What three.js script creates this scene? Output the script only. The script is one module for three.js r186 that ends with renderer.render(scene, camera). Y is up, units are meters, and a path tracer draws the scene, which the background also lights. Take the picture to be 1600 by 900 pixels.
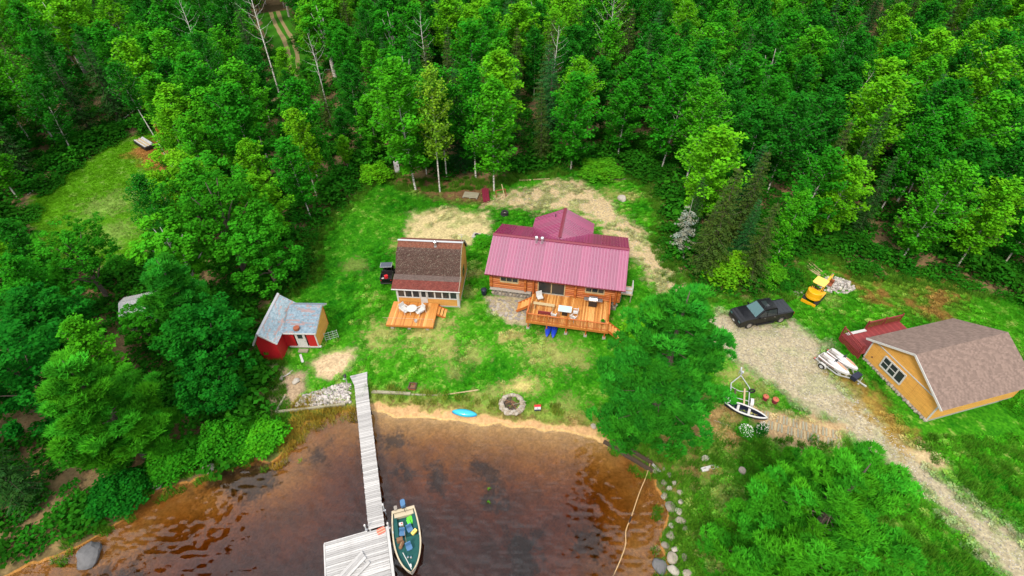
import * as THREE from 'three';
import { mergeGeometries } from 'three/addons/utils/BufferGeometryUtils.js';

// ---------------------------------------------------------------- camera, sky, sun, exposure
const scene = new THREE.Scene();
const camera = new THREE.PerspectiveCamera(56.97, 16 / 9, 0.5, 4000);
camera.position.set(0, 39, 0);
camera.rotation.x = -42 * Math.PI / 180;
const EXPOSURE = 2.4;

const renderer = new THREE.WebGLRenderer({ antialias: true });
renderer.toneMapping = THREE.LinearToneMapping;
renderer.toneMappingExposure = EXPOSURE;
renderer.shadowMap.enabled = true;

function rng(seed) { let a = seed >>> 0; return () => { a = (a + 0x6D2B79F5) >>> 0; let t = a; t = Math.imul(t ^ (t >>> 15), t | 1); t ^= t + Math.imul(t ^ (t >>> 7), t | 61); return ((t ^ (t >>> 14)) >>> 0) / 4294967296; }; }
function hash(i, j, s) { let h = Math.imul(i | 0, 374761393) + Math.imul(j | 0, 668265263) + Math.imul(s | 0, 2246822519); h = Math.imul(h ^ (h >>> 13), 1274126177); return ((h ^ (h >>> 16)) >>> 0) / 4294967296; }
function vnoise(x, y, s = 0) {
  const i = Math.floor(x), j = Math.floor(y), u = x - i, v = y - j, a = u * u * (3 - 2 * u), b = v * v * (3 - 2 * v);
  const p = hash(i, j, s), q = hash(i + 1, j, s), r = hash(i, j + 1, s), t = hash(i + 1, j + 1, s);
  return p + (q - p) * a + (r - p + (p - q - r + t) * a) * b;
}
function fbm(x, y, oct = 4, s = 0) { let v = 0, a = 0.5, n = 0; for (let k = 0; k < oct; k++) { v += a * vnoise(x, y, s + k * 17); n += a; a *= 0.5; x *= 2.03; y *= 2.03; } return v / n; }
const clamp = (x, a = 0, b = 1) => Math.min(b, Math.max(a, x));
const sstep = (a, b, x) => { const t = clamp((x - a) / (b - a)); return t * t * (3 - 2 * t); };
const lerp = (a, b, t) => a + (b - a) * t;

{ // bright overcast sky: even cloud layer, a little brighter overhead
  const W = 512, H = 256, d = new Float32Array(W * H * 4);
  for (let j = 0; j < H; j++) for (let i = 0; i < W; i++) {
    const el = (j + 0.5) / H * Math.PI - Math.PI / 2, az = i / W * Math.PI * 2;
    const y = Math.max(0, Math.sin(el)), c = Math.cos(el);
    const px = Math.cos(az) * c / (0.35 + y), pz = Math.sin(az) * c / (0.35 + y);
    const n = 0.78 + 0.44 * sstep(0.25, 0.75, fbm(px * 2.2 + 9, pz * 2.2 + 4, 5, 3));
    const L = (0.43 + 0.40 * Math.pow(y, 0.8)) * n, k = (j * W + i) * 4;
    d[k] = L * 0.985; d[k + 1] = L * 0.995; d[k + 2] = L * 1.025; d[k + 3] = 1;
  }
  const t = new THREE.DataTexture(d, W, H, THREE.RGBAFormat, THREE.FloatType);
  t.mapping = THREE.EquirectangularReflectionMapping; t.magFilter = t.minFilter = THREE.LinearFilter; t.needsUpdate = true;
  scene.background = t; scene.environment = t;
}
const sun = new THREE.DirectionalLight(0xfff2e0, 1.5);
sun.position.set(-38, 105, 30); sun.target.position.set(0, 0, -50);
sun.castShadow = true; sun.shadow.radius = 22; sun.shadow.mapSize.set(2048, 2048);
Object.assign(sun.shadow.camera, { left: -120, right: 120, top: 120, bottom: -120, near: 1, far: 320 });
scene.add(sun, sun.target);

// ---------------------------------------------------------------- helpers
const used = new Map();
function numbered(name) { const n = used.get(name) || 0; used.set(name, n + 1); return n ? name + '_' + String(n).padStart(3, '0') : name; }
function thing(name, label, category, [x, y, z] = [0, 0, 0], turn = 0, group) {
  const o = new THREE.Group(); o.name = numbered(name); o.position.set(x, y, z); o.rotation.y = turn;
  o.userData = { label, category }; if (group) o.userData.group = group;
  scene.add(o); return o;
}
function part(name, geo, mat, parent) {
  const m = new THREE.Mesh(Array.isArray(geo) ? mergeGeometries(geo.map(g => g.index ? g.toNonIndexed() : g)) : geo, mat);
  m.name = name; m.castShadow = m.receiveShadow = true; parent.add(m); return m;
}
function solo(name, geo, mat, label, category, pos = [0, 0, 0], turn = 0, group) {
  const m = part(numbered(name), geo, mat, scene); m.position.set(...pos); m.rotation.y = turn;
  m.userData = { label, category }; if (group) m.userData.group = group; return m;
}
function struct(name, geo, mat) { const m = part(numbered(name), geo, mat, scene); m.userData = { kind: 'structure' }; return m; }
const R = rng(7);
const rr = (a, b) => a + (b - a) * R();
// a box whose uv are metres, u along the longer side of each face
function bx(w, h, d, x = 0, y = 0, z = 0, ry = 0, rx = 0, rz = 0) {
  const g = new THREE.BoxGeometry(w, h, d), uv = g.attributes.uv, dims = [[d, h], [d, h], [w, d], [w, d], [w, h], [w, h]], ou = R() * 7, ov = R() * 7;
  for (let f = 0; f < 6; f++) for (let k = 0; k < 4; k++) {
    const i = f * 4 + k, [a, b] = dims[f], u = uv.getX(i) * a, v = uv.getY(i) * b;
    if (b > a) uv.setXY(i, v + ou, u + ov); else uv.setXY(i, u + ou, v + ov);
  }
  if (rz) g.rotateZ(rz); if (rx) g.rotateX(rx); if (ry) g.rotateY(ry);
  return g.translate(x, y, z);
}
function cyl(r0, r1, h, x, y, z, seg = 12, rx = 0, rz = 0, ry = 0) { const g = new THREE.CylinderGeometry(r1, r0, h, seg); if (rx) g.rotateX(rx); if (rz) g.rotateZ(rz); if (ry) g.rotateY(ry); return g.translate(x, y, z); }
function bar(a, b, r0, r1 = r0, seg = 6) { // round bar between two points
  const A = new THREE.Vector3(...a), B = new THREE.Vector3(...b), d = B.clone().sub(A), L = d.length();
  const g = new THREE.CylinderGeometry(r1, r0, L, seg); g.translate(0, L / 2, 0);
  g.applyQuaternion(new THREE.Quaternion().setFromUnitVectors(new THREE.Vector3(0, 1, 0), d.normalize())); return g.translate(...a);
}
function beam(a, b, w, h) { // rectangular bar between two points
  const A = new THREE.Vector3(...a), B = new THREE.Vector3(...b), L = A.distanceTo(B), g = bx(w, h, L);
  const o = new THREE.Object3D(); o.position.copy(A).lerp(B, 0.5); o.lookAt(B); o.updateMatrix(); return g.applyMatrix4(o.matrix);
}
function tube(pts, r, seg = 40, rad = 6) { return new THREE.TubeGeometry(new THREE.CatmullRomCurve3(pts.map(p => new THREE.Vector3(...p))), seg, r, rad); }
function extr(pts, depth, bevel = 0) { const s = new THREE.Shape(pts.map(p => new THREE.Vector2(...p))); return new THREE.ExtrudeGeometry(s, { depth, bevelEnabled: bevel > 0, bevelSize: bevel, bevelThickness: bevel, bevelSegments: 2, steps: 1 }); }
function rbox(w, h, d, r, x = 0, y = 0, z = 0) { // box with rounded upright edges and chamfered top
  const a = w / 2 - r, b = d / 2 - r, s = new THREE.Shape();
  s.absarc(a - r * 0.2, b - r * 0.2, r, 0, Math.PI / 2); s.absarc(-a + r * 0.2, b - r * 0.2, r, Math.PI / 2, Math.PI); s.absarc(-a + r * 0.2, -b + r * 0.2, r, Math.PI, 1.5 * Math.PI); s.absarc(a - r * 0.2, -b + r * 0.2, r, 1.5 * Math.PI, 2 * Math.PI);
  const e = Math.min(r * 0.2, h * 0.3), g = new THREE.ExtrudeGeometry(s, { depth: h - 2 * e, bevelEnabled: true, bevelSize: e, bevelThickness: e, bevelSegments: 2, curveSegments: 4 });
  return g.rotateX(-Math.PI / 2).translate(x, y - h / 2 + e, z);
}
const flat = g => { const n = g.index ? g.toNonIndexed() : g; n.computeVertexNormals(); return n; };
function rock(r, seed, sy = 0.7, det = 1) { // uneven boulder
  const g = new THREE.IcosahedronGeometry(r, det), p = g.attributes.position, q = rng(seed), ox = q() * 50, ax = 0.75 + q() * 0.5, az = 0.75 + q() * 0.5;
  for (let i = 0; i < p.count; i++) {
    const x = p.getX(i), y = p.getY(i), z = p.getZ(i), k = 0.72 + 0.6 * vnoise(x / r * 1.3 + ox + y / r, z / r * 1.3 + ox - y / r * 0.7, seed);
    p.setXYZ(i, x * k * ax, y * k * sy, z * k * az);
  }
  return flat(g);
}

// ---------------------------------------------------------------- materials
function dataTex(n, m, fn, { srgb = true, rep = [1, 1], wrap = THREE.RepeatWrapping } = {}) {
  const d = new Uint8Array(n * m * 4);
  for (let j = 0; j < m; j++) for (let i = 0; i < n; i++) {
    const c = fn(i / n, j / m, i, j), k = (j * n + i) * 4;
    for (let q = 0; q < 3; q++) { let v = clamp(Array.isArray(c) ? c[q] : c); if (srgb) v = v <= 0.0031308 ? v * 12.92 : 1.055 * Math.pow(v, 1 / 2.4) - 0.055; d[k + q] = Math.round(v * 255); }
    d[k + 3] = 255;
  }
  const t = new THREE.DataTexture(d, n, m); t.wrapS = t.wrapT = wrap; t.magFilter = t.minFilter = THREE.LinearFilter;
  if (srgb) t.colorSpace = THREE.SRGBColorSpace; t.repeat.set(...rep); t.needsUpdate = true; return t;
}
// noise that wraps round after n cells
function tnoise(u, v, n, m, s) { const x = u * n, y = v * m, i = Math.floor(x), j = Math.floor(y), a = x - i, b = y - j, A = a * a * (3 - 2 * a), B = b * b * (3 - 2 * b), H = (p, q) => hash(((p % n) + n) % n, ((q % m) + m) % m, s); const p = H(i, j), q = H(i + 1, j), r = H(i, j + 1), t = H(i + 1, j + 1); return p + (q - p) * A + (r - p + (p - q - r + t) * A) * B; }
const tf = (u, v, n, m, s) => (tnoise(u, v, n, m, s) * 0.5 + tnoise(u, v, n * 2, m * 2, s + 1) * 0.3 + tnoise(u, v, n * 4, m * 4, s + 2) * 0.2);
const mix3 = (a, b, t) => [lerp(a[0], b[0], t), lerp(a[1], b[1], t), lerp(a[2], b[2], t)];
const sc3 = (a, k) => [a[0] * k, a[1] * k, a[2] * k];
function std(c, rough = 0.8, extra = {}) { const m = new THREE.MeshStandardMaterial({ roughness: rough, ...extra }); if (Array.isArray(c)) m.color.setRGB(...c); else m.color.set(c); return m; }
function phys(c, rough, extra = {}) { const m = new THREE.MeshPhysicalMaterial({ roughness: rough, ...extra }); m.color.setRGB(...c); return m; }
const fineBump = dataTex(256, 256, (u, v) => tf(u, v, 24, 24, 5) * 0.6 + 0.4 * hash(u * 256, v * 256, 9), { srgb: false });
const bumpAt = (rx, ry = rx) => { const t = fineBump.clone(); t.repeat.set(rx, ry); t.needsUpdate = true; return t; };
const grain = dataTex(512, 256, (u, v) => { // wood: streaks along u, dark pores, knots; neutral, tinted by colour
  const s = tnoise(u, v, 5, 64, 1) * 0.5 + tnoise(u, v, 12, 128, 2) * 0.3 + tnoise(u, v, 3, 16, 3) * 0.4;
  let k = 0.62 + 0.45 * s; k *= 1 - 0.35 * sstep(0.72, 0.9, tnoise(u, v, 9, 90, 6)); return [k, k * (0.97 + 0.05 * s), k * (0.92 + 0.1 * s)];
}, { rep: [1 / 2.4, 1 / 0.9] });
const wood = (c, rough = 0.75) => std(c, rough, { map: grain });
const speckTex = dataTex(256, 256, (u, v) => { const k = 0.7 + 0.5 * tf(u, v, 20, 20, 12) + 0.25 * (hash(u * 256, v * 256, 3) - 0.5); return [k, k, k]; }, { rep: [1 / 1.3, 1 / 1.3] });
const speck = (c, rough = 0.9, bump = 0.004) => std(c, rough, { map: speckTex, bumpMap: speckTex, bumpScale: bump });

const M = {
  deckA: wood([0.60, 0.25, 0.055], 0.6), deckB: wood([0.47, 0.17, 0.032], 0.6), deckC: wood([0.74, 0.37, 0.11], 0.6),
  rail: wood([0.46, 0.12, 0.018], 0.6),
  logA: wood([0.44, 0.12, 0.022], 0.6), logB: wood([0.37, 0.09, 0.016], 0.6), logC: wood([0.50, 0.16, 0.034], 0.6),
  greyA: wood([0.42, 0.415, 0.42], 0.9), greyB: wood([0.35, 0.345, 0.35], 0.9), greyC: wood([0.49, 0.485, 0.49], 0.9),
  paleWood: wood([0.46, 0.36, 0.2], 0.8), darkWood: wood([0.07, 0.045, 0.03], 0.85), brownWood: wood([0.2, 0.1, 0.05], 0.8),
  timber: wood([0.3, 0.28, 0.2], 0.9),
  roofRed: phys([0.205, 0.010, 0.072], 0.26, { ior: 2.25 }),
  roofTrim: phys([0.16, 0.01, 0.03], 0.4, { ior: 1.6 }),
  stone: speck([0.3, 0.25, 0.19]), stoneB: speck([0.24, 0.215, 0.19]), stoneC: speck([0.36, 0.32, 0.27]), concrete: speck([0.36, 0.34, 0.3]),
  white: speck([0.52, 0.52, 0.51], 0.5, 0.0005), whiteGloss: phys([0.54, 0.54, 0.55], 0.25, { clearcoat: 0.5 }),
  black: std([0.012, 0.012, 0.013], 0.5), blackGloss: phys([0.003, 0.0035, 0.006], 0.3, { ior: 1.38, clearcoat: 0.25, clearcoatRoughness: 0.08 }),
  rubber: speck([0.014, 0.014, 0.014], 0.9), steel: std([0.55, 0.56, 0.58], 0.38, { metalness: 0.85 }), galv: speck([0.42, 0.44, 0.46], 0.5, 0.001),
  chrome: std([0.7, 0.7, 0.7], 0.2, { metalness: 1 }),
  glass: phys([0.025, 0.032, 0.036], 0.05, { ior: 1.55 }), glassBlue: phys([0.05, 0.12, 0.13], 0.06, { ior: 1.6 }),
  redPaint: speck([0.42, 0.006, 0.012], 0.6, 0.001), orangeWall: wood([0.72, 0.37, 0.075], 0.8), tanWall: wood([0.6, 0.3, 0.07], 0.8),
  yellow: phys([0.72, 0.36, 0.008], 0.4, { clearcoat: 0.4 }), redDeck: wood([0.22, 0.024, 0.026], 0.7), redDeckB: wood([0.27, 0.034, 0.034], 0.7),
  turquoise: phys([0.005, 0.36, 0.5], 0.3, { clearcoat: 0.5 }), blue: phys([0.012, 0.045, 0.42], 0.3, { clearcoat: 0.4 }),
  rust: speck([0.26, 0.07, 0.03], 0.9), terracotta: speck([0.4, 0.1, 0.05], 0.7), maroon: speck([0.16, 0.01, 0.03], 0.5, 0.001),
  ash: speck([0.1, 0.075, 0.06]), teal: speck([0.004, 0.07, 0.065], 0.9), seatBlue: std([0.05, 0.14, 0.28], 0.6), lime: std([0.1, 0.7, 0.03], 0.6),
  red: std([0.6, 0.02, 0.03], 0.5), tan: std([0.5, 0.34, 0.17], 0.8), cream: std([0.42, 0.36, 0.25], 0.6), navy: speck([0.008, 0.012, 0.035], 0.5, 0.001), pink: std([0.5, 0.25, 0.16], 0.5),
  coral: std([0.55, 0.12, 0.08], 0.8), glassPane: phys([0.92, 0.96, 0.95], 0.04, { transmission: 1, thickness: 0, ior: 1.5 }),
};
const oneOf = a => a[Math.floor(R() * a.length)];
const DECKM = [M.deckA, M.deckB, M.deckC, M.deckA], LOGM = [M.logA, M.logB, M.logC], GREYM = [M.greyA, M.greyB, M.greyC], STONEM = [M.stone, M.stoneB, M.stoneC];
// ---------------------------------------------------------------- terrain
const SHORE = [[-99.68, 0.52], [-39.68, -11.48], [-34.94, -13.61], [-31.71, -15.42], [-28.51, -17.89], [-28.26, -18.77], [-27.19, -20.04], [-25.78, -20.72], [-23.75, -21.26], [-22.54, -22.03], [-21.01, -22.77], [-19.32, -22.37], [-18.35, -24.23], [-17.74, -25.78], [-15.56, -26.87], [-13.85, -27.2], [-12.05, -27.4], [-9.98, -26.74], [-6.62, -26.42], [-3.29, -26.09], [0, -25.71], [3.25, -25.34], [5.39, -24.96], [7.46, -24.35], [8.69, -23.64], [9.62, -22.88], [10.91, -21.48], [11.54, -19.68], [11.73, -18.28], [11.04, -16.86], [10.53, -15.95], [10.71, -14.65], [10.05, -13.61], [10.02, -11.48], [10.21, -8.69], [18.21, 5.31], [40, 60], [-99.68, 60]];
function polyDist(P, x, z, closed = true) { // signed distance, positive outside
  let d = 1e9, inside = false; const n = P.length;
  for (let i = 0, j = n - 1; i < n; j = i++) {
    const ax = P[j][0], az = P[j][1], bx_ = P[i][0], bz = P[i][1], ex = bx_ - ax, ez = bz - az;
    const t = clamp(((x - ax) * ex + (z - az) * ez) / (ex * ex + ez * ez + 1e-9)), qx = ax + t * ex - x, qz = az + t * ez - z;
    d = Math.min(d, qx * qx + qz * qz);
    if ((az > z) !== (bz > z) && x < (bx_ - ax) * (z - az) / (bz - az) + ax) inside = !inside;
  }
  return Math.sqrt(d) * (inside ? -1 : 1);
}
const shoreDist = (x, z) => polyDist(SHORE, x, z) + (fbm(x * 0.8, z * 0.8, 3, 5) - 0.5) * 0.9;
function heightAt(x, z, d = shoreDist(x, z)) {
  if (d < 0) return Math.max(-1.5, 0.15 * d) + (fbm(x * 0.7, z * 0.7, 2, 8) - 0.5) * Math.min(0.16, -d * 0.05);
  return 0.35 * (1 - Math.exp(-d / 1.2)) + 0.9 * (1 - Math.exp(-d / 12)) + (fbm(x / 5, z / 5, 3, 21) - 0.5) * 0.16 * Math.min(1, d / 4);
}
const on = (x, z, up = 0) => [x, heightAt(x, z) + up, z];

const CLEAR = [[-20.1, -26.4], [-22.3, -29.6], [-22.7, -31.8], [-24.8, -34.9], [-26, -39.2], [-23.5, -41.7], [-22.1, -44.2], [-24.1, -49.9], [-22.6, -55.9], [-20.6, -61.9], [-18, -66.1], [-13.9, -62.7], [-8.7, -62.7], [-2.6, -63.5], [2.7, -65.8], [9.1, -67], [14.6, -67.5], [18.4, -63.5], [19.5, -56.5], [17.7, -49.9], [18.2, -44.2], [21, -41.6], [25.4, -40.6], [29.7, -42], [32.5, -47.4], [36.8, -48], [38.1, -44.6], [42, -44.1], [46.9, -43], [53, -40], [54, -30], [48, -10], [30, 8], [0, 8], [-20, 4]];
const LEFTCLEAR = [[-49, -67.5], [-45.5, -61.1], [-42.7, -54.4], [-41.6, -48], [-42.9, -46.3], [-46.2, -45.2], [-54, -47.4], [-62, -58], [-62, -72], [-59.8, -78], [-55.2, -78.5]];
const TRACK = [[-58, -142], [-50, -125], [-43.5, -112], [-40.5, -98], [-43, -98], [-47.5, -112], [-54, -127], [-62, -142]];
// matter lying on the ground: outline, colour, how far the edge wanders, how soft it is, how much grass is left
const SAND = [0.44, 0.34, 0.19], STRAW = [0.42, 0.36, 0.13], GRAVEL = [0.34, 0.295, 0.195], DIRT = [0.15, 0.085, 0.04], DRY = [0.30, 0.24, 0.075];
const PATCH = [
  { p: [[-17.8, -66], [-12.8, -61.1], [-7, -58.9], [-3.3, -58.3], [-2.6, -63.7], [-8.7, -64.5], [-14, -64.5]], c: DIRT, w: 1.6, s: 1.2, g: 0.15 },
  { p: [[5.3, -64], [9.2, -63.5], [12.5, -58.8], [15.7, -51.2], [17.8, -42.1], [19.5, -38.3], [18.3, -37.4], [16.1, -40.6], [13.5, -47.5], [10.3, -54.5], [8.5, -56.6], [4.9, -56.6], [0, -58], [-3.3, -57.7], [-2.5, -60.3], [1.7, -61.4]], c: SAND, w: 2.0, s: 0.9, g: 0.05, mott: 0.45 },
  { p: [[18.5, -38.3], [21.4, -38.1], [22.4, -37.3], [27.7, -36.8], [29.4, -33.5], [29.1, -30.8], [30.2, -27.6], [31.4, -24.1], [33.2, -18.7], [35.6, -15.5], [41, -9], [39, -6], [33.9, -12.2], [31.6, -17.8], [30, -21.6], [28, -23.6], [26.9, -25.7], [23.7, -29.4], [20.9, -32.4], [19.4, -34.4]], c: GRAVEL, w: 1.8, s: 1.2, g: 0.02, mott: 0.14 },
  { p: [[-12.5, -55.9], [-8.2, -56.9], [-3.4, -55.9], [-3.1, -51.8], [-5.4, -49.6], [-12.1, -49.8]], c: [0.47, 0.39, 0.2], w: 1.6, s: 0.9, g: 0.12, mott: 0.3 },
  { p: [[-18.8, -32.2], [-17.1, -33.8], [-15.1, -33.6], [-14.8, -31.6], [-16, -30.5], [-17.9, -30.8]], c: [0.48, 0.36, 0.22], w: 1.2, s: 0.7, g: 0.04 },
  { p: [[-21.6, -28.3], [-21.9, -31.4], [-19.2, -30.8], [-18.3, -29.1], [-18.9, -27.4], [-20.2, -26.8]], c: [0.34, 0.25, 0.16], w: 1.1, s: 0.8, g: 0.1 },
  { p: [[-2.9, -40.8], [1.5, -40.8], [1.5, -36.9], [0, -37.2], [-2.3, -38.3]], c: [0.38, 0.32, 0.2], w: 0.7, s: 0.4, g: 0.1 },
  { p: [[36.6, -44], [42, -45], [48.3, -43], [44.6, -38.5], [38.5, -40]], c: [0.2, 0.12, 0.03], w: 4, s: 2.6, g: 0.6, mott: 0.75 },
  { p: [[28.4, -31.4], [29.9, -31.4], [31.6, -26.6], [32.8, -23.1], [31.8, -22.6], [29.2, -27.7]], c: [0.24, 0.16, 0.035], w: 2.2, s: 1.3, g: 0.5, mott: 0.4 },
  { p: [[20.6, -26.9], [27.4, -24.9], [26.4, -23.2], [22.7, -22.7], [20.6, -24.3]], c: [0.40, 0.28, 0.15], w: 1.0, s: 0.8, g: 0.25 },
  { p: [[13, -25.7], [17.6, -27], [18.3, -23.8], [15.6, -21.4], [13, -20.6], [12.5, -23.4]], c: [0.26, 0.18, 0.07], w: 3.2, s: 1.6, g: 0.5, mott: 0.7 },
  { p: [[0.4, -30.2], [2, -30.2], [1.6, -28.9], [-0.6, -28.9]], c: STRAW, w: 0.9, s: 0.6, g: 0.1 },
  { p: [[31.6, -22.6], [33.4, -22.9], [34, -21.2], [32.6, -20.9]], c: SAND, w: 0.7, s: 0.5, g: 0.1 },
  { p: [[-50, -70], [-48.5, -66], [-52, -68], [-56, -71.5], [-56.5, -75], [-52, -76]], c: [0.27, 0.13, 0.035], w: 2, s: 1.5, g: 0.3 },
];
// dry straw-coloured spots in the lawn [x, z, radius, strength]
const SPOTS = [[-8, -36, 2.6, 0.9], [-12.5, -35.6, 2.2, 0.75], [-7, -34.2, 2, 0.8], [-5, -39, 1, 0.7], [0, -35.4, 1.3, 1], [3.4, -33.3, 2.6, 0.75], [6, -32.6, 1.6, 0.6], [-3.6, -33.2, 1.4, 0.6], [-5.4, -31.4, 1.2, 0.5], [-13, -49.5, 1.5, 0.7], [13, -60.5, 1.6, 0.7], [15.3, -60, 1.3, 0.8], [14.5, -64.5, 0.9, 0.6], [-17.5, -46, 1.5, 0.35], [-4.2, -44.5, 0.9, 0.7], [-4.4, -41.6, 0.8, 0.5], [20.5, -30.3, 1.6, 0.7], [22.2, -28.9, 1.3, 0.5], [24.5, -37.9, 1, 0.3], [1.5, -29.5, 1.4, 0.7], [-2, -28.2, 1.6, 0.6], [-8, -27.9, 1.6, 0.45], [5, -27.2, 1.5, 0.5], [33, -40.2, 1.1, 0.4], [16, -19.5, 1.5, 0.5], [14, -15.5, 1.2, 0.5], [20, -34.6, 0.9, 0.5], [-15, -28.6, 1, 0.4], [-52, -58, 3.5, 0.45], [-48, -52, 3, 0.4]];
const BEDS = [ // dark weed beds on the lake floor
  [[-3.4, -22.8], [-1.0, -22.8], [-0.9, -20.9], [-0.6, -18.9], [-2.4, -18.6], [-2.3, -20.4], [-3.1, -21.6]],
  [[-0.4, -17.3], [2.8, -17.6], [2.4, -15.6], [2.2, -12], [-1, -11], [-0.3, -14.5]],
  [[-10.7, -24.8], [-9.4, -24.9], [-9.2, -24.0], [-10.5, -23.8]], [[-7.4, -22.6], [-5.7, -21.9], [-5.2, -19.6], [-6.1, -20.1], [-6.4, -21.4]], [[-9.5, -22.8], [-8.3, -22.9], [-8.2, -21.5], [-9.4, -21.7]],
  [[-23, -22], [-19.6, -21.9], [-18.6, -20.3], [-21.5, -19.6], [-24.5, -19.8]], [[4.5, -17], [6.5, -17.4], [6, -15.5], [4.4, -15.6]], [[-30, -14], [-26, -15.5], [-25.4, -12], [-30, -10]], [[-4.2, -19.6], [-3.5, -19.6], [-3.5, -19], [-4.2, -19]], [[-16.5, -24], [-15.2, -24.4], [-15, -22.6], [-16.8, -22.4]],
];
const boxOf = (P, m) => { const b = [1e9, 1e9, -1e9, -1e9]; for (const [x, z] of P) { b[0] = Math.min(b[0], x - m); b[1] = Math.min(b[1], z - m); b[2] = Math.max(b[2], x + m); b[3] = Math.max(b[3], z + m); } return b; };
for (const q of PATCH) q.b = boxOf(q.p, 2.5);
const BEDB = BEDS.map(p => boxOf(p, 2));
const GX0 = -64, GX1 = 64, GZ0 = -106, GZ1 = -2;
// signed distances on a half-metre grid, looked up smoothly for the big colour map
const SDN = 257, SDM = 209;
function sdGrid(fn) { const a = new Float32Array(SDN * SDM); for (let j = 0; j < SDM; j++) for (let i = 0; i < SDN; i++) a[j * SDN + i] = fn(GX0 + i * 0.5, GZ0 + j * 0.5); return (x, z) => { const u = clamp((x - GX0) * 2, 0, SDN - 1.01), v = clamp((z - GZ0) * 2, 0, SDM - 1.01), i = u | 0, j = v | 0, a0 = u - i, b0 = v - j, k = j * SDN + i; return (a[k] * (1 - a0) + a[k + 1] * a0) * (1 - b0) + (a[k + SDN] * (1 - a0) + a[k + SDN + 1] * a0) * b0; }; }
const sdShore = sdGrid((x, z) => polyDist(SHORE, x, z)), sdClear = sdGrid((x, z) => polyDist(CLEAR, x, z)), sdLeft = sdGrid((x, z) => polyDist(LEFTCLEAR, x, z));
const GC = { r: 0, g: 0, b: 0, grass: 0, dry: 0 };
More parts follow.
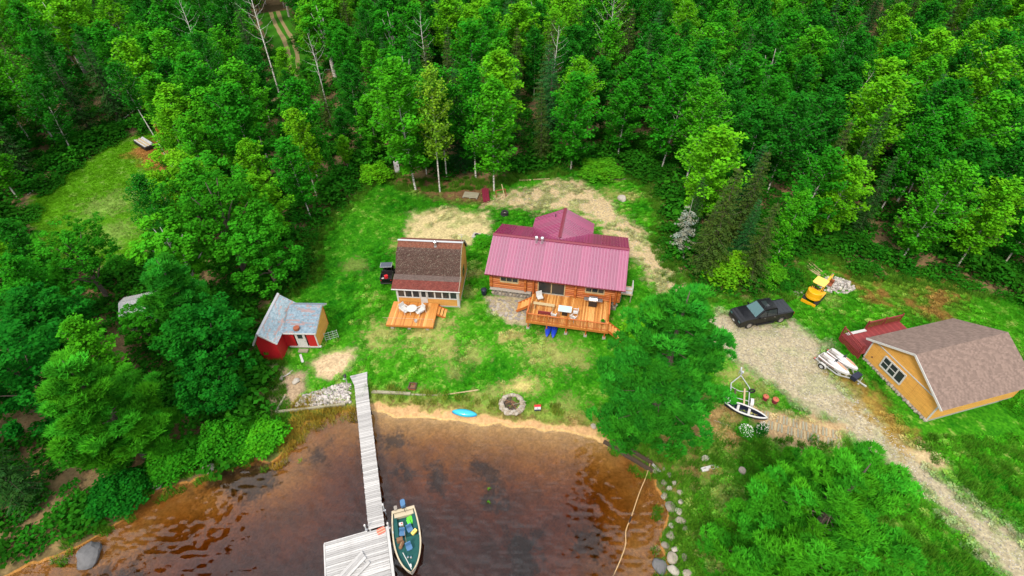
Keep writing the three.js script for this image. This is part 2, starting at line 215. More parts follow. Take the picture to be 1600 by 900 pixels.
function groundAt(x, z) { // colour of what the ground is made of at (x, z); the result is kept in GC
  const n1 = fbm(x * 0.35, z * 0.35, 4, 31), n2 = fbm(x * 1.7, z * 1.7, 4, 47), n3 = vnoise(x * 7, z * 7, 53), n4 = vnoise(x * 19, z * 19, 59);
  const d = sdShore(x, z) + (fbm(x * 0.8, z * 0.8, 3, 5) - 0.5) * 0.9;
  let r, g, b, grass = 0, dry = 0;
  if (d < 0.1) { // lake floor: sand, with dark rotting weed
    const w = sstep(0.35, 0.75, fbm(x * 0.55 + 3, z * 0.55, 4, 71));
    { const be = sstep(-14.5, -12.8, x) * sstep(9.5, 7.5, x), nb = (1 - be) * sstep(-2.6, -0.4, d + (n2 - 0.5) * 1.6); r = lerp(0.50, 0.34, nb); g = lerp(0.33, 0.165, nb); b = lerp(0.14, 0.045, nb); } r *= 0.8 + 0.35 * n2; g *= 0.8 + 0.35 * n2; b *= 0.8 + 0.35 * n2;
    let k = w * 0.35 * sstep(-0.6, -4, d);
    for (let q = 0; q < BEDS.length; q++) { const B = BEDB[q]; if (x > B[0] && x < B[2] && z > B[1] && z < B[3]) k = Math.max(k, (0.7 + 0.3 * n2) * sstep(0.8, -0.5, polyDist(BEDS[q], x, z) + (n1 - 0.5) * 2.4 + (n2 - 0.5) * 1.5 + (n3 - 0.5) * 0.5)); }
    r = lerp(r, 0.03, k); g = lerp(g, 0.032, k); b = lerp(b, 0.03, k);
  } else {
    r = lerp(0.13, 0.25, n2); g = lerp(0.11, 0.155, n2); b = lerp(0.05, 0.08, n2); // forest floor
    const e = Math.min(sdClear(x, z), sdLeft(x, z)) + (n1 - 0.5) * 3 + (n2 - 0.5) * 1.4, m = sstep(0.7, -0.5, e);
    if (m > 0) {
      const t = sstep(0.2, 0.8, n1 * 0.5 + n2 * 0.35 + n3 * 0.2); dry = sstep(0.60, 0.80, n2 * 0.65 + n3 * 0.15 + n1 * 0.25) * 0.55;
      for (const [sx, sz, sr, k] of SPOTS) { const q = Math.hypot(x - sx, z - sz); if (q < sr * 1.5) dry = Math.max(dry, k * sstep(1.25, 0.3, q / sr + (n2 - 0.5) * 1.9 + (n3 - 0.5) * 0.9)); }
      let lr = lerp(0.008, 0.055, t), lg = lerp(0.115, 0.255, t), lb = lerp(0.003, 0.007, t);
      lr = lerp(lr, STRAW[0] * 0.9, dry * 0.8); lg = lerp(lg, STRAW[1] * 0.9, dry * 0.8); lb = lerp(lb, STRAW[2] * 0.9, dry * 0.8);
      if (sdLeft(x, z) < 2) { lr = lerp(lr, 0.14, 0.35); lg = lerp(lg, 0.28, 0.35); }
      r = lerp(r, lr, m); g = lerp(g, lg, m); b = lerp(b, lb, m); grass = m * (1 - dry * 0.6);
    }
    for (const q of PATCH) if (x > q.b[0] && x < q.b[2] && z > q.b[1] && z < q.b[3]) {
      let k = sstep(q.s, -q.s * 0.6, polyDist(q.p, x, z) + (n1 - 0.5) * q.w * 1.2 + (n2 - 0.5) * q.w * 1.3 + (n3 - 0.5) * 0.5);
      if (q.mott) k *= 1 - q.mott * sstep(0.45, 0.62, fbm(x * 0.9 + 7, z * 0.9, 4, 83));
      const v = 0.78 + 0.4 * n3 * n2 + 0.18 * n4; r = lerp(r, q.c[0] * v, k); g = lerp(g, q.c[1] * v, k); b = lerp(b, q.c[2] * v, k); grass *= 1 - k * (1 - q.g);
    }
    const beach = sstep(-14.5, -12.8, x) * sstep(9.5, 7.5, x);
    const s1 = sstep(0.95, 0.35, d + (n2 - 0.5) * 1.2), s2 = sstep(2.6, 1.0, d + (n2 - 0.5) * 1.9);
    const kd = s2 * 0.7; r = lerp(r, DRY[0], kd * (0.35 + 0.4 * beach)); g = lerp(g, DRY[1], kd * (0.35 + 0.4 * beach)); b = lerp(b, DRY[2], kd * (0.35 + 0.4 * beach));
    const ks = s1 * (0.7 + 0.3 * beach), v = 0.8 + 0.35 * n2; r = lerp(r, lerp(0.085, 0.48, beach) * v, ks); g = lerp(g, lerp(0.065, 0.295, beach) * v, ks); b = lerp(b, lerp(0.03, 0.142, beach) * v, ks); grass *= 1 - ks;
    const litter = beach * sstep(0.28, 0.05, Math.abs(d - 0.95 + (n2 - 0.5) * 1.2)) * sstep(0.4, 0.6, n3); r = lerp(r, 0.12, litter * 0.7); g = lerp(g, 0.06, litter * 0.7); b = lerp(b, 0.03, litter * 0.7);
  }
  const f = 0.68 + 0.36 * n3 + 0.3 * n4; GC.r = r * f; GC.g = g * f; GC.b = b * f; GC.grass = grass; GC.dry = dry; return d;
}
const enc = v => { v = clamp(v); return Math.round(255 * (v <= 0.0031308 ? v * 12.92 : 1.055 * Math.pow(v, 1 / 2.4) - 0.055)); };
{
  const N = 2048, d = new Uint8Array(N * N * 4);
  for (let j = 0; j < N; j++) for (let i = 0; i < N; i++) {
    groundAt(GX0 + (i + 0.5) / N * (GX1 - GX0), GZ0 + (j + 0.5) / N * (GZ1 - GZ0));
    const k = (j * N + i) * 4; d[k] = enc(GC.r); d[k + 1] = enc(GC.g); d[k + 2] = enc(GC.b); d[k + 3] = 255;
  }
  const t = new THREE.DataTexture(d, N, N); t.colorSpace = THREE.SRGBColorSpace; t.magFilter = t.minFilter = THREE.LinearFilter; t.needsUpdate = true;
  const bump = bumpAt(52, 42);
  M.ground = new THREE.MeshPhysicalMaterial({ specularIntensity: 0.12, map: t, roughness: 1, bumpMap: bump, bumpScale: 0.05 });
  M.ground.color.setRGB(1, 1, 1);
  const ft = dataTex(256, 256, (u, v) => { const n = tf(u, v, 10, 10, 41); return [lerp(0.13, 0.25, n), lerp(0.11, 0.155, n), lerp(0.05, 0.08, n)]; });
  M.forestFloor = new THREE.MeshPhysicalMaterial({ specularIntensity: 0.12, map: ft, roughness: 1 });
}
function gridGeo(xs, zs, uvFn, skip) {
  const n = xs.length, m = zs.length, p = new Float32Array(n * m * 3), uv = new Float32Array(n * m * 2), idx = [];
  for (let j = 0; j < m; j++) for (let i = 0; i < n; i++) { const k = j * n + i, x = xs[i], z = zs[j]; p[k * 3] = x; p[k * 3 + 1] = heightAt(x, z); p[k * 3 + 2] = z; const [a, b] = uvFn(x, z); uv[k * 2] = a; uv[k * 2 + 1] = b; }
  for (let j = 0; j < m - 1; j++) for (let i = 0; i < n - 1; i++) { if (skip && skip(xs[i], xs[i + 1], zs[j], zs[j + 1])) continue; const a = j * n + i; idx.push(a, a + n, a + 1, a + 1, a + n, a + n + 1); }
  const g = new THREE.BufferGeometry(); g.setAttribute('position', new THREE.BufferAttribute(p, 3)); g.setAttribute('uv', new THREE.BufferAttribute(uv, 2)); g.setIndex(idx); g.computeVertexNormals(); return g;
}
{
  const xs = [], zs = []; for (let i = 0; i <= 256; i++) xs.push(GX0 + i * 0.5); for (let j = 0; j <= 208; j++) zs.push(GZ0 + j * 0.5);
  struct('ground', gridGeo(xs, zs, (x, z) => [(x - GX0) / (GX1 - GX0), (z - GZ0) / (GZ1 - GZ0)]), M.ground);
  const far = [6, 14, 26, 44, 70, 120, 220, 420, 800, 1500], X = [...far.map(v => GX0 - v).reverse(), ...Array.from({ length: 17 }, (_, i) => GX0 + i * 8), ...far.map(v => GX1 + v)], Z = [...far.map(v => GZ0 - v).reverse(), ...Array.from({ length: 14 }, (_, i) => GZ0 + i * 8), ...far.map(v => GZ1 + v)];
  struct('terrain', gridGeo(X, Z, (x, z) => [x / 6, z / 6], (x0, x1, z0, z1) => x0 >= GX0 && x1 <= GX1 && z0 >= GZ0 && z1 <= GZ1), M.forestFloor);
  // the lake: real water with tannin, waves in the surface
  const wv = dataTex(512, 512, (u, v) => 0.5 * tnoise(u + 0.02 * tnoise(u, v, 7, 7, 5), v + 0.02 * tnoise(u, v, 6, 6, 6), 18, 32, 61) + 0.5 * tnoise(u + 0.015 * tnoise(u, v, 11, 11, 8), v, 40, 72, 62), { srgb: false, rep: [1 / 22, 1 / 22] });
  M.water = new THREE.MeshPhysicalMaterial({ transmission: 1, thickness: 1, ior: 1.45, roughness: 0.03, attenuationDistance: 1, bumpMap: wv, bumpScale: 0.15 });
  M.water.color.setRGB(1, 1, 1); M.water.attenuationColor.setRGB(0.47, 0.26, 0.085);
  const w = new THREE.PlaneGeometry(180, 90, 1, 1).rotateX(-Math.PI / 2), uv = w.attributes.uv; for (let i = 0; i < 4; i++) uv.setXY(i, uv.getX(i) * 180, uv.getY(i) * 90);
  const wm = struct('water', w, M.water); wm.position.set(-10, 0, 12.5);
}

{ // forest track: grassy verge with two pale wheel ruts
  const line = [[-60, -146], [-55, -135], [-49.5, -124], [-45, -113], [-41.8, -102], [-40.6, -94], [-41.5, -86]].map(p => new THREE.Vector3(p[0], 0, p[1])), cv = new THREE.CatmullRomCurve3(line);
  const ribbon = (off, w, up, seed) => { const p = [], uv = [], idx = [], n = 60, m = 4; for (let i = 0; i <= n; i++) { const c = cv.getPointAt(i / n), t = cv.getTangentAt(i / n), sx = -t.z, sz = t.x; for (let k = 0; k <= m; k++) { const e = k / m - 0.5, o = off + e * w * (0.75 + 0.5 * vnoise(i * 0.35, k * 3 + seed, seed)), x = c.x + sx * o, z = c.z + sz * o; p.push(x, heightAt(x, z) + up + 0.02, z); uv.push(o / 2, i * 1.1 / 2); } } for (let i = 0; i < n; i++) for (let k = 0; k < m; k++) { const a = i * (m + 1) + k; idx.push(a, a + m + 1, a + 1, a + 1, a + m + 1, a + m + 2); } const g = new THREE.BufferGeometry(); g.setAttribute('position', new THREE.Float32BufferAttribute(p, 3)); g.setAttribute('uv', new THREE.Float32BufferAttribute(uv, 2)); g.setIndex(idx); g.computeVertexNormals(); if (g.attributes.normal.getY(0) < 0) { const ix = g.index.array; for (let i = 0; i < ix.length; i += 3) { const t = ix[i]; ix[i] = ix[i + 1]; ix[i + 1] = t; } g.computeVertexNormals(); } return g; };
  struct('track_verge', ribbon(0, 8, 0.03, 3), phys([0.035, 0.15, 0.008], 1, { map: speckTex, specularIntensity: 0.1 })); struct('forest_track', ribbon(-0.85, 0.9, 0.06, 5), phys([0.26, 0.21, 0.1], 1, { map: speckTex, specularIntensity: 0.1 })); struct('forest_track', ribbon(0.85, 0.9, 0.06, 9), phys([0.26, 0.21, 0.1], 1, { map: speckTex, specularIntensity: 0.1 }));
}
// ---------------------------------------------------------------- vegetation
// leaf-sized faces collected into one geometry; colours are the leaves' own tints
class Leaves {
  constructor() { this.p = []; this.c = []; this.i = []; this.n = 0; }
  // a folded diamond leaf: centre, long axis a, cross axis b (both half lengths), fold along the normal
  leaf(x, y, z, ax, ay, az, bx_, by, bz, col, fold = 0) {
    const nx = ay * bz - az * by, ny = az * bx_ - ax * bz, nz = ax * by - ay * bx_, l = Math.hypot(nx, ny, nz) || 1, f = fold / l;
    this.p.push(x - ax, y - ay, z - az, x + bx_ + nx * f, y + by + ny * f, z + bz + nz * f, x + ax, y + ay, z + az, x - bx_ + nx * f, y - by + ny * f, z - bz + nz * f);
    for (let k = 0; k < 4; k++) this.c.push(...col);
    const n = this.n; this.i.push(n, n + 1, n + 2, n, n + 2, n + 3); this.n += 4;
  }
  needle(x, y, z, dx, dy, dz, w, col, q) { // slim triangle from (x,y,z) along d
    let sx = dz, sz = -dx; const l = Math.hypot(sx, sz) || 1; sx = sx / l * w; sz = sz / l * w;
    this.p.push(x - sx, y, z - sz, x + sx, y, z + sz, x + dx, y + dy, z + dz); for (let k = 0; k < 3; k++) this.c.push(...col);
    const n = this.n; this.i.push(n, n + 1, n + 2); this.n += 3;
  }
  geo() { const g = new THREE.BufferGeometry(); g.setAttribute('position', new THREE.BufferAttribute(new Float32Array(this.p), 3)); g.setAttribute('color', new THREE.BufferAttribute(new Float32Array(this.c), 3)); g.setIndex(this.i); const f = g.toNonIndexed(); f.computeVertexNormals(); return f; }
}
const GA = 2.39996;
function tint(q, v = 0.3) { const k = 1 - v / 2 + v * q(), w = (q() - 0.5) * v * 0.7; return [k * (1 + w), k, k * (1 - w)]; }
// a tuft of n leaves within radius r of a point
function tuft(L, q, x, y, z, r, n, size, flatten = 0.7, base = null) {
  const tb = base || tint(q, 0.4);
  for (let k = 0; k < n; k++) {
    let a, b, c; do { a = q() * 2 - 1; b = q() * 2 - 1; c = q() * 2 - 1; } while (a * a + b * b + c * c > 1);
    const s = size * (0.65 + 0.7 * q()), t = q() * 6.283, tilt = (q() - 0.5) * 1.7, t2 = q() * 6.283;
    // long axis near the horizontal, cross axis tilted
    const ax = Math.cos(t) * Math.cos(tilt * 0.5), az = Math.sin(t) * Math.cos(tilt * 0.5), ay = Math.sin(tilt * 0.5);
    let ux = Math.sin(t2) * 0.55, uy = 1, uz = Math.cos(t2) * 0.55; // rough leaf normal, mostly up
    let bx_ = ay * uz - az * uy, by = az * ux - ax * uz, bz = ax * uy - ay * ux; const l = Math.hypot(bx_, by, bz) || 1; const w = s * 0.42 / l;
    const tc = tint(q, 0.25); L.leaf(x + a * r, y + b * r * flatten, z + c * r, ax * s * 0.6, ay * s * 0.6, az * s * 0.6, bx_ * w, by * w, bz * w, [tb[0] * tc[0], tb[1] * tc[1], tb[2] * tc[2]], -0.12 * s);
  }
}
// tapered limb through points with radii
function limb(pts, rad, seg = 6) {
  const p = [], uv = [], idx = []; let len = 0;
  for (let i = 0; i < pts.length; i++) {
    const a = new THREE.Vector3(...pts[Math.max(0, i - 1)]), b = new THREE.Vector3(...pts[Math.min(pts.length - 1, i + 1)]), d = b.sub(a).normalize();
    const s = new THREE.Vector3(Math.abs(d.y) > 0.9 ? 1 : 0, Math.abs(d.y) > 0.9 ? 0 : 1, 0).cross(d).normalize(), t = d.clone().cross(s);
    if (i) len += Math.hypot(pts[i][0] - pts[i - 1][0], pts[i][1] - pts[i - 1][1], pts[i][2] - pts[i - 1][2]);
    for (let k = 0; k <= seg; k++) { const c = Math.cos(k / seg * 6.2832) * rad[i], e = Math.sin(k / seg * 6.2832) * rad[i]; p.push(pts[i][0] + s.x * c + t.x * e, pts[i][1] + s.y * c + t.y * e, pts[i][2] + s.z * c + t.z * e); uv.push(k / seg, len); }
  }
  for (let i = 0; i < pts.length - 1; i++) for (let k = 0; k < seg; k++) { const a = i * (seg + 1) + k, b = a + seg + 1; idx.push(a, a + 1, b, b, a + 1, b + 1); }
  const g = new THREE.BufferGeometry(); g.setAttribute('position', new THREE.Float32BufferAttribute(p, 3)); g.setAttribute('uv', new THREE.Float32BufferAttribute(uv, 2)); g.setIndex(idx); g.computeVertexNormals(); return g;
}
const merge = a => mergeGeometries(a.map(g => g.index ? g.toNonIndexed() : g));

function aspen(seed, H, Rc, bare = 0.36, dens = 1, leaf = 0.30, nb = 44) {
  const q = rng(seed), L = new Leaves(), W = [], bend = (q() - 0.5) * 0.9, bend2 = (q() - 0.5) * 0.9;
  const tx = t => bend * Math.sin(t * 2.2) * t, tz = t => bend2 * Math.sin(t * 2.6) * t, pts = [], rad = [];
  for (let k = 0; k <= 9; k++) { const t = k / 9; pts.push([tx(t), t * H * 0.97 - (k ? 0 : 0.4), tz(t)]); rad.push(0.0068 * H * (1 - t) ** 0.8 + 0.02); }
  W.push(limb(pts, rad, 7));
  for (let k = 0; k < nb; k++) {
    const t = bare + (1 - bare) * (k + q() * 0.8) / nb, u = (t - bare) / (1 - bare), a = k * GA + q() * 0.7;
    const prof = Math.pow(Math.sin(Math.PI * (0.12 + 0.86 * Math.pow(u, 0.82))), 0.75), len = Rc * prof * (0.65 + 0.55 * q()) + 0.15, rise = len * (0.35 + 0.5 * u + 0.3 * q());
    const x0 = tx(t), z0 = tz(t), y0 = t * H * 0.97, ex = x0 + Math.cos(a) * len, ez = z0 + Math.sin(a) * len, ey = y0 + rise;
    W.push(limb([[x0, y0, z0], [lerp(x0, ex, 0.5), y0 + rise * 0.35, lerp(z0, ez, 0.5)], [ex, ey, ez]], [0.012 + 0.014 * (1 - t), 0.012, 0.005], 4));
    const base = tint(q, 0.36), nt = 3 + Math.round(len * 0.9);
    for (let j = 0; j < nt; j++) { const f = 0.24 + 0.8 * (j + q() * 0.6) / nt, r = 0.36 + 0.3 * q() + 0.09 * len; tuft(L, q, lerp(x0, ex, f) + (q() - 0.5) * 0.4, lerp(y0, ey, f * f * 0.5 + f * 0.5) + (q() - 0.5) * 0.3, lerp(z0, ez, f) + (q() - 0.5) * 0.4, r, Math.round(26 * dens), leaf, 0.7, base); }
  }
  tuft(L, q, tx(1), H, tz(1), 0.55, 30, leaf, 1.1);
  return { trunk: merge(W), crown: L.geo() };
}
function broadleaf(seed, H, Rc, leaf = 0.24, n = 230, per = 44, lowest = 0.16) { // wide, many-lobed crown
  const q = rng(seed), L = new Leaves(), W = [], lobes = [];
  W.push(limb([[0, -0.4, 0], [0.1, H * 0.2, 0.1], [0.2, H * 0.5, -0.1], [0, H * 0.85, 0]], [0.03 * H * 0.8, 0.02 * H, 0.012 * H, 0.03], 8));
  const nl = 11; for (let k = 0; k < nl; k++) { const u = (k + 0.5) / nl, a = k * GA + q(), rr_ = Rc * (1 - 0.55 * u * u) * (0.42 + 0.3 * q()), y = H * (lowest + 0.16 + u * (0.68 - lowest)); lobes.push([Math.cos(a) * rr_, y, Math.sin(a) * rr_, Rc * (0.40 + 0.16 * q()), tint(q, 0.34)]); W.push(limb([[0, y * 0.55, 0], [Math.cos(a) * rr_ * 0.5, y * 0.82, Math.sin(a) * rr_ * 0.5], [Math.cos(a) * rr_, y, Math.sin(a) * rr_]], [0.12, 0.08, 0.03], 5)); }
  for (let k = 0; k < n; k++) {
    const B = lobes[k % nl], a = q() * 6.283, v = 1 - 1.75 * q(), s = Math.sqrt(Math.max(0, 1 - v * v)), f = 0.72 + 0.38 * q();
    const c = tint(q, 0.24); tuft(L, q, B[0] + Math.cos(a) * s * B[3] * f, B[1] + v * B[3] * f * 0.85, B[2] + Math.sin(a) * s * B[3] * f, 0.34 + 0.32 * q(), per, leaf, 0.65, [B[4][0] * c[0], B[4][1] * c[1], B[4][2] * c[2]]);
  }
  return { trunk: merge(W), crown: L.geo() };
}
function spruce(seed, H, Rc, thin = 1, dead = 0) {
  const q = rng(seed), L = new Leaves(), W = [];
  W.push(limb([[0, -0.4, 0], [0, H * 0.5, 0], [0, H * 0.98, 0]], [0.013 * H + 0.03, 0.009 * H, 0.012], 6));
  const nl = Math.round(H * 2.1);
  for (let k = 0; k < nl; k++) {
    const t = 0.06 + 0.93 * k / nl, y = t * H, len0 = Rc * Math.pow(1 - t, 0.82) * (1 - 0.35 * sstep(0.25, 0.02, t)) + 0.12, nb = t > 0.8 ? 5 : 7;
    for (let b = 0; b < nb; b++) {
      if (q() > thin) continue; const a = b / nb * 6.283 + k * 1.3 + q() * 0.5, len = len0 * (0.7 + 0.5 * q()), droop = len * (0.12 + 0.28 * (1 - t)) * (0.7 + 0.6 * q()), cx = Math.cos(a), cz = Math.sin(a), base = tint(q, 0.34);
      if (k % 2 === 0 && b % 2 === 0) W.push(limb([[0, y, 0], [cx * len, y - droop * 0.8, cz * len]], [0.02, 0.006], 3));
      const ns = Math.max(3, Math.round(len * 3.6));
      for (let s = 0; s < ns; s++) {
        const f = (s + 0.7) / ns, px = cx * len * f, pz = cz * len * f, py = y - droop * Math.sin(f * 1.9) * 0.9, w = (0.16 + 0.34 * (1 - f) * Math.min(1, len * 0.6)) * (0.8 + 0.5 * q());
        for (const sd of [-1, 1]) { const aa = a + sd * (0.75 + 0.35 * q()), l = w * (1 + 0.4 * q()), dx = Math.cos(aa) * l, dz = Math.sin(aa) * l, dy = -0.18 * l + (q() - 0.6) * 0.16; const c = tint(q, 0.25), wx = -Math.sin(aa) * 0.085, wz = Math.cos(aa) * 0.085; L.leaf(px + dx * 0.5, py + dy * 0.5, pz + dz * 0.5, dx * 0.6, dy * 0.6, dz * 0.6, wx, (q() - 0.5) * 0.09, wz, [base[0] * c[0], base[1] * c[1], base[2] * c[2]], -0.03); }
      }
      const c = tint(q, 0.2); L.leaf(cx * len, y - droop * 0.85, cz * len, cx * 0.16, -0.03, cz * 0.16, -cz * 0.07, 0, cx * 0.07, c, -0.02);
    }
  }
  for (let k = 0; k < 5; k++) L.leaf(0, H * (0.97 + 0.008 * k), 0, 0, 0.16, 0, Math.cos(k * 1.3) * 0.06, 0, Math.sin(k * 1.3) * 0.06, [1, 1, 1]);
  return { trunk: merge(W), crown: L.geo() };
}
function whitePine(seed, H, Rc, density = 1, low = 0.12, tuftR = 0.34, taper = 0.78) { // long boughs with upswept brushes of needles
  const q = rng(seed), L = new Leaves(), W = [];
  W.push(limb([[0, -0.5, 0], [0.15, H * 0.35, 0.1], [-0.1, H * 0.7, 0], [0, H * 0.98, 0]], [0.026 * H, 0.02 * H, 0.011 * H, 0.02], 9));
  const layers = Math.round(H * 0.8); let clump;
  for (let k = 0; k < layers; k++) {
    const t = low + (0.97 - low) * (k + q() * 0.5) / layers, y = t * H, nb = t > 0.85 ? 4 : 5 + (q() > 0.5 ? 1 : 0);
    const u = (t - low) / (1 - low), len0 = Rc * Math.pow(1 - u, taper) * (0.7 + 0.3 * Math.min(1, u / 0.18)) + 0.25;
    for (let b = 0; b < nb; b++) {
      const a = b / nb * 6.283 + k * 2.1 + q() * 0.8, len = len0 * (0.55 + 0.6 * q()), cx = Math.cos(a), cz = Math.sin(a), rise = len * (0.02 + 0.36 * t + 0.16 * (q() - 0.5)), sag = -0.10 * len;
      const P = f => [cx * len * f, y + rise * f * f + sag * Math.sin(f * 3.14), cz * len * f];
      W.push(limb([P(0), P(0.35), P(0.7), P(1)], [0.02 + 0.008 * len, 0.022, 0.014, 0.006], 5));
      const nc = Math.round(len * 1.05 * density) + 2, tb = tint(q, 0.2);
      for (let s0 = 0; s0 < nc * 20; s0++) {
        const s = Math.floor(s0 / 20); if (s0 % 20 === 0) { const f = 0.34 + 0.68 * Math.pow((s + 0.4 * q()) / nc, 0.8), p = P(Math.min(1, f)), side = (s % 2 ? 1 : -1) * (0.25 + 0.75 * q()), sw = (1.05 - f * 0.8) * len * 0.36 + 0.1; clump = [p[0] - cz * side * sw, p[1] + 0.1, p[2] + cx * side * sw, tint(q, 0.62), side]; }
        const side = clump[4], ca = q() * 6.283, cr = 0.52 * Math.sqrt(q()), x = clump[0] + Math.cos(ca) * cr, z = clump[2] + Math.sin(ca) * cr, yy = clump[1] + 0.3 * (1 - cr * cr * 4) + (q() - 0.5) * 0.1, c0 = clump[3], nn = 14;
        for (let e = 0; e < nn; e++) { const aa = a + side * 0.7 + (q() - 0.5) * 4.4, up = 0.15 + 0.95 * q(), l = tuftR * (0.7 + 0.6 * q()), ch = Math.cos(up), c = tint(q, 0.2); L.needle(x + (q() - 0.5) * 0.16, yy + (q() - 0.5) * 0.08, z + (q() - 0.5) * 0.16, Math.cos(aa) * ch * l, Math.sin(up) * l, Math.sin(aa) * ch * l, 0.05, [tb[0] * c0[0] * c[0], tb[1] * c0[1] * c[1], tb[2] * c0[2] * c[2]]); }
      }
    }
  }
  return { trunk: merge(W), crown: L.geo() };
}
function shrub(seed, r, h, leaf, n, per = 26) { const q = rng(seed), L = new Leaves(), W = []; for (let k = 0; k < n; k++) { const a = k * GA, f = Math.sqrt((k + 0.5) / n), lob = 0.62 + 0.75 * vnoise(Math.cos(a) * 1.6 + seed, Math.sin(a) * 1.6, seed), y = h * (0.2 + 0.8 * Math.sqrt(Math.max(0, 1 - f * f)) * (0.35 + 0.85 * vnoise(Math.cos(a) * f * 2.3 + seed, Math.sin(a) * f * 2.3, seed + 3) + 0.2 * q())), x = Math.cos(a) * r * f * lob, z = Math.sin(a) * r * f * lob; if (k % 4 === 0) W.push(limb([[x * 0.2, -0.15, z * 0.2], [x, y, z]], [0.03, 0.01], 4)); tuft(L, q, x, y, z, 0.3 + 0.22 * q(), per, leaf, 0.75); } return { trunk: merge(W), crown: L.geo() }; }

const barkBirch = dataTex(64, 256, (u, v) => { const k = sstep(0.66, 0.76, tnoise(u, v, 4, 52, 3)) * 0.85 + sstep(0.75, 0.85, tnoise(u, v, 3, 12, 7)) * 0.6; const w = 0.62 + 0.2 * tnoise(u, v, 6, 30, 9); return mix3([w, w * 0.97, w * 0.9], [0.05, 0.045, 0.04], Math.min(1, k)); }, { rep: [1, 0.5] });
const barkDark = dataTex(64, 256, (u, v) => { const k = 0.5 + 0.6 * tnoise(u, v, 14, 24, 4); return [0.15 * k, 0.12 * k, 0.095 * k]; }, { rep: [1, 0.6] });
const T = {
  birch: std([0.9, 0.9, 0.9], 0.85, { map: barkBirch }), aspenBark: std([0.62, 0.62, 0.56], 0.9, { map: barkBirch }), dark: std([1, 1, 1], 0.95, { map: barkDark }), dead: std([0.36, 0.34, 0.31], 0.95),
};
const leafMat = c => { const m = new THREE.MeshPhysicalMaterial({ vertexColors: true, roughness: 0.9, transmission: 0.24, thickness: 0, side: THREE.DoubleSide, specularIntensity: 0.02 }); m.color.setRGB(...c); return m; };
const needleMat = c => { const m = new THREE.MeshPhysicalMaterial({ vertexColors: true, roughness: 0.85, side: THREE.DoubleSide, specularIntensity: 0.04 }); m.color.setRGB(...c); return m; };
const F = {
  aspen: [leafMat([0.024, 0.215, 0.008]), leafMat([0.054, 0.30, 0.009]), leafMat([0.016, 0.16, 0.009]), leafMat([0.105, 0.375, 0.009])],
  yellow: leafMat([0.17, 0.36, 0.02]), lime: leafMat([0.075, 0.31, 0.010]), rusty: leafMat([0.3, 0.12, 0.03]), maple: leafMat([0.032, 0.225, 0.008]), mapleDark: leafMat([0.010, 0.135, 0.009]), bright: leafMat([0.12, 0.36, 0.009]),
  spruce: [needleMat([0.020, 0.072, 0.013]), needleMat([0.038, 0.075, 0.012]), needleMat([0.017, 0.088, 0.018])],
  pine: needleMat([0.026, 0.215, 0.012]), pineB: needleMat([0.042, 0.26, 0.010]), brownNeedle: needleMat([0.085, 0.05, 0.02]), deadGrey: needleMat([0.2, 0.22, 0.17]),
  under: leafMat([0.018, 0.15, 0.008]), grass: new THREE.MeshPhysicalMaterial({ vertexColors: true, roughness: 0.9, specularIntensity: 0.05, side: THREE.DoubleSide }), flower: std([0.75, 0.75, 0.7], 0.8, { side: THREE.DoubleSide }),
};
function plantTree(name, label, cat, pr, x, z, { s = 1, sy = 1, turn = 0, crown, trunk, group, lean = [0, 0] } = {}) {
  const o = thing(name, label, cat, [x, heightAt(x, z) - 0.03, z], turn, group);
  o.scale.set(s, s * sy, s); o.rotation.set(lean[0], turn, lean[1]);
  part('trunk', pr.trunk, trunk, o); if (pr.crown) part('crown', pr.crown, crown, o); return o;
}
const ASP = [aspen(11, 14, 2.6, 0.22), aspen(12, 14, 2.9, 0.16), aspen(13, 14, 2.4, 0.30), aspen(14, 14, 3.1, 0.14), aspen(15, 14, 2.7, 0.18), aspen(16, 14, 2.3, 0.2), aspen(17, 14, 3.3, 0.12, 1.1, 0.38, 40), aspen(18, 14, 2.5, 0.24, 1.15, 0.22, 52), aspen(19, 14, 3.4, 0.2, 0.8, 0.34, 38), broadleaf(20, 14, 3.4, 0.3, 150, 34, 0.2)];
const SPR = [spruce(21, 13, 2.3), spruce(22, 13, 2.0), spruce(23, 13, 2.6, 0.9), spruce(24, 13, 1.8, 0.92)];

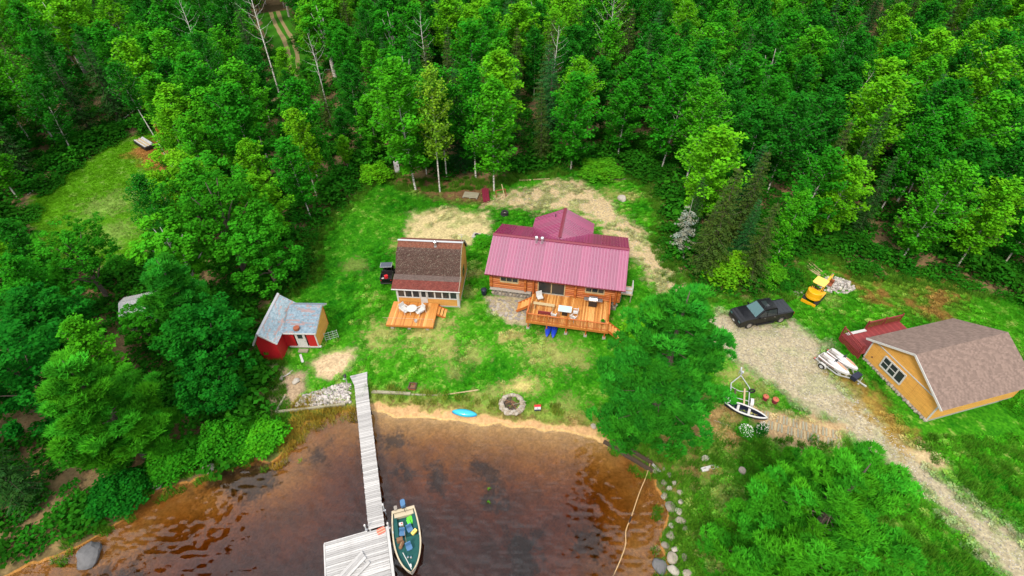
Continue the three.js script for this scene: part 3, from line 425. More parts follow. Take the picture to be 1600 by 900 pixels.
// --- trees that can be singled out
const EDGE = [
  // name, label, x, z, height, width scale, prototype, crown, trunk, lean
  ['aspen_tree', 'tall aspen with yellow-green leaves and pale trunk at the dirt edge behind the brown-roofed cabin', -9.6, -61.1, 16.3, 0.8, aspen(31, 14, 2.1, 0.3, 0.75, 0.26), F.yellow, T.birch, 0.02],
  ['aspen_tree', 'tall aspen with a leaning pale trunk beside the yellow-leaved aspen', -12.9, -61.6, 17, 1.0, ASP[1], F.aspen[1], T.birch, -0.06],
  ['aspen_tree', 'slim aspen with two bare pale stems behind the yellow-leaved aspen', -9.0, -64.6, 15, 0.85, ASP[2], F.aspen[0], T.birch, 0.0],
  ['aspen_tree', 'leafy aspen with a straight white trunk behind the grey pallet', -5.0, -64.7, 14.8, 0.95, ASP[0], F.aspen[0], T.birch, 0.0],
  ['aspen_tree', 'leafy aspen with a white trunk beside the maroon metal sheets', -2.4, -61.4, 14.8, 0.95, ASP[4], F.aspen[1], T.birch, 0.0],
  ['aspen_tree', 'bushy aspen on a thin grey trunk behind the maroon-roofed wing', 8.3, -66.9, 13.4, 1.05, ASP[3], F.aspen[0], T.aspenBark, 0.03],
  ['aspen_tree', 'round bright green aspen at the forest edge above the dead grey spruce', 22.6, -53.4, 12.6, 1.15, ASP[3], F.aspen[3], T.birch, 0.02],
  ['aspen_tree', 'young leafy aspen with a slanting white trunk across the lawn from the black pickup', 28.4, -44.6, 10.4, 0.85, ASP[5], F.aspen[1], T.birch, 0.0],
  ['aspen_tree', 'bright leafy aspen behind the pile of stones by the excavator', 35.8, -50.2, 11, 1.05, ASP[1], F.aspen[3], T.birch, -0.05],
  ['birch_tree', 'nearly leafless white birch with forked bare limbs beside the forest track', -41.5, -93.5, 18.5, 0.9, aspen(33, 14, 2.4, 0.42, 0.05, 0.2, 24), F.aspen[2], T.birch, 0.05],
  ['birch_tree', 'white birch leaning over the lumber stack at the grassy clearing', -48.2, -67.5, 14.5, 0.8, aspen(34, 14, 2.0, 0.62, 0.5), F.aspen[2], T.birch, 0.12],
  ['birch_tree', 'dead-topped birch with bare white crown standing above the aspens', 16, -93.6, 17.5, 1.0, aspen(35, 14, 2.5, 0.35, 0.16, 0.24, 30), F.lime, T.birch, 0.0],
  ['aspen_tree', 'aspen with an orange-tinged crown in the woods behind the lawn', -25.5, -59.5, 12, 0.85, ASP[2], F.bright, T.aspenBark, 0.0],
];
for (const [n, l, x, z, H, w, pr, c, t, lean] of EDGE) plantTree(n, l, n === 'birch_tree' ? 'birch tree' : 'aspen tree', pr, x, z, { s: H / 14 * w, sy: 1 / w, crown: c, trunk: t, turn: x * 1.7, lean: [0, lean] });
{ // spruces at the edge
  const deadS = spruce(41, 7, 1.8, 0.5);
  plantTree('spruce_tree', 'dead grey spruce with bare drooping branches at the edge of the gravel strip', 'spruce tree', deadS, 19.3, -48.4, { s: 1, crown: F.deadGrey, trunk: T.dead, turn: 1 });
  plantTree('spruce_tree', 'brownish spruce beside the dead grey spruce', 'spruce tree', SPR[2], 21.6, -47.2, { s: 0.6, crown: F.spruce[1], trunk: T.dark, turn: 2 });
  plantTree('spruce_tree', 'thin spruce with a rusty brown crown between the aspens', 'spruce tree', SPR[3], 24.7, -84, { s: 1.05, crown: F.brownNeedle, trunk: T.dark, turn: 3 });
  plantTree('spruce_tree', 'dark spruce behind the round shrub facing the black pickup', 'spruce tree', SPR[0], 25.4, -46.4, { s: 0.66, crown: F.spruce[2], trunk: T.dark, turn: 4 });
  plantTree('spruce_tree', 'small dark spruce beside the grassy clearing and the lumber stack', 'spruce tree', SPR[1], -45, -68.2, { s: 0.62, crown: F.spruce[0], trunk: T.dark, turn: 4 });
}
plantTree('pine_tree', 'big spreading white pine between the log house deck and the beach', 'pine tree', whitePine(51, 16.2, 5.9, 1.1, 0.10, 0.30, 0.6), 11.3, -24.9, { crown: F.pine, trunk: T.dark, turn: 0.6 });
plantTree('pine_tree', 'broad white pine on the bank beside the boulders of the lake shore', 'pine tree', whitePine(52, 13.6, 6.5, 1.5, 0.04, 0.28, 0.66), 18.4, -14.2, { crown: F.pineB, trunk: T.dark, turn: 2 });
plantTree('pine_tree', 'white pine with flat boughs on the wooded bank above the lake', 'pine tree', whitePine(53, 12, 4.2, 1.3, 0.15, 0.4), -29.4, -22.6, { crown: F.pineB, trunk: T.dark, turn: 1 });
plantTree('pine_tree', 'dark green pine behind the gable of the red shed', 'pine tree', whitePine(54, 10.5, 3.4, 1.2, 0.2, 0.38), -29.6, -34.4, { crown: F.pine, trunk: T.dark, turn: 4 });
const BROAD = [broadleaf(61, 12, 4.4), broadleaf(62, 10, 3.8), broadleaf(63, 9, 3.6)];
plantTree('maple_tree', 'large round bright green maple between the two lawns', 'maple tree', BROAD[0], -29.4, -44.6, { s: 1.12, crown: F.maple, trunk: T.dark, turn: 0.4 });
plantTree('maple_tree', 'lime green maple crown at the corner of the grassy clearing', 'maple tree', BROAD[1], -37.2, -52.4, { s: 1.06, crown: F.bright, trunk: T.dark, turn: 2.4 });
plantTree('maple_tree', 'dark green maple overhanging the lawn behind the red shed', 'maple tree', BROAD[1], -25.2, -42.2, { s: 0.98, crown: F.maple, trunk: T.dark, turn: 1.2 });
plantTree('maple_tree', 'dense maple whose boughs touch the front gable of the red shed', 'maple tree', BROAD[2], -25.7, -30.6, { s: 1.0, crown: F.mapleDark, trunk: T.dark, turn: 3 });
plantTree('maple_tree', 'maple shading the small white-roofed shed', 'maple tree', BROAD[2], -40.4, -31.6, { s: 1.06, crown: F.mapleDark, trunk: T.dark, turn: 5 });
plantTree('maple_tree', 'low leafy maple on the bank beside the bare earth by the red shed', 'maple tree', BROAD[2], -24.6, -26.6, { s: 0.72, crown: F.mapleDark, trunk: T.dark, turn: 0.7 });
plantTree('maple_tree', 'full maple beside the grassy clearing and the white-roofed shed', 'maple tree', BROAD[0], -42.2, -40.6, { s: 0.84, crown: F.maple, trunk: T.dark, turn: 4.1 });
plantTree('maple_tree', 'small maple in front of the wall of the white-roofed shed', 'maple tree', BROAD[1], -33.9, -34.0, { s: 0.52, crown: F.maple, trunk: T.dark, turn: 2.2 });
plantTree('maple_tree', 'tall maple on the wooded bank next to the flat-boughed pine', 'maple tree', BROAD[1], -36.8, -25.8, { s: 1.1, crown: F.mapleDark, trunk: T.dark, turn: 5.3 });
const SH = [shrub(71, 1.7, 2.0, 0.2, 90, 34), shrub(72, 1.3, 1.3, 0.17, 60, 32), shrub(73, 1.0, 0.9, 0.15, 40, 30)];
const shrubs = [ // label, x, z, scale, height, proto, crown
  ['round bright shrub at the forest edge across from the black pickup', 23.3, -43.6, 1.35, 1.5, 0, F.bright],
  ['low bushy shrub in front of the slanting white aspen trunk', 27.4, -43.4, 0.9, 1.1, 0, F.lime],
  ['leafy shrub behind the big pine beside the log house steps', 12.9, -35.2, 1.0, 1.0, 0, F.aspen[3]],
  ['leafy shrub at the bottom of the deck steps', 15.4, -36.2, 1.1, 0.9, 0, F.lime],
  ['dense green bush on the lake bank beside the tan reeds', -20.8, -23.9, 1.05, 0.75, 0, F.aspen[1]],
  ['dense green bush on the lake bank by the white boulder', -23.3, -23.6, 0.95, 1.25, 0, F.maple],
  ['low bush drooping over the lake at the wooded bank', -26.5, -22.0, 0.95, 0.8, 0, F.maple],
  ['rounded bush on the wooded bank above the dark rocks', -29.6, -19.2, 1.0, 0.9, 0, F.mapleDark],
  ['spreading bush at the lawn corner beside the white cabinet', -18.6, -64.6, 1.1, 1.0, 0, F.aspen[3]],
  ['lush low bush on the lawn edge behind the gravel strip', 12.5, -66.2, 1.5, 0.75, 0, F.lime],
  ['small bush of white blossom beside the dark canoe', 19.1, -24.4, 0.62, 0.9, 2, F.maple],
  ['narrow bush of white blossom near the plank path', 20.3, -24.4, 0.5, 1.3, 2, F.mapleDark],
  ['grass-green bush between the patio and the wing of the log house', 2.0, -50.3, 0.9, 0.7, 1, F.aspen[1]],
  ['green bush against the corner of the log house roof', -3.5, -50.0, 0.8, 0.6, 1, F.aspen[1]],
  ['thicket shrub under the big pine at the water edge', 8.8, -25.6, 1.0, 0.9, 1, F.maple],
  ['shrub between the big pine and the white boat trailer', 16.8, -31.2, 0.9, 1.0, 1, F.lime],
  ['bush beside the stone heap by the excavator', 29.0, -41.9, 0.6, 0.8, 2, F.under],
];
for (const [l, x, z, s, sy, k, c] of shrubs) { const o = plantTree('shrub', l, 'shrub', SH[k], x, z, { s, sy: sy / s, turn: x, crown: c, trunk: T.dark }); if (/blossom/.test(l)) { const q = rng(90 + Math.round(x)), L = new Leaves(); for (let i = 0; i < 150; i++) { const a = q() * 6.28, f = Math.sqrt(q()), y = 0.3 + 0.95 * Math.sqrt(1 - f * f * 0.9) * (0.7 + 0.4 * q()); const t = q() * 6.28; L.leaf(Math.cos(a) * f, y, Math.sin(a) * f, 0.05 * Math.cos(t), 0.02, 0.05 * Math.sin(t), -0.05 * Math.sin(t), 0.02, 0.05 * Math.cos(t), [1, 1, 1]); } part('blossoms', L.geo(), F.flower, o); } }

// --- the forest: nearest trees one by one, what lies deeper as one mass
{
  const q = rng(2024), spots = [], cell = 4.3, grid = new Map(), key = (x, z) => Math.floor(x / cell) + ':' + Math.floor(z / cell);
  const fixed = [...EDGE.map(e => [e[2], e[3], 2.6]), [19.3, -48.4, 2], [21.6, -46.8, 2], [25.2, -45.6, 2], [-45, -68.2, 1.5], [11.3, -24.9, 6], [-29.4, -22.6, 3.6], [-29.6, -34.4, 3.2], [-29.4, -44.6, 5], [-37.2, -52.4, 4.6], [-24.6, -42.6, 4], [-26.9, -30.8, 3.6], [-40.4, -31.6, 4], [-37, -34, 3], [-33.5, -35, 3.6], [-32, -33, 2.6], [-24.6, -26.6, 3], [-36, -38, 3.4], [-42.2, -40.6, 4], [-38.5, -37, 3], [-36.8, -25.8, 4]];
  const th = 42 * Math.PI / 180, cs = Math.cos(th), sn = Math.sin(th);
  for (let tries = 0; tries < 26000; tries++) {
    const x = -175 + q() * 350, z = -178 + q() * 166;
    const dp = -z * cs + 37 * sn; if (Math.abs(x) > dp * 0.985 + 7) continue;
    const e = Math.min(polyDist(CLEAR, x, z), polyDist(LEFTCLEAR, x, z)); if (e < 1.9) continue;
    if (polyDist(TRACK, x, z) < 2.6 || polyDist(SHORE, x, z) < 2.2) continue;
    if (fixed.some(f => Math.hypot(f[0] - x, f[1] - z) < f[2])) continue;
    const min = x < -22 && z > -60 ? 4.9 : 4.3; let ok = true; const gx = Math.floor(x / cell), gz = Math.floor(z / cell);
    for (let a = -2; a <= 2 && ok; a++) for (let b = -2; b <= 2 && ok; b++) for (const p of grid.get((gx + a) + ':' + (gz + b)) || []) if (Math.hypot(p.x - x, p.z - z) < min) { ok = false; break; }
    if (!ok) continue;
    const k = key(x, z); if (!grid.has(k)) grid.set(k, []);
    const mixn = fbm(x / 14, z / 14, 3, 101), right = sstep(5, 45, x);
    const p = { x, z, e, type: mixn + (q() - 0.5) * 0.5 < 0.375 + (e < 5 ? -0.12 : 0) ? 'spruce' : 'aspen', a: q(), b: q(), c: q(), d: Math.hypot(x, 38, z) };
    grid.get(k).push(p); spots.push(p);
  }
  spots.sort((m, n) => m.d - n.d);
  const count = { aspen: 0, spruce: 0 }, rest = [];
  const AC = ['mid green', 'fresh green', 'deep green', 'light green'], SC = ['dark green', 'olive', 'blue-green'];
  const zone = p => p.z > -32 && p.x < -15 ? 'on the wooded bank of the lake' : polyDist(TRACK, p.x, p.z) < 13 ? 'beside the forest track' : p.x < -38 && p.z > -86 ? 'around the grassy clearing' : p.x < -19 && p.z > -64 ? 'in the woods behind the red shed' : p.x < -40 ? 'deep in the woods beyond the grassy clearing'
    : p.z < -95 ? (p.x < 0 ? 'deep in the woods beyond the brown-roofed cabin' : p.x < 40 ? 'deep in the woods beyond the log house' : 'deep in the woods beyond the excavator') : p.x < -4 ? 'in the woods behind the brown-roofed cabin' : p.x < 18 ? 'in the woods behind the log house' : p.x < 31 ? 'in the woods facing the black pickup' : p.x < 46 ? 'in the woods behind the excavator' : 'in the woods beyond the orange cottage';
  for (const p of spots) {
    const asp = p.type === 'aspen', H = (Math.abs(p.x + 34 - (p.z + 85) * 0.32) < 6 && p.z > -100 && p.z < -66 ? 0.5 : 1) * (asp ? 10.5 + 4.6 * p.a : 9.5 + 6 * p.a) * (p.e < 4 ? 0.88 : 1) * (p.x < -22 && p.z > -60 ? 0.85 : 1);
    const v = fbm(p.x / 9, p.z / 9, 2, 131) + (p.b - 0.5) * 0.7, ci = asp ? (v < 0.36 ? 2 : v < 0.55 ? 0 : v < 0.72 ? 1 : 3) : Math.floor(p.b * 3), pr = asp ? ASP[Math.floor(p.c * 10)] : SPR[Math.floor(p.c * 4)];
    const s = H / (asp ? 14 : 13), w = 0.9 + 0.3 * p.b, o = { s: s * w, sy: 1 / w, turn: p.c * 40, crown: asp ? F.aspen[ci] : F.spruce[ci], trunk: asp ? (p.a > 0.45 ? T.birch : T.aspenBark) : T.dark, lean: [(p.a - 0.5) * 0.1, (p.c - 0.5) * 0.1] };
    if (count[p.type] < 285) { count[p.type]++; plantTree(asp ? 'aspen_tree' : 'spruce_tree', (p.e < 4.5 ? (asp ? 'leafy ' : 'pointed ') + (asp ? AC : SC)[ci] + (asp ? ' aspen' : ' spruce') + ' at the open edge ' : (H > 12.6 ? 'tall ' : 'shorter ') + (asp ? AC : SC)[ci] + (asp ? ' aspen ' : ' spruce ')) + zone(p), asp ? 'aspen tree' : 'spruce tree', pr, p.x, p.z, { ...o, group: asp ? 'aspens of the forest' : 'spruces of the forest' }); }
    else rest.push({ ...o, pr, x: p.x, z: p.z });
  }
  console.log('trees', spots.length, JSON.stringify(count), 'rest', rest.length);
  if (rest.length) {
    const g = new THREE.Group(); g.name = 'far_forest'; g.userData = { kind: 'stuff', label: 'dense mixed forest in the distance behind the clearing', category: 'forest' }; scene.add(g);
    const by = new Map(); for (const t of rest) for (const [geo, mat, nm] of [[t.pr.trunk, t.trunk, 'trunk'], [t.pr.crown, t.crown, 'crown']]) { const k = geo.uuid + mat.uuid; if (!by.has(k)) by.set(k, { geo, mat, nm, l: [] }); by.get(k).l.push(t); }
    const d = new THREE.Object3D();
    for (const { geo, mat, nm, l } of by.values()) { const im = new THREE.InstancedMesh(geo, mat, l.length); im.name = nm; im.castShadow = im.receiveShadow = true; im.userData = { kind: 'stuff' }; l.forEach((t, i) => { d.position.set(t.x, heightAt(t.x, t.z), t.z); d.rotation.set(t.lean[0], t.turn, t.lean[1]); d.scale.set(t.s, t.s * t.sy, t.s); d.updateMatrix(); im.setMatrixAt(i, d.matrix); }); g.add(im); }
  }
  { const sn = aspen(36, 14, 1.9, 0.45, 0.02, 0.2, 20); for (const [x, z, H, ln, l] of [[30, -72, 13, 0.16, 'bare dead birch trunk leaning in the woods beyond the bright aspen above the pickup'], [41, -88, 14, 0.2, 'long bare white birch slanting through the woods beyond the excavator'], [52, -60, 11, -0.15, 'bare pale snag among the aspens beyond the orange cottage'], [-30, -84, 14, 0.08, 'bare white snag in the woods behind the red shed and the lawn'], [-14, -90, 15, 0.03, 'slim bare birch stem rising in the woods beyond the brown-roofed cabin'], [6, -84, 15, -0.04, 'slim bare birch stem rising in the woods beyond the log house'], [47, -74, 12, 0.22, 'leaning dead birch pair of grey stems in the woods near the cottage side'], [-55, -96, 15, -0.06, 'bare birch stem beyond the lumber stack in the clearing']]) plantTree('birch_tree', l, 'birch tree', sn, x, z, { s: H / 14, crown: F.aspen[2], trunk: T.birch, turn: x, lean: [0.05, ln] }); }
  // undergrowth on the forest floor and along its edge
  const ug = shrub(81, 1.0, 0.8, 0.26, 14, 10).crown, ul = [];
  for (let k = 0; k < 16000 && ul.length < 5200; k++) { const x = -95 + q() * 190, z = -125 + q() * 112, dp = -z * cs + 37 * sn; if (Math.abs(x) > dp + 5) continue; const e = Math.min(polyDist(CLEAR, x, z), polyDist(LEFTCLEAR, x, z)); if (e < -0.6 || polyDist(SHORE, x, z) < 0.5 || polyDist(TRACK, x, z) < 0.8) continue; if (x > -18 && x < 3 && z > -66 && e < 2.5) continue; if (Math.hypot(x + 36, z + 38) < 3) continue; if (q() > 0.9 - 0.4 * sstep(3, 14, e)) continue; ul.push([x, z, q(), q(), e]); }
  const im = new THREE.InstancedMesh(ug, F.under, ul.length), d = new THREE.Object3D(), c = new THREE.Color(); im.name = 'undergrowth'; im.castShadow = im.receiveShadow = true;
  ul.forEach(([x, z, a, b, e], i) => { d.position.set(x, heightAt(x, z) - 0.1, z); d.rotation.set(0, a * 6.3, 0); const s = (0.5 + 0.9 * b) * (e < 1 ? 0.7 : e < 4 ? 1.35 : 1); d.scale.set(s, s * (0.6 + 0.7 * a), s); d.updateMatrix(); im.setMatrixAt(i, d.matrix); const k = 0.5 + 0.75 * a; c.setRGB(k * (0.75 + 0.6 * b), k, k * 0.9); im.setColorAt(i, c); });
  im.userData = { kind: 'stuff', label: 'leafy undergrowth and ferns on the forest floor', category: 'undergrowth' }; scene.add(im);
}
function px_floor(px, pz) { return (px > -12.5 && px < -5 && pz > -46 && pz < -36.3) || (px > -1.5 && px < 11.8 && pz > -50 && pz < -36) || (px > -24 && px < -18.5 && pz > -37.5 && pz < -32.5) || (px > 33 && px < 42 && pz > -34 && pz < -24); }
{ // grass of the lawns
  const q = rng(555), L = new Leaves();
  for (let k = 0; k < 64; k++) { const a = q() * 6.283, l = 0.02 + 0.06 * q(), h = 0.05 + 0.08 * q(); const c = tint(q, 0.4); L.needle((q() - 0.5) * 0.6, -0.02, (q() - 0.5) * 0.6, Math.cos(a) * l, h, Math.sin(a) * l, 0.016, c); }
  const g = L.geo(), list = [];
  for (let x = -62; x < 56; x += 0.44) for (let z = -82; z < -9; z += 0.44) {
    const px = x + (q() - 0.5) * 0.4, pz = z + (q() - 0.5) * 0.4, dp = -pz * 0.743 + 25; if (Math.abs(px) > dp * 0.97 + 1) continue;
    if (px > 0 && pz > -13 && px > 25) continue;
    const d = groundAt(px, pz); if (d < 0.6 || GC.grass < 0.25 || q() > GC.grass + 0.1) continue;
    // leave the floors of buildings free
    if (px > -12.5 && px < -5 && pz > -46 && pz < -39.5) continue; if (px > -1.5 && px < 11.8 && pz > -50 && pz < -38.5) continue; if (px > -24 && px < -18.5 && pz > -37.5 && pz < -32.5) continue; if (px > 33 && px < 42 && pz > -34 && pz < -24) continue;
    const k = 1.12 * (0.82 + 0.36 * q()); list.push([px, pz, GC.r * k, GC.g * k, GC.b * k, q(), d]);
  }
  const im = new THREE.InstancedMesh(g, F.grass, list.length), d = new THREE.Object3D(), c = new THREE.Color(); im.name = 'grass'; im.castShadow = im.receiveShadow = true;
  list.forEach(([x, z, r, gg, b, a, sd], i) => { d.position.set(x, heightAt(x, z), z); d.rotation.set(0, a * 6.3, 0); const h = 0.7 + 0.9 * vnoise(x / 1.6, z / 1.6, 77) + (z < -55 || x > 30 ? 0.5 : 0); d.scale.set(1, h, 1); d.updateMatrix(); im.setMatrixAt(i, d.matrix); c.setRGB(r, gg, b); im.setColorAt(i, c); });
  im.userData = { kind: 'stuff', label: 'short green grass of the lawns', category: 'grass' }; scene.add(im); console.log('grass', list.length);
  // taller sedge and weeds by the water and along the woods
  const L2 = new Leaves(); for (let k = 0; k < 70; k++) { const a = q() * 6.283, l = 0.08 + 0.2 * q(), h = 0.22 + 0.34 * q(), c = tint(q, 0.4); L2.needle((q() - 0.5) * 0.6, -0.04, (q() - 0.5) * 0.6, Math.cos(a) * l, h, Math.sin(a) * l, 0.022, c); }
  const g2 = L2.geo(), list2 = [];
  for (let k = 0; k < 60000 && list2.length < 5200; k++) {
    const x = -32 + q() * 82, z = -68 + q() * 58, sd = polyDist(SHORE, x, z), e = polyDist(CLEAR, x, z); if (sd < -0.9 || Math.abs(x) > -z * 0.743 + 26) continue;
    const beach = x > -12.8 && x < 8; let w = 0, col = null;
    if (sd < 2.4 && !(beach && sd < 1.3)) { const y = x < -13.5 && x > -19; w = sd < 0.2 ? (y ? 0.55 : 0.12) : y ? 0.9 : beach ? 0.14 : 0.5; col = y ? [0.24 + 0.1 * q(), 0.22, 0.03] : beach ? [0.17, 0.24, 0.03] : [0.07, 0.22, 0.012]; }
    else if (Math.abs(e) < 1.6 && sd > 2) { w = 0.35; col = [0.06, 0.17, 0.012]; }
    else if (e < 0 && x > 13 && z > -24 && sd > 1.5) { if (polyDist(PATCH[2].p, x, z) < 0.8) continue; w = 0.25; col = [0.06, 0.2, 0.012]; }
    if (q() > w) continue; if (x > -17.5 && x < -13.6 && z < -27.5 && z > -30 && q() < 0.9) continue; const t = 0.7 + 0.6 * q(); list2.push([x, z, col[0] * t, col[1] * t, col[2] * t, q()]);
  }
  const im2 = new THREE.InstancedMesh(g2, F.grass, list2.length); im2.name = 'sedge_grass'; im2.castShadow = im2.receiveShadow = true;
  list2.forEach(([x, z, r, gg, b, a], i) => { d.position.set(x, Math.max(heightAt(x, z), -0.12), z); d.rotation.set(0, a * 6.3, 0); const s = 0.6 + 0.8 * a; d.scale.set(1, s, 1); d.updateMatrix(); im2.setMatrixAt(i, d.matrix); c.setRGB(r, gg, b); im2.setColorAt(i, c); });
  im2.userData = { kind: 'stuff', label: 'tall yellow-green sedge and weeds along the banks', category: 'tall grass' }; scene.add(im2);
  { // broad-leaved weeds and clover heads in the lawn
    const W1 = new Leaves(); for (let k = 0; k < 16; k++) { const a = k * GA, r = 0.05 + 0.14 * q(), t = tint(q, 0.4); W1.leaf(Math.cos(a) * r, 0.05 + 0.05 * q(), Math.sin(a) * r, Math.cos(a) * 0.07, 0.02, Math.sin(a) * 0.07, -Math.sin(a) * 0.03, 0.01, Math.cos(a) * 0.03, t, -0.01); }
    const wl = []; for (let k = 0; k < 40000 && wl.length < 7000; k++) { const x = -26 + q() * 74, z = -68 + q() * 56; if (polyDist(CLEAR, x, z) > -0.4 || Math.abs(x) > -z * 0.743 + 26) continue; const d0 = groundAt(x, z); if (d0 < 1.2 || GC.grass < 0.3) continue; if (vnoise(x / 2.2, z / 2.2, 91) + 0.35 * (x > 14 ? 1 : 0) < 0.42 + 0.4 * q()) continue; if (px_floor(x, z)) continue; const t = 0.9 + 0.45 * q(); wl.push([x, z, GC.r * t, GC.g * t, GC.b * t, q()]); }
    const iw = new THREE.InstancedMesh(W1.geo(), F.grass, wl.length); iw.name = 'lawn_weeds'; iw.castShadow = iw.receiveShadow = true;
    wl.forEach(([x, z, r, gg, b, a], i) => { d.position.set(x, heightAt(x, z), z); d.rotation.set(0, a * 6.3, 0); d.scale.setScalar(0.7 + 1.1 * a); d.updateMatrix(); iw.setMatrixAt(i, d.matrix); c.setRGB(r, gg, b); iw.setColorAt(i, c); });
    iw.userData = { kind: 'stuff', label: 'broad-leaved weeds scattered through the lawns', category: 'weeds' }; scene.add(iw);
  }
  // loose stones of the gravel
  const pb = rock(0.05, 4, 0.6, 0), lp = [];
  for (let k = 0; k < 60000 && lp.length < 9000; k++) { const P = PATCH[k % 3 === 0 ? 1 : 2], B = P.b, x = lerp(B[0], B[2], q()), z = lerp(B[1], B[3], q()); if (polyDist(P.p, x, z) > -0.2) continue; lp.push([x, z, q(), q()]); }
  const im3 = new THREE.InstancedMesh(pb, std([1, 1, 1], 0.95), lp.length); im3.name = 'gravel'; im3.castShadow = im3.receiveShadow = true;
  lp.forEach(([x, z, a, b], i) => { d.position.set(x, heightAt(x, z) + 0.005, z); d.rotation.set(a * 3, b * 6, 0); d.scale.setScalar(0.5 + 1.1 * a * a); d.updateMatrix(); im3.setMatrixAt(i, d.matrix); const t = 0.16 + 0.3 * b; c.setRGB(t, t * 0.93, t * 0.8); im3.setColorAt(i, c); });
  im3.userData = { kind: 'stuff', label: 'loose grey stones of the gravel drive', category: 'gravel' }; scene.add(im3);
}
// ---------------------------------------------------------------- buildings
// weathered sheets: faint streaks of grime down the slope, each sheet faded a little differently
const grime = dataTex(128, 256, (u, v) => { const k = 0.80 + 0.16 * tnoise(u, v, 24, 5, 3) + 0.12 * tnoise(u, v, 9, 12, 8) - 0.12 * sstep(0.72, 0.9, tnoise(u, v, 30, 14, 11)); return [k, k, k]; }, { rep: [1, 1 / 4.75] });
const ROOFM = [[0.23, 0.011, 0.08], [0.215, 0.012, 0.08], [0.25, 0.014, 0.088], [0.205, 0.010, 0.072]].map((c, k) => phys(c, 0.24 + 0.025 * k, { ior: 2.25, map: grime }));
// ribbed metal panel lying in the xz plane: width w along x, length len up the slope (towards -z)
function ribPanel(w, len, nr = 4) {
  const prof = [[0, 0]], p = w / nr; for (let k = 0; k < nr; k++) { const x = k * p; prof.push([x + p * 0.52, 0], [x + p * 0.64, 0.036], [x + p * 0.84, 0.036], [x + p * 0.97, 0]); } prof.push([w, 0]);
  const pos = [], n = prof.length; for (const z of [0, -len]) for (const [x, y] of prof) pos.push(x, y, z);
  const idx = []; for (let i = 0; i < n - 1; i++) idx.push(i, i + 1, n + i, i + 1, n + i + 1, n + i);
  const g = new THREE.BufferGeometry(); g.setAttribute('position', new THREE.Float32BufferAttribute(pos, 3)); g.setAttribute('uv', new THREE.Float32BufferAttribute([0, -len].flatMap(z => prof.flatMap(([x]) => [x, z])), 2)); g.setIndex(idx); return flat(g);
}
function holder(name, parent, pos, rot = [0, 0, 0]) { const o = new THREE.Group(); o.name = name; o.position.set(...pos); o.rotation.set(...rot); parent.add(o); return o; }
function logCourse(len, x, y, z, alongX, mat, parent, r = 0.13) { const g = new THREE.CylinderGeometry(r, r, len, 10, 1); const uv = g.attributes.uv, o = R() * 5; for (let i = 0; i < uv.count; i++) uv.setXY(i, uv.getY(i) * len + o, uv.getX(i) * 0.8 + o); if (alongX) g.rotateZ(Math.PI / 2); else g.rotateX(Math.PI / 2); g.translate(x, y, z); return part('log', g, mat, parent); }

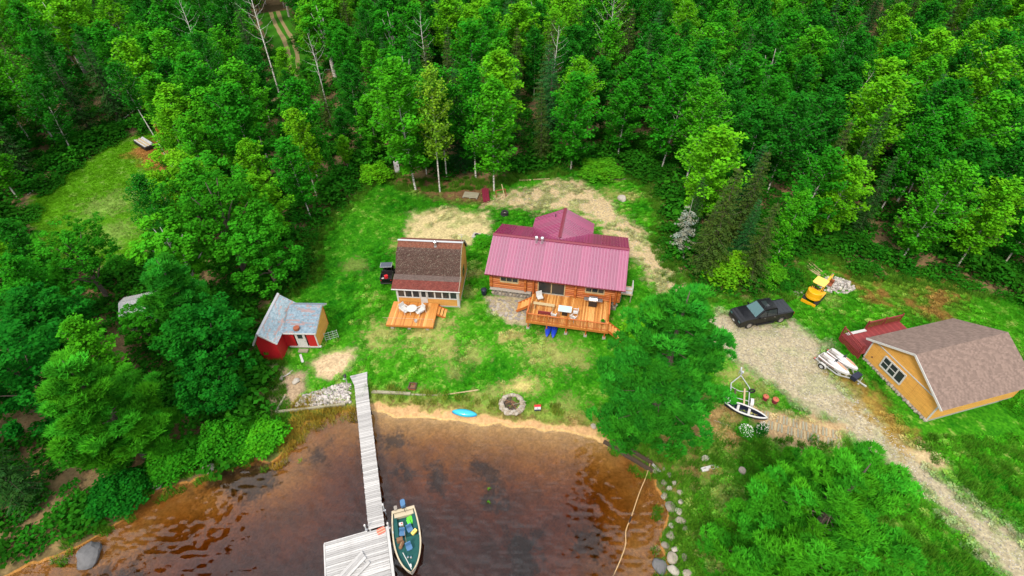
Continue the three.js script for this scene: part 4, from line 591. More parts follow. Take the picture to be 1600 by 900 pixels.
const HX = -2.765, HZ = -40.58, HY = 1.0, HT = -10.8 * Math.PI / 180;
const hw = (x, y, z) => { const c = Math.cos(HT), s = Math.sin(HT); return [HX + x * c + z * s, HY + y, HZ - x * s + z * c]; }; // house frame to world
{
  const h = thing('log_house', 'log house with a pink-maroon ribbed metal roof behind the large wooden deck', 'house', [HX, HY, HZ], HT);
  const W = 14, D = 8.78, He = 3.4, Hr = 5.2, al = Math.atan2(Hr - He, D / 2), SL = Math.hypot(Hr - He, D / 2);
  const x0 = 0.55, x1 = 13.45, zf = -0.75, zb = -8.05, y0 = 1.12;
  // foundation of pale stones
  const fd = part('foundation', bx(x1 - x0, 1.3, zb * -1 + zf, (x0 + x1) / 2, y0 - 0.65, (zf + zb) / 2), M.stoneB, h);
  const FS = [rock(0.2, 201, 0.7, 1), rock(0.2, 202, 0.6, 1), rock(0.2, 203, 0.8, 1)];
  for (let k = 0; k < 34; k++) for (let r = 0; r < 2; r++) { const x = x0 + 0.1 + k * 0.38 + r * 0.17; if (x > 4.7 && x < 12.6) continue; const s = part('stone', FS[(k + r) % 3], STONEM[(k * 7 + r) % 3], fd); s.position.set(x, 0.3 + r * 0.36, zf - 0.02); s.rotation.set(k, r, k * 2); }
  part('ledge', bx(4.3, 0.08, 0.5, 2.55, y0 - 0.02, zf + 0.18), M.concrete, h);
  // log walls: course by course, openings left free
  const fw = holder('front_wall', h, [0, 0, 0]), open = [[1.45, 3.35, 2.05, 3.0], [5.35, 8.15, 1.0, 3.15], [10.15, 12.05, 2.05, 3.0]];
  for (let k = 0; k < 9; k++) {
    const y = y0 + 0.13 + k * 0.245; let segs = [[x0 - 0.22, x1 + 0.22]];
    for (const [a, b, c, d] of open) if (y > c - 0.05 && y < d + 0.05) segs = segs.flatMap(([s, e]) => b < s || a > e ? [[s, e]] : [[s, a], [b, e]].filter(q => q[1] - q[0] > 0.05));
    for (const [s, e] of segs) logCourse(e - s, (s + e) / 2, y, zf, true, LOGM[(k * 5 + Math.round(s)) % 3], fw);
  }
  const bw = holder('back_wall', h, [0, 0, 0]); for (let k = 0; k < 9; k++) logCourse(x1 - x0 + 0.44, (x0 + x1) / 2, y0 + 0.13 + k * 0.245, zb, true, LOGM[k % 3], bw);
  for (const [x, nm] of [[x0, 'side_wall'], [x1, 'side_wall'], [4.1, 'cross_wall'], [9.2, 'cross_wall']]) {
    const w = holder(nm, h, [0, 0, 0]), cross = nm === 'cross_wall';
    for (let k = 0; k < (cross ? 9 : 16); k++) { const y = y0 + 0.25 + k * 0.245; const half = y > He ? (Hr - 0.2 - y) / (Hr - He) * D / 2 : 4.0; if (half < 0.3) break; if (cross) logCourse(0.6, x, y, zf + 0.05, false, LOGM[k % 3], w, 0.12); else logCourse(Math.min(half * 2, zf - zb + 0.44), x, y, (zf + zb) / 2, false, LOGM[(k + 1) % 3], w); }
  }
  part('floor', bx(x1 - x0 - 0.3, 0.1, zf - zb - 0.3, (x0 + x1) / 2, y0 + 0.05, (zf + zb) / 2), M.paleWood, h); part('inner_wall', bx(x1 - x0 - 0.3, 2.1, 0.1, (x0 + x1) / 2, y0 + 1.1, -4.4), M.paleWood, h);
  const win = (x, y, w, hh) => { const o = holder('window', h, [x, y, zf + 0.05]); part('frame', [bx(w, 0.1, 0.16, 0, hh / 2), bx(w, 0.12, 0.2, 0, -hh / 2), bx(0.1, hh, 0.15, -w / 2), bx(0.1, hh, 0.15, w / 2), bx(0.06, hh - 0.1, 0.12, -w / 6), bx(0.06, hh - 0.1, 0.12, w / 6)], M.paleWood, o); part('pane', bx(w - 0.08, hh - 0.06, 0.03, 0, 0, -0.03), M.glass, o); part('sill', bx(w + 0.4, 0.12, 0.24, 0, -hh / 2 - 0.13, 0.03), M.logC, o); };
  win(2.4, 2.52, 1.85, 0.92); win(11.1, 2.52, 1.85, 0.92);
  { const o = holder('patio_door', h, [6.75, y0 + 1.05, zf + 0.02]); part('frame', [bx(2.78, 0.1, 0.2, 0, 1.0), bx(0.1, 2.1, 0.2, -1.35), bx(0.1, 2.1, 0.2, 1.35), bx(0.09, 2.0, 0.16, 0)], M.paleWood, o); for (const s of [-1, 1]) part('pane', bx(1.26, 1.96, 0.03, s * 0.67, 0, -0.02), M.glass, o); part('threshold', bx(3.4, 0.05, 0.34, 0.2, -1.0, 0.12), M.concrete, o); }
  for (const x of [4.95, 13.2]) part('corner_post', cyl(0.12, 0.1, 2.2, x, y0 + 1.1, zf + 0.35, 9), M.logB, h);
  // roof: slab under separate ribbed panels
  const slab = (nm, pts, dz, mat, px, pz) => { const g = extr(pts, dz); return g; };
  const PW = W / 15, rp = ribPanel(PW + 0.004, SL, 3);
  for (const [nm, pos, ry] of [['front_roof', [0, He, 0], 0], ['back_roof', [W, He, -D], Math.PI]]) {
    const o = new THREE.Group(); o.name = nm; o.position.set(...pos); o.rotation.order = 'YXZ'; o.rotation.set(al, ry, 0); h.add(o);
    part('roof_deck', bx(W - 0.04, 0.12, SL - 0.03, W / 2, -0.068, -SL / 2), M.roofTrim, o);
    for (let k = 0; k < 15; k++) { const p = part('roof_panel', rp, ROOFM[(k * 7 + (ry ? 2 : 0)) % 4], o); p.position.set(k * PW, k % 2 * 0.0015, 0.02); }
    part('fascia', bx(W + 0.06, 0.2, 0.03, W / 2, -0.09, 0.035), M.roofTrim, o);
  }
  part('ridge_cap', [bx(W + 0.06, 0.02, 0.22, W / 2, Hr + 0.035, -D / 2 + 0.1, 0, al), bx(W + 0.06, 0.02, 0.22, W / 2, Hr + 0.035, -D / 2 - 0.1, 0, -al)], M.roofTrim, h);
  for (const x of [0.28, W - 0.28]) part('soffit', [beam([x, He - 0.12, -0.1], [x, Hr - 0.18, -D / 2], 0.5, 0.05), beam([x, He - 0.12, -D + 0.1], [x, Hr - 0.18, -D / 2], 0.5, 0.05)], M.logB, h);
  // wing at the back with its own gable roof
  const xa = 3.5, xb = 10.2, xm = 6.85, hr = 4.95, he = 3.3, zend = -10.9, zst = -4.7, wl = Math.hypot(xm - xa, hr - he), wa = Math.atan2(hr - he, xm - xa), n = 7, len = zst - zend, wp = ribPanel(len / n + 0.004, wl, 3);
  part('wing_wall', [bx(5.6, 3.2, 2.6, xm, 1.7, -9.2), extr([[xm - 3, 3.2], [xm + 3, 3.2], [xm, 4.75]], 0.15).translate(0, 0, -10.5)], M.logA, h);
  for (const [sgn, px] of [[-1, xa], [1, xb]]) {
    const o = new THREE.Group(); o.name = 'wing_roof'; o.rotation.order = 'YXZ'; o.position.set(px, he, sgn < 0 ? zend : zst); o.rotation.set(wa, sgn < 0 ? -Math.PI / 2 : Math.PI / 2, 0); h.add(o);
    part('roof_deck', bx(len - 0.02, 0.1, wl - 0.02, len / 2, -0.058, -wl / 2), M.roofTrim, o);
    for (let k = 0; k < n; k++) { const p = part('roof_panel', wp, ROOFM[(k * 5 + 1) % 4], o); p.position.set(k * len / n, k % 2 * 0.0015, 0.02); }
  }
  part('wing_ridge_cap', [bx(0.2, 0.02, 5.6, xm - 0.09, hr + 0.035, -8.15, 0, 0, wa), bx(0.2, 0.02, 5.6, xm + 0.09, hr + 0.035, -8.15, 0, 0, -wa)], M.roofTrim, h);
  part('vent_pipe', cyl(0.05, 0.05, 0.35, 5.9, 4.75, -9.6, 8), M.black, h);
  for (const x of [4.6, 5.2]) { const f = part('flue', [cyl(0.11, 0.11, 0.75, x, 5.25, -3.95, 12), cyl(0.17, 0.13, 0.08, x, 4.96, -3.95, 12)], M.steel, h); part('cap', [cyl(0.19, 0.15, 0.08, x, 5.7, -3.95, 12), cyl(0.02, 0.15, 0.1, x, 5.62, -3.95, 12)], M.chrome, f); }
  part('eave_lamp', [bx(0.1, 0.14, 0.1, 9.0, 2.9, zf + 0.2)], M.black, h);
}
// stair flight running along +x from (0,0,0), going down
function stairs(parent, pos, turn, n, rise, run, width, mat) {
  const o = holder('stairs', parent, pos, [0, turn, 0]);
  for (let k = 0; k < n; k++) part('tread', bx(run * 0.86, 0.045, width, run * (k + 0.5), -rise * (k + 1), 0), oneOf(DECKM), o);
  for (const s of [-1, 1]) part('stringer', beam([0, -0.1, s * (width / 2 + 0.03)], [run * n, -rise * n - 0.1, s * (width / 2 + 0.03)], 0.045, 0.24), mat, o);
  return o;
}
function railing(parent, a, b, mat, { posts = 3, gap = 0.125, top = 0.92 } = {}) {
  const o = holder('railing', parent, a); const d = [b[0] - a[0], b[2] - a[2]], L = Math.hypot(...d); o.rotation.y = Math.atan2(-d[1], d[0]);
  part('top_rail', bx(L + 0.06, 0.05, 0.13, L / 2, top, 0), mat, o); part('bottom_rail', bx(L - 0.05, 0.05, 0.06, L / 2, 0.1, 0), mat, o);
  const bg = bx(0.04, top - 0.16, 0.04); const n = Math.floor(L / gap); for (let k = 1; k < n; k++) { const m = part('baluster', bg, mat, o); m.position.set(k * L / n, (top + 0.1) / 2, 0.005); }
  const pg = bx(0.1, top + 0.16, 0.1); for (let k = 0; k < posts; k++) { const m = part('post', pg, mat, o); m.position.set(k * L / (posts - 1 || 1), (top + 0.16) / 2, 0.03); }
  return o;
}
{ // large deck in front of the log house
  const X0 = 4.9, X1 = 12.75, Z0 = -0.58, Z1 = 3.55, Y = 1.2, d = thing('wooden_deck', 'large orange wooden deck with railings in front of the log house', 'deck', [HX, HY, HZ], HT);
  const n = 55, w = (X1 - X0) / n, pg = [0, 1, 2].map(() => bx(w - 0.018, 0.04, Z1 - Z0)); for (let k = 0; k < n; k++) { const m = part('plank', pg[k % 3], oneOf(DECKM), d); m.position.set(X0 + (k + 0.5) * w, Y - 0.02 + (k % 4) * 0.0012, (Z0 + Z1) / 2); }
  for (const z of [-0.4, 0.9, 2.2, 3.4]) part('joist', bx(X1 - X0 - 0.1, 0.2, 0.05, (X0 + X1) / 2, Y - 0.145, z), M.rail, d);
  part('fascia', [bx(X1 - X0 + 0.08, 0.26, 0.045, (X0 + X1) / 2, Y - 0.16, Z1 + 0.025), bx(0.045, 0.26, Z1 - Z0, X0 - 0.025, Y - 0.16, (Z0 + Z1) / 2), bx(0.045, 0.26, Z1 - Z0, X1 + 0.025, Y - 0.16, (Z0 + Z1) / 2)], M.deckB, d);
  for (const x of [5.05, 6.9, 8.8, 10.7, 12.5]) for (const z of [0.3, 3.3]) { const wp = hw(x, 0, z), gy = heightAt(wp[0], wp[2]) - HY; const p = part('support_post', bx(0.12, Y - 0.26 - gy, 0.12, x, (Y - 0.26 + gy) / 2, z), M.rail, d); part('footing', bx(0.3, 0.26, 0.3, x, gy + 0.05, z), M.concrete, p); }
  railing(d, [X0 + 0.05, Y, Z1 - 0.05], [X1 - 0.05, Y, Z1 - 0.05], M.rail, { posts: 5 });
  railing(d, [X0 + 0.05, Y, 1.45], [X0 + 0.05, Y, Z1 - 0.16], M.rail, { posts: 2 });
  railing(d, [X1 - 0.05, Y, Z0 + 0.1], [X1 - 0.05, Y, 2.2], M.rail, { posts: 2 });
  stairs(d, [X0 - 0.02, Y, 0.75], Math.PI, 4, 0.26, 0.34, 1.15, M.rail);
  stairs(d, [X1 + 0.02, Y, 2.85], 0, 5, 0.24, 0.3, 1.1, M.rail);
}
{ // things on the deck
  const dk = (x, z) => hw(x, 1.205, z), G = (n, l, c, x, z, t) => thing(n, l, c, dk(x, z), HT + t);
  let o = G('patio_chair', 'white cushioned patio chair on the house deck by the glass doors', 'chair', 5.75, 0.45, 0.5);
  part('seat', rbox(0.6, 0.1, 0.6, 0.06, 0, 0.42, 0), M.white, o); part('backrest', bx(0.6, 0.5, 0.08, 0, 0.68, -0.28, 0, -0.25), M.white, o); for (const [a, b] of [[-1, -1], [1, -1], [-1, 1], [1, 1]]) part('leg', cyl(0.02, 0.02, 0.37, a * 0.26, 0.185, b * 0.26, 6), M.black, o);
  o = G('long_table', 'long pale wooden table on the house deck behind the dark bench', 'table', 6.35, 1.75, -0.02);
  part('table_top', [bx(2.1, 0.04, 0.16, 0, 0.74, -0.09), bx(2.1, 0.04, 0.16, 0, 0.742, 0.09)], M.paleWood, o); for (const s of [-1, 1]) part('leg', [bx(0.07, 0.72, 0.07, s * 0.9, 0.36, -0.1), bx(0.07, 0.72, 0.07, s * 0.9, 0.36, 0.1)], M.paleWood, o);
  o = G('garden_bench', 'dark maroon bench on the house deck by the railing', 'bench', 6.55, 2.65, 0);
  for (let k = 0; k < 4; k++) part('slat', bx(1.25, 0.03, 0.09, 0, 0.44, -0.18 + k * 0.11), M.redDeck, o); for (let k = 0; k < 3; k++) part('back_slat', bx(1.25, 0.09, 0.03, 0, 0.58 + k * 0.13, 0.24 + k * 0.02), M.redDeck, o); for (const s of [-1, 1]) part('side_frame', [bx(0.06, 0.85, 0.06, s * 0.6, 0.425, 0.28), bx(0.06, 0.44, 0.06, s * 0.6, 0.22, -0.2), bx(0.06, 0.05, 0.5, s * 0.6, 0.6, 0.03)], M.redDeck, o);
  o = G('glass_table', 'white patio table with a pale blue glass top on the house deck', 'table', 8.45, 2.0, 0);
  part('table_top', rbox(1.25, 0.04, 0.8, 0.08, 0, 0.72, 0), phys([0.35, 0.5, 0.58], 0.08, { ior: 1.6 }), o); part('rim', [bx(1.29, 0.05, 0.05, 0, 0.71, -0.4), bx(1.29, 0.05, 0.05, 0, 0.71, 0.4), bx(0.05, 0.05, 0.8, -0.63, 0.71, 0), bx(0.05, 0.05, 0.8, 0.63, 0.71, 0)], M.white, o); for (const [a, b] of [[-1, -1], [1, -1], [-1, 1], [1, 1]]) part('leg', bar([a * 0.5, 0, b * 0.3], [a * 0.55, 0.69, b * 0.34], 0.022), M.white, o); part('base_box', bx(0.5, 0.34, 0.3, 0, 0.17, 0.1), M.black, o);
  const chair = (l, x, z, t) => { const c = G('patio_chair', l, 'chair', x, z, t); part('seat', rbox(0.46, 0.05, 0.46, 0.08, 0, 0.42, 0), M.white, c); part('backrest', [bx(0.44, 0.06, 0.04, 0, 0.8, -0.24), ...[-2, -1, 0, 1, 2].map(k => bx(0.05, 0.36, 0.03, k * 0.09, 0.62, -0.22, 0, -0.12))], M.white, c); for (const [a, b] of [[-1, -1], [1, -1], [-1, 1], [1, 1]]) part('leg', bar([a * 0.24, 0, b * 0.24], [a * 0.2, 0.41, b * 0.2], 0.018), M.white, c); for (const s of [-1, 1]) part('armrest', bx(0.06, 0.04, 0.44, s * 0.25, 0.62, 0), M.white, c); };
  chair('white patio chair between the glass table and the deck railing', 9.35, 2.75, 2.6); chair('white patio chair drawn up at the end of the glass table', 9.5, 1.95, -1.5); chair('white patio chair beside the dark maroon bench', 7.45, 2.8, 2.9);
  o = G('barbecue_grill', 'silver gas barbecue against the log wall on the house deck', 'grill', 11.05, 0.25, 0);
  part('cabinet', bx(0.8, 0.7, 0.55, 0, 0.42, 0), M.black, o); part('lid', extr([[-0.28, 0], [0.28, 0], [0.27, 0.14], [0.12, 0.27], [-0.16, 0.27], [-0.28, 0.1]], 0.8, 0.01).rotateY(-Math.PI / 2).translate(0.4, 0.8, 0), M.steel, o); for (const s of [-1, 1]) part('side_shelf', bx(0.5, 0.04, 0.46, s * 0.66, 0.8, 0), M.steel, o); part('handle', bar([-0.3, 0.9, 0.32], [0.3, 0.9, 0.32], 0.02), M.chrome, o); for (const [a, b] of [[-1, -1], [1, -1], [-1, 1], [1, 1]]) part('caster', cyl(0.035, 0.035, 0.05, a * 0.34, 0.035, b * 0.2, 10, 0, Math.PI / 2), M.rubber, o);
  o = G('planter_pot', 'round brown planter at the corner of the house deck', 'planter', 12.2, 2.6, 0);
  part('pot', new THREE.LatheGeometry([[0.001, 0], [0.16, 0], [0.22, 0.3], [0.25, 0.32], [0.24, 0.36], [0.2, 0.35], [0.18, 0.3], [0.001, 0.28]].map(p => new THREE.Vector2(...p)), 16), M.brownWood, o); { const q = rng(301), L = new Leaves(); tuft(L, q, 0, 0.4, 0, 0.18, 60, 0.1, 0.6); part('foliage', L.geo(), F.maple, o); }
  for (const [x, l] of [[7.05, 'blue plastic kayak stored under the house deck, beside the footing'], [7.65, 'blue plastic kayak stored under the house deck, next to the first kayak']]) { const p = hw(x, 0, 2.9), y = heightAt(p[0], p[2]); const k = new THREE.SphereGeometry(1, 16, 10), a = k.attributes.position; for (let i = 0; i < a.count; i++) { const t = a.getZ(i), w = Math.sqrt(Math.max(0, 1 - t * t)) || 0.001; a.setXYZ(i, a.getX(i) * 0.3 * Math.pow(w, 0.35), a.getY(i) * 0.19 * Math.pow(w, 0.2) , t * 1.4); } k.computeVertexNormals(); const o2 = thing('kayak', l, 'kayak', [p[0], y + 0.2, p[2]], HT); part('hull', k, M.blue, o2); part('cockpit_rim', new THREE.TorusGeometry(0.2, 0.025, 6, 18).scale(0.8, 1.6, 1).rotateX(Math.PI / 2).translate(0, 0.19, 0.1), M.black, o2); }
  const bp = on(-2.95, -41.2); o = thing('rubbish_bin', 'dark round rubbish bin beside the corner of the log house', 'bin', bp); part('body', new THREE.LatheGeometry([[0.001, 0], [0.24, 0], [0.3, 0.7], [0.27, 0.7], [0.22, 0.08], [0.001, 0.06]].map(p => new THREE.Vector2(...p)), 18), M.navy, o); part('lid', new THREE.LatheGeometry([[0.32, 0.7], [0.31, 0.74], [0.15, 0.8], [0.001, 0.82]].map(p => new THREE.Vector2(...p)), 18), M.navy, o); part('handle', bar([-0.1, 0.83, 0], [0.1, 0.83, 0], 0.02), M.black, o);
}
{ // landing of pale boards on the side of the log house
  const d = thing('side_landing', 'small landing of pale grey boards at the side of the log house', 'landing', [HX, HY, HZ], HT), X0 = 13.75, Y = 1.15;
  for (let k = 0; k < 7; k++) { const m = part('plank', bx(1.2, 0.04, 0.19, X0 + 0.6, Y + (k % 2) * 0.001, -3.3 + k * 0.2), k % 3 ? M.greyC : M.paleWood, d); } for (const [x, z] of [[0.1, -3.2], [1.1, -3.2], [0.1, -2.2], [1.1, -2.2]]) part('post', bx(0.1, 1.2, 0.1, X0 + x, Y - 0.62, z), M.timber, d); part('rail', [bx(0.08, 0.9, 0.08, X0 + 1.12, Y + 0.45, -3.3), bx(0.08, 0.9, 0.08, X0 + 1.12, Y + 0.45, -2.1), bx(0.08, 0.08, 1.3, X0 + 1.12, Y + 0.9, -2.7)], M.greyC, d);
}
{ // flagstone patio: each stone a piece
  const o = new THREE.Group(); o.name = 'stone_patio'; o.userData = { kind: 'structure' }; scene.add(o); const P = [[-2.8, -40.6], [1.5, -40.4], [1.5, -37.0], [0, -37.4], [-2.3, -38.4]], q = rng(404);
  for (let i = 0; i < 11; i++) for (let j = 0; j < 9; j++) {
    const x = -2.9 + i * 0.43 + (j % 2) * 0.2 + (q() - 0.5) * 0.26, z = -40.7 + j * 0.43 + (q() - 0.5) * 0.26; if (polyDist(P, x, z) > -0.12) continue;
    const n = 6, sh = []; for (let k = 0; k < n; k++) { const a = k / n * 6.283 + (q() - 0.5) * 0.5, r = 0.205 * (0.6 + 0.62 * q()); sh.push([Math.cos(a) * r, Math.sin(a) * r]); }
    const m = part('flagstone', extr(sh, 0.05, 0.012).rotateX(-Math.PI / 2), STONEM[Math.floor(q() * 3)], o); m.position.set(x, heightAt(x, z) - 0.015 + q() * 0.015, z);
  }
}
// course of shingles: strips along x stepping up the slope from (z0,y0) to (z1,y1)
function shingleSlope(parent, name, x0, x1, z0, y0, z1, y1, mats, course = 0.2, thick = 0.025) {
  const L = Math.hypot(z1 - z0, y1 - y0), n = Math.round(L / course), a = Math.atan2(y1 - y0, z0 - z1), o = holder(name, parent, [x0, y0, z0], [a, 0, 0]);
  part('roof_deck', bx(x1 - x0 - 0.02, 0.1, L, (x1 - x0) / 2, -0.06, -L / 2), M.darkWood, o);
  for (let k = 0; k < n; k++) { const ln = x1 - x0, m = part('shingle_course', bx(ln, thick, course * 1.22, ln / 2, 0.006, -(k + 0.5) * L / n, 0, 0.06), typeof mats === 'function' ? mats(k / n) : mats[k % mats.length], o); }
  return o;
}
{ // gambrel cabin with the glazed porch
  const shTex = (c1, c2, moss, s) => { const t = dataTex(256, 256, (u, v) => { const tab = hash(Math.floor(u * 20), Math.floor(v * 10), s), n = tf(u, v, 12, 12, s); let c = mix3(c1, c2, tab * 0.6 + n * 0.4); c = mix3(c, [0.3, 0.3, 0.24], moss * sstep(0.74, 0.82, tnoise(u, v, 60, 60, s + 5))); return sc3(c, 0.75 + 0.5 * n); }, { rep: [1 / 3, 1 / 2] }); return phys([1, 1, 1], 0.95, { map: t, specularIntensity: 0.3 }); };
  const red = shTex([0.1, 0.026, 0.022], [0.16, 0.045, 0.035], 0.1, 31), grey = shTex([0.075, 0.055, 0.05], [0.12, 0.085, 0.075], 0.15, 32), dark = shTex([0.045, 0.026, 0.021], [0.08, 0.046, 0.038], 0.42, 33), top = shTex([0.1, 0.035, 0.022], [0.17, 0.065, 0.042], 0.2, 34);
  const y = 0.93, c = thing('gambrel_cabin', 'small tan cabin with a brown shingled gambrel roof and a glazed white porch', 'cabin', [-12.05, y, -39.3], -4 * Math.PI / 180);
  const W = 6.9, pr = [[0, 2.6], [-1.6, 3.15], [-2.95, 4.9], [-4.2, 5.5], [-5.45, 4.9], [-6.8, 3.1]];
  shingleSlope(c, 'porch_roof', 0, W, 0, 2.6, -1.6, 3.15, k => k < 0.52 ? red : grey); shingleSlope(c, 'steep_roof', 0.12, W - 0.1, -1.6, 3.15, -2.95, 4.9, [dark]); shingleSlope(c, 'upper_roof', 0.16, W - 0.1, -2.95, 4.9, -4.2, 5.5, k => k < 0.3 ? dark : top);
  const back = holder('back_roof', c, [W, 0, -8.4], [0, Math.PI, 0]); back.position.set(W, 0, -8.4); 
  part('upper_back_slope', bx(W - 0.26, 0.08, 1.4, W / 2, 5.17, -4.83, 0, -0.447), top, c); part('steep_back_slope', bx(W - 0.26, 0.08, 2.28, W / 2, 3.97, -6.14, 0, -0.92), dark, c); c.remove(back);
  part('ridge_flashing', bx(W - 0.2, 0.03, 0.24, W / 2, 5.53, -4.22), M.galv, c);
  // walls
  const side = extr([[0.45, 0.15], [0.45, 2.55], [1.6, 3.0], [2.95, 4.74], [4.2, 5.34], [5.45, 4.74], [6.6, 3.1], [6.6, 0.15]], 0.14).rotateY(Math.PI / 2);
  part('side_wall', side.clone().translate(W - 0.44, 0, 0), M.orangeWall, c); part('side_wall', side.clone().translate(0.3, 0, 0), M.orangeWall, c);
  part('front_wall', bx(W - 0.6, 1.0, 0.12, W / 2, 0.65, -0.5), M.tanWall, c); part('lintel', bx(W - 0.6, 0.3, 0.12, W / 2, 2.38, -0.5), M.white, c); part('back_wall', bx(W - 0.6, 2.9, 0.12, W / 2, 1.6, -6.55), M.tanWall, c);
  part('foundation', bx(W - 0.5, 0.4, 6.3, W / 2, -0.02, -3.55), M.concrete, c); part('porch_floor', bx(W - 0.7, 0.05, 5.9, W / 2, 0.3, -3.5), M.brownWood, c); part('inner_wall', bx(W - 0.7, 2.6, 0.1, W / 2, 1.6, -2.0), M.brownWood, c);
  part('corner_trim', [bx(0.16, 2.3, 0.16, 0.36, 1.35, -0.46), bx(0.16, 2.3, 0.16, W - 0.36, 1.35, -0.46)], M.white, c);
  const n = 8, bw = (W - 0.8) / n;
  for (let k = 0; k < n; k++) {
    const x = 0.4 + (k + 0.5) * bw; if (k === 3) { const d = holder('door', c, [x, 1.3, -0.43]); part('leaf', [bx(bw - 0.06, 0.95, 0.06, 0, -0.52, 0), bx(0.12, 0.9, 0.06, -bw / 2 + 0.09, 0.4, 0), bx(0.12, 0.9, 0.06, bw / 2 - 0.09, 0.4, 0), bx(bw - 0.06, 0.1, 0.06, 0, 0.87, 0)], M.white, d); part('pane', bx(bw - 0.2, 0.85, 0.02, 0, 0.4, 0), M.glass, d); part('handle', cyl(0.025, 0.025, 0.1, 0.28, -0.05, 0.06, 8, Math.PI / 2), M.chrome, d); continue; }
    const w = holder('window', c, [x, 1.68, -0.44]); part('frame', [bx(bw, 0.08, 0.1, 0, 0.52), bx(bw, 0.1, 0.14, 0, -0.52), bx(0.07, 1.1, 0.1, -bw / 2 + 0.035), bx(0.07, 1.1, 0.1, bw / 2 - 0.035)], M.white, w); part('pane', bx(bw - 0.1, 1.0, 0.02), M.glass, w);
  }
  part('side_window', [bx(0.06, 1.0, 1.0, W - 0.28, 1.8, -4.2)], M.glass, c);
  part('rake_trim', [beam([W - 0.12, 2.55, -0.02], [W - 0.12, 3.1, -1.6], 0.05, 0.2), beam([W - 0.14, 3.1, -1.6], [W - 0.14, 4.85, -2.95], 0.05, 0.2), beam([W - 0.14, 4.85, -2.95], [W - 0.14, 5.45, -4.2], 0.05, 0.2), beam([W - 0.14, 5.45, -4.2], [W - 0.14, 4.85, -5.45], 0.05, 0.2), beam([W - 0.14, 4.85, -5.45], [W - 0.14, 3.1, -6.8], 0.05, 0.2)], M.timber, c);
  part('gutter', bx(W, 0.07, 0.09, W / 2, 2.55, 0.06), M.white, c);
  const f = part('flue', [cyl(0.11, 0.11, 0.7, 4.05, 5.5, -3.7, 12), cyl(0.16, 0.13, 0.1, 4.05, 5.3, -3.7, 12)], M.steel, c); part('cap', cyl(0.18, 0.06, 0.12, 4.05, 5.92, -3.7, 12), M.chrome, f);
  part('downpipe', [bar([W - 0.2, 2.5, -0.3], [W - 0.2, 0.1, -0.3], 0.04)], M.white, c); part('antenna', [bar([W - 0.3, 5.4, -4.6], [W - 0.3, 6.3, -4.6], 0.02), bar([W - 0.6, 6.2, -4.6], [W + 0.0, 6.2, -4.6], 0.012), bar([W - 0.5, 6.0, -4.6], [W - 0.1, 6.0, -4.6], 0.012)], M.galv, c);
}
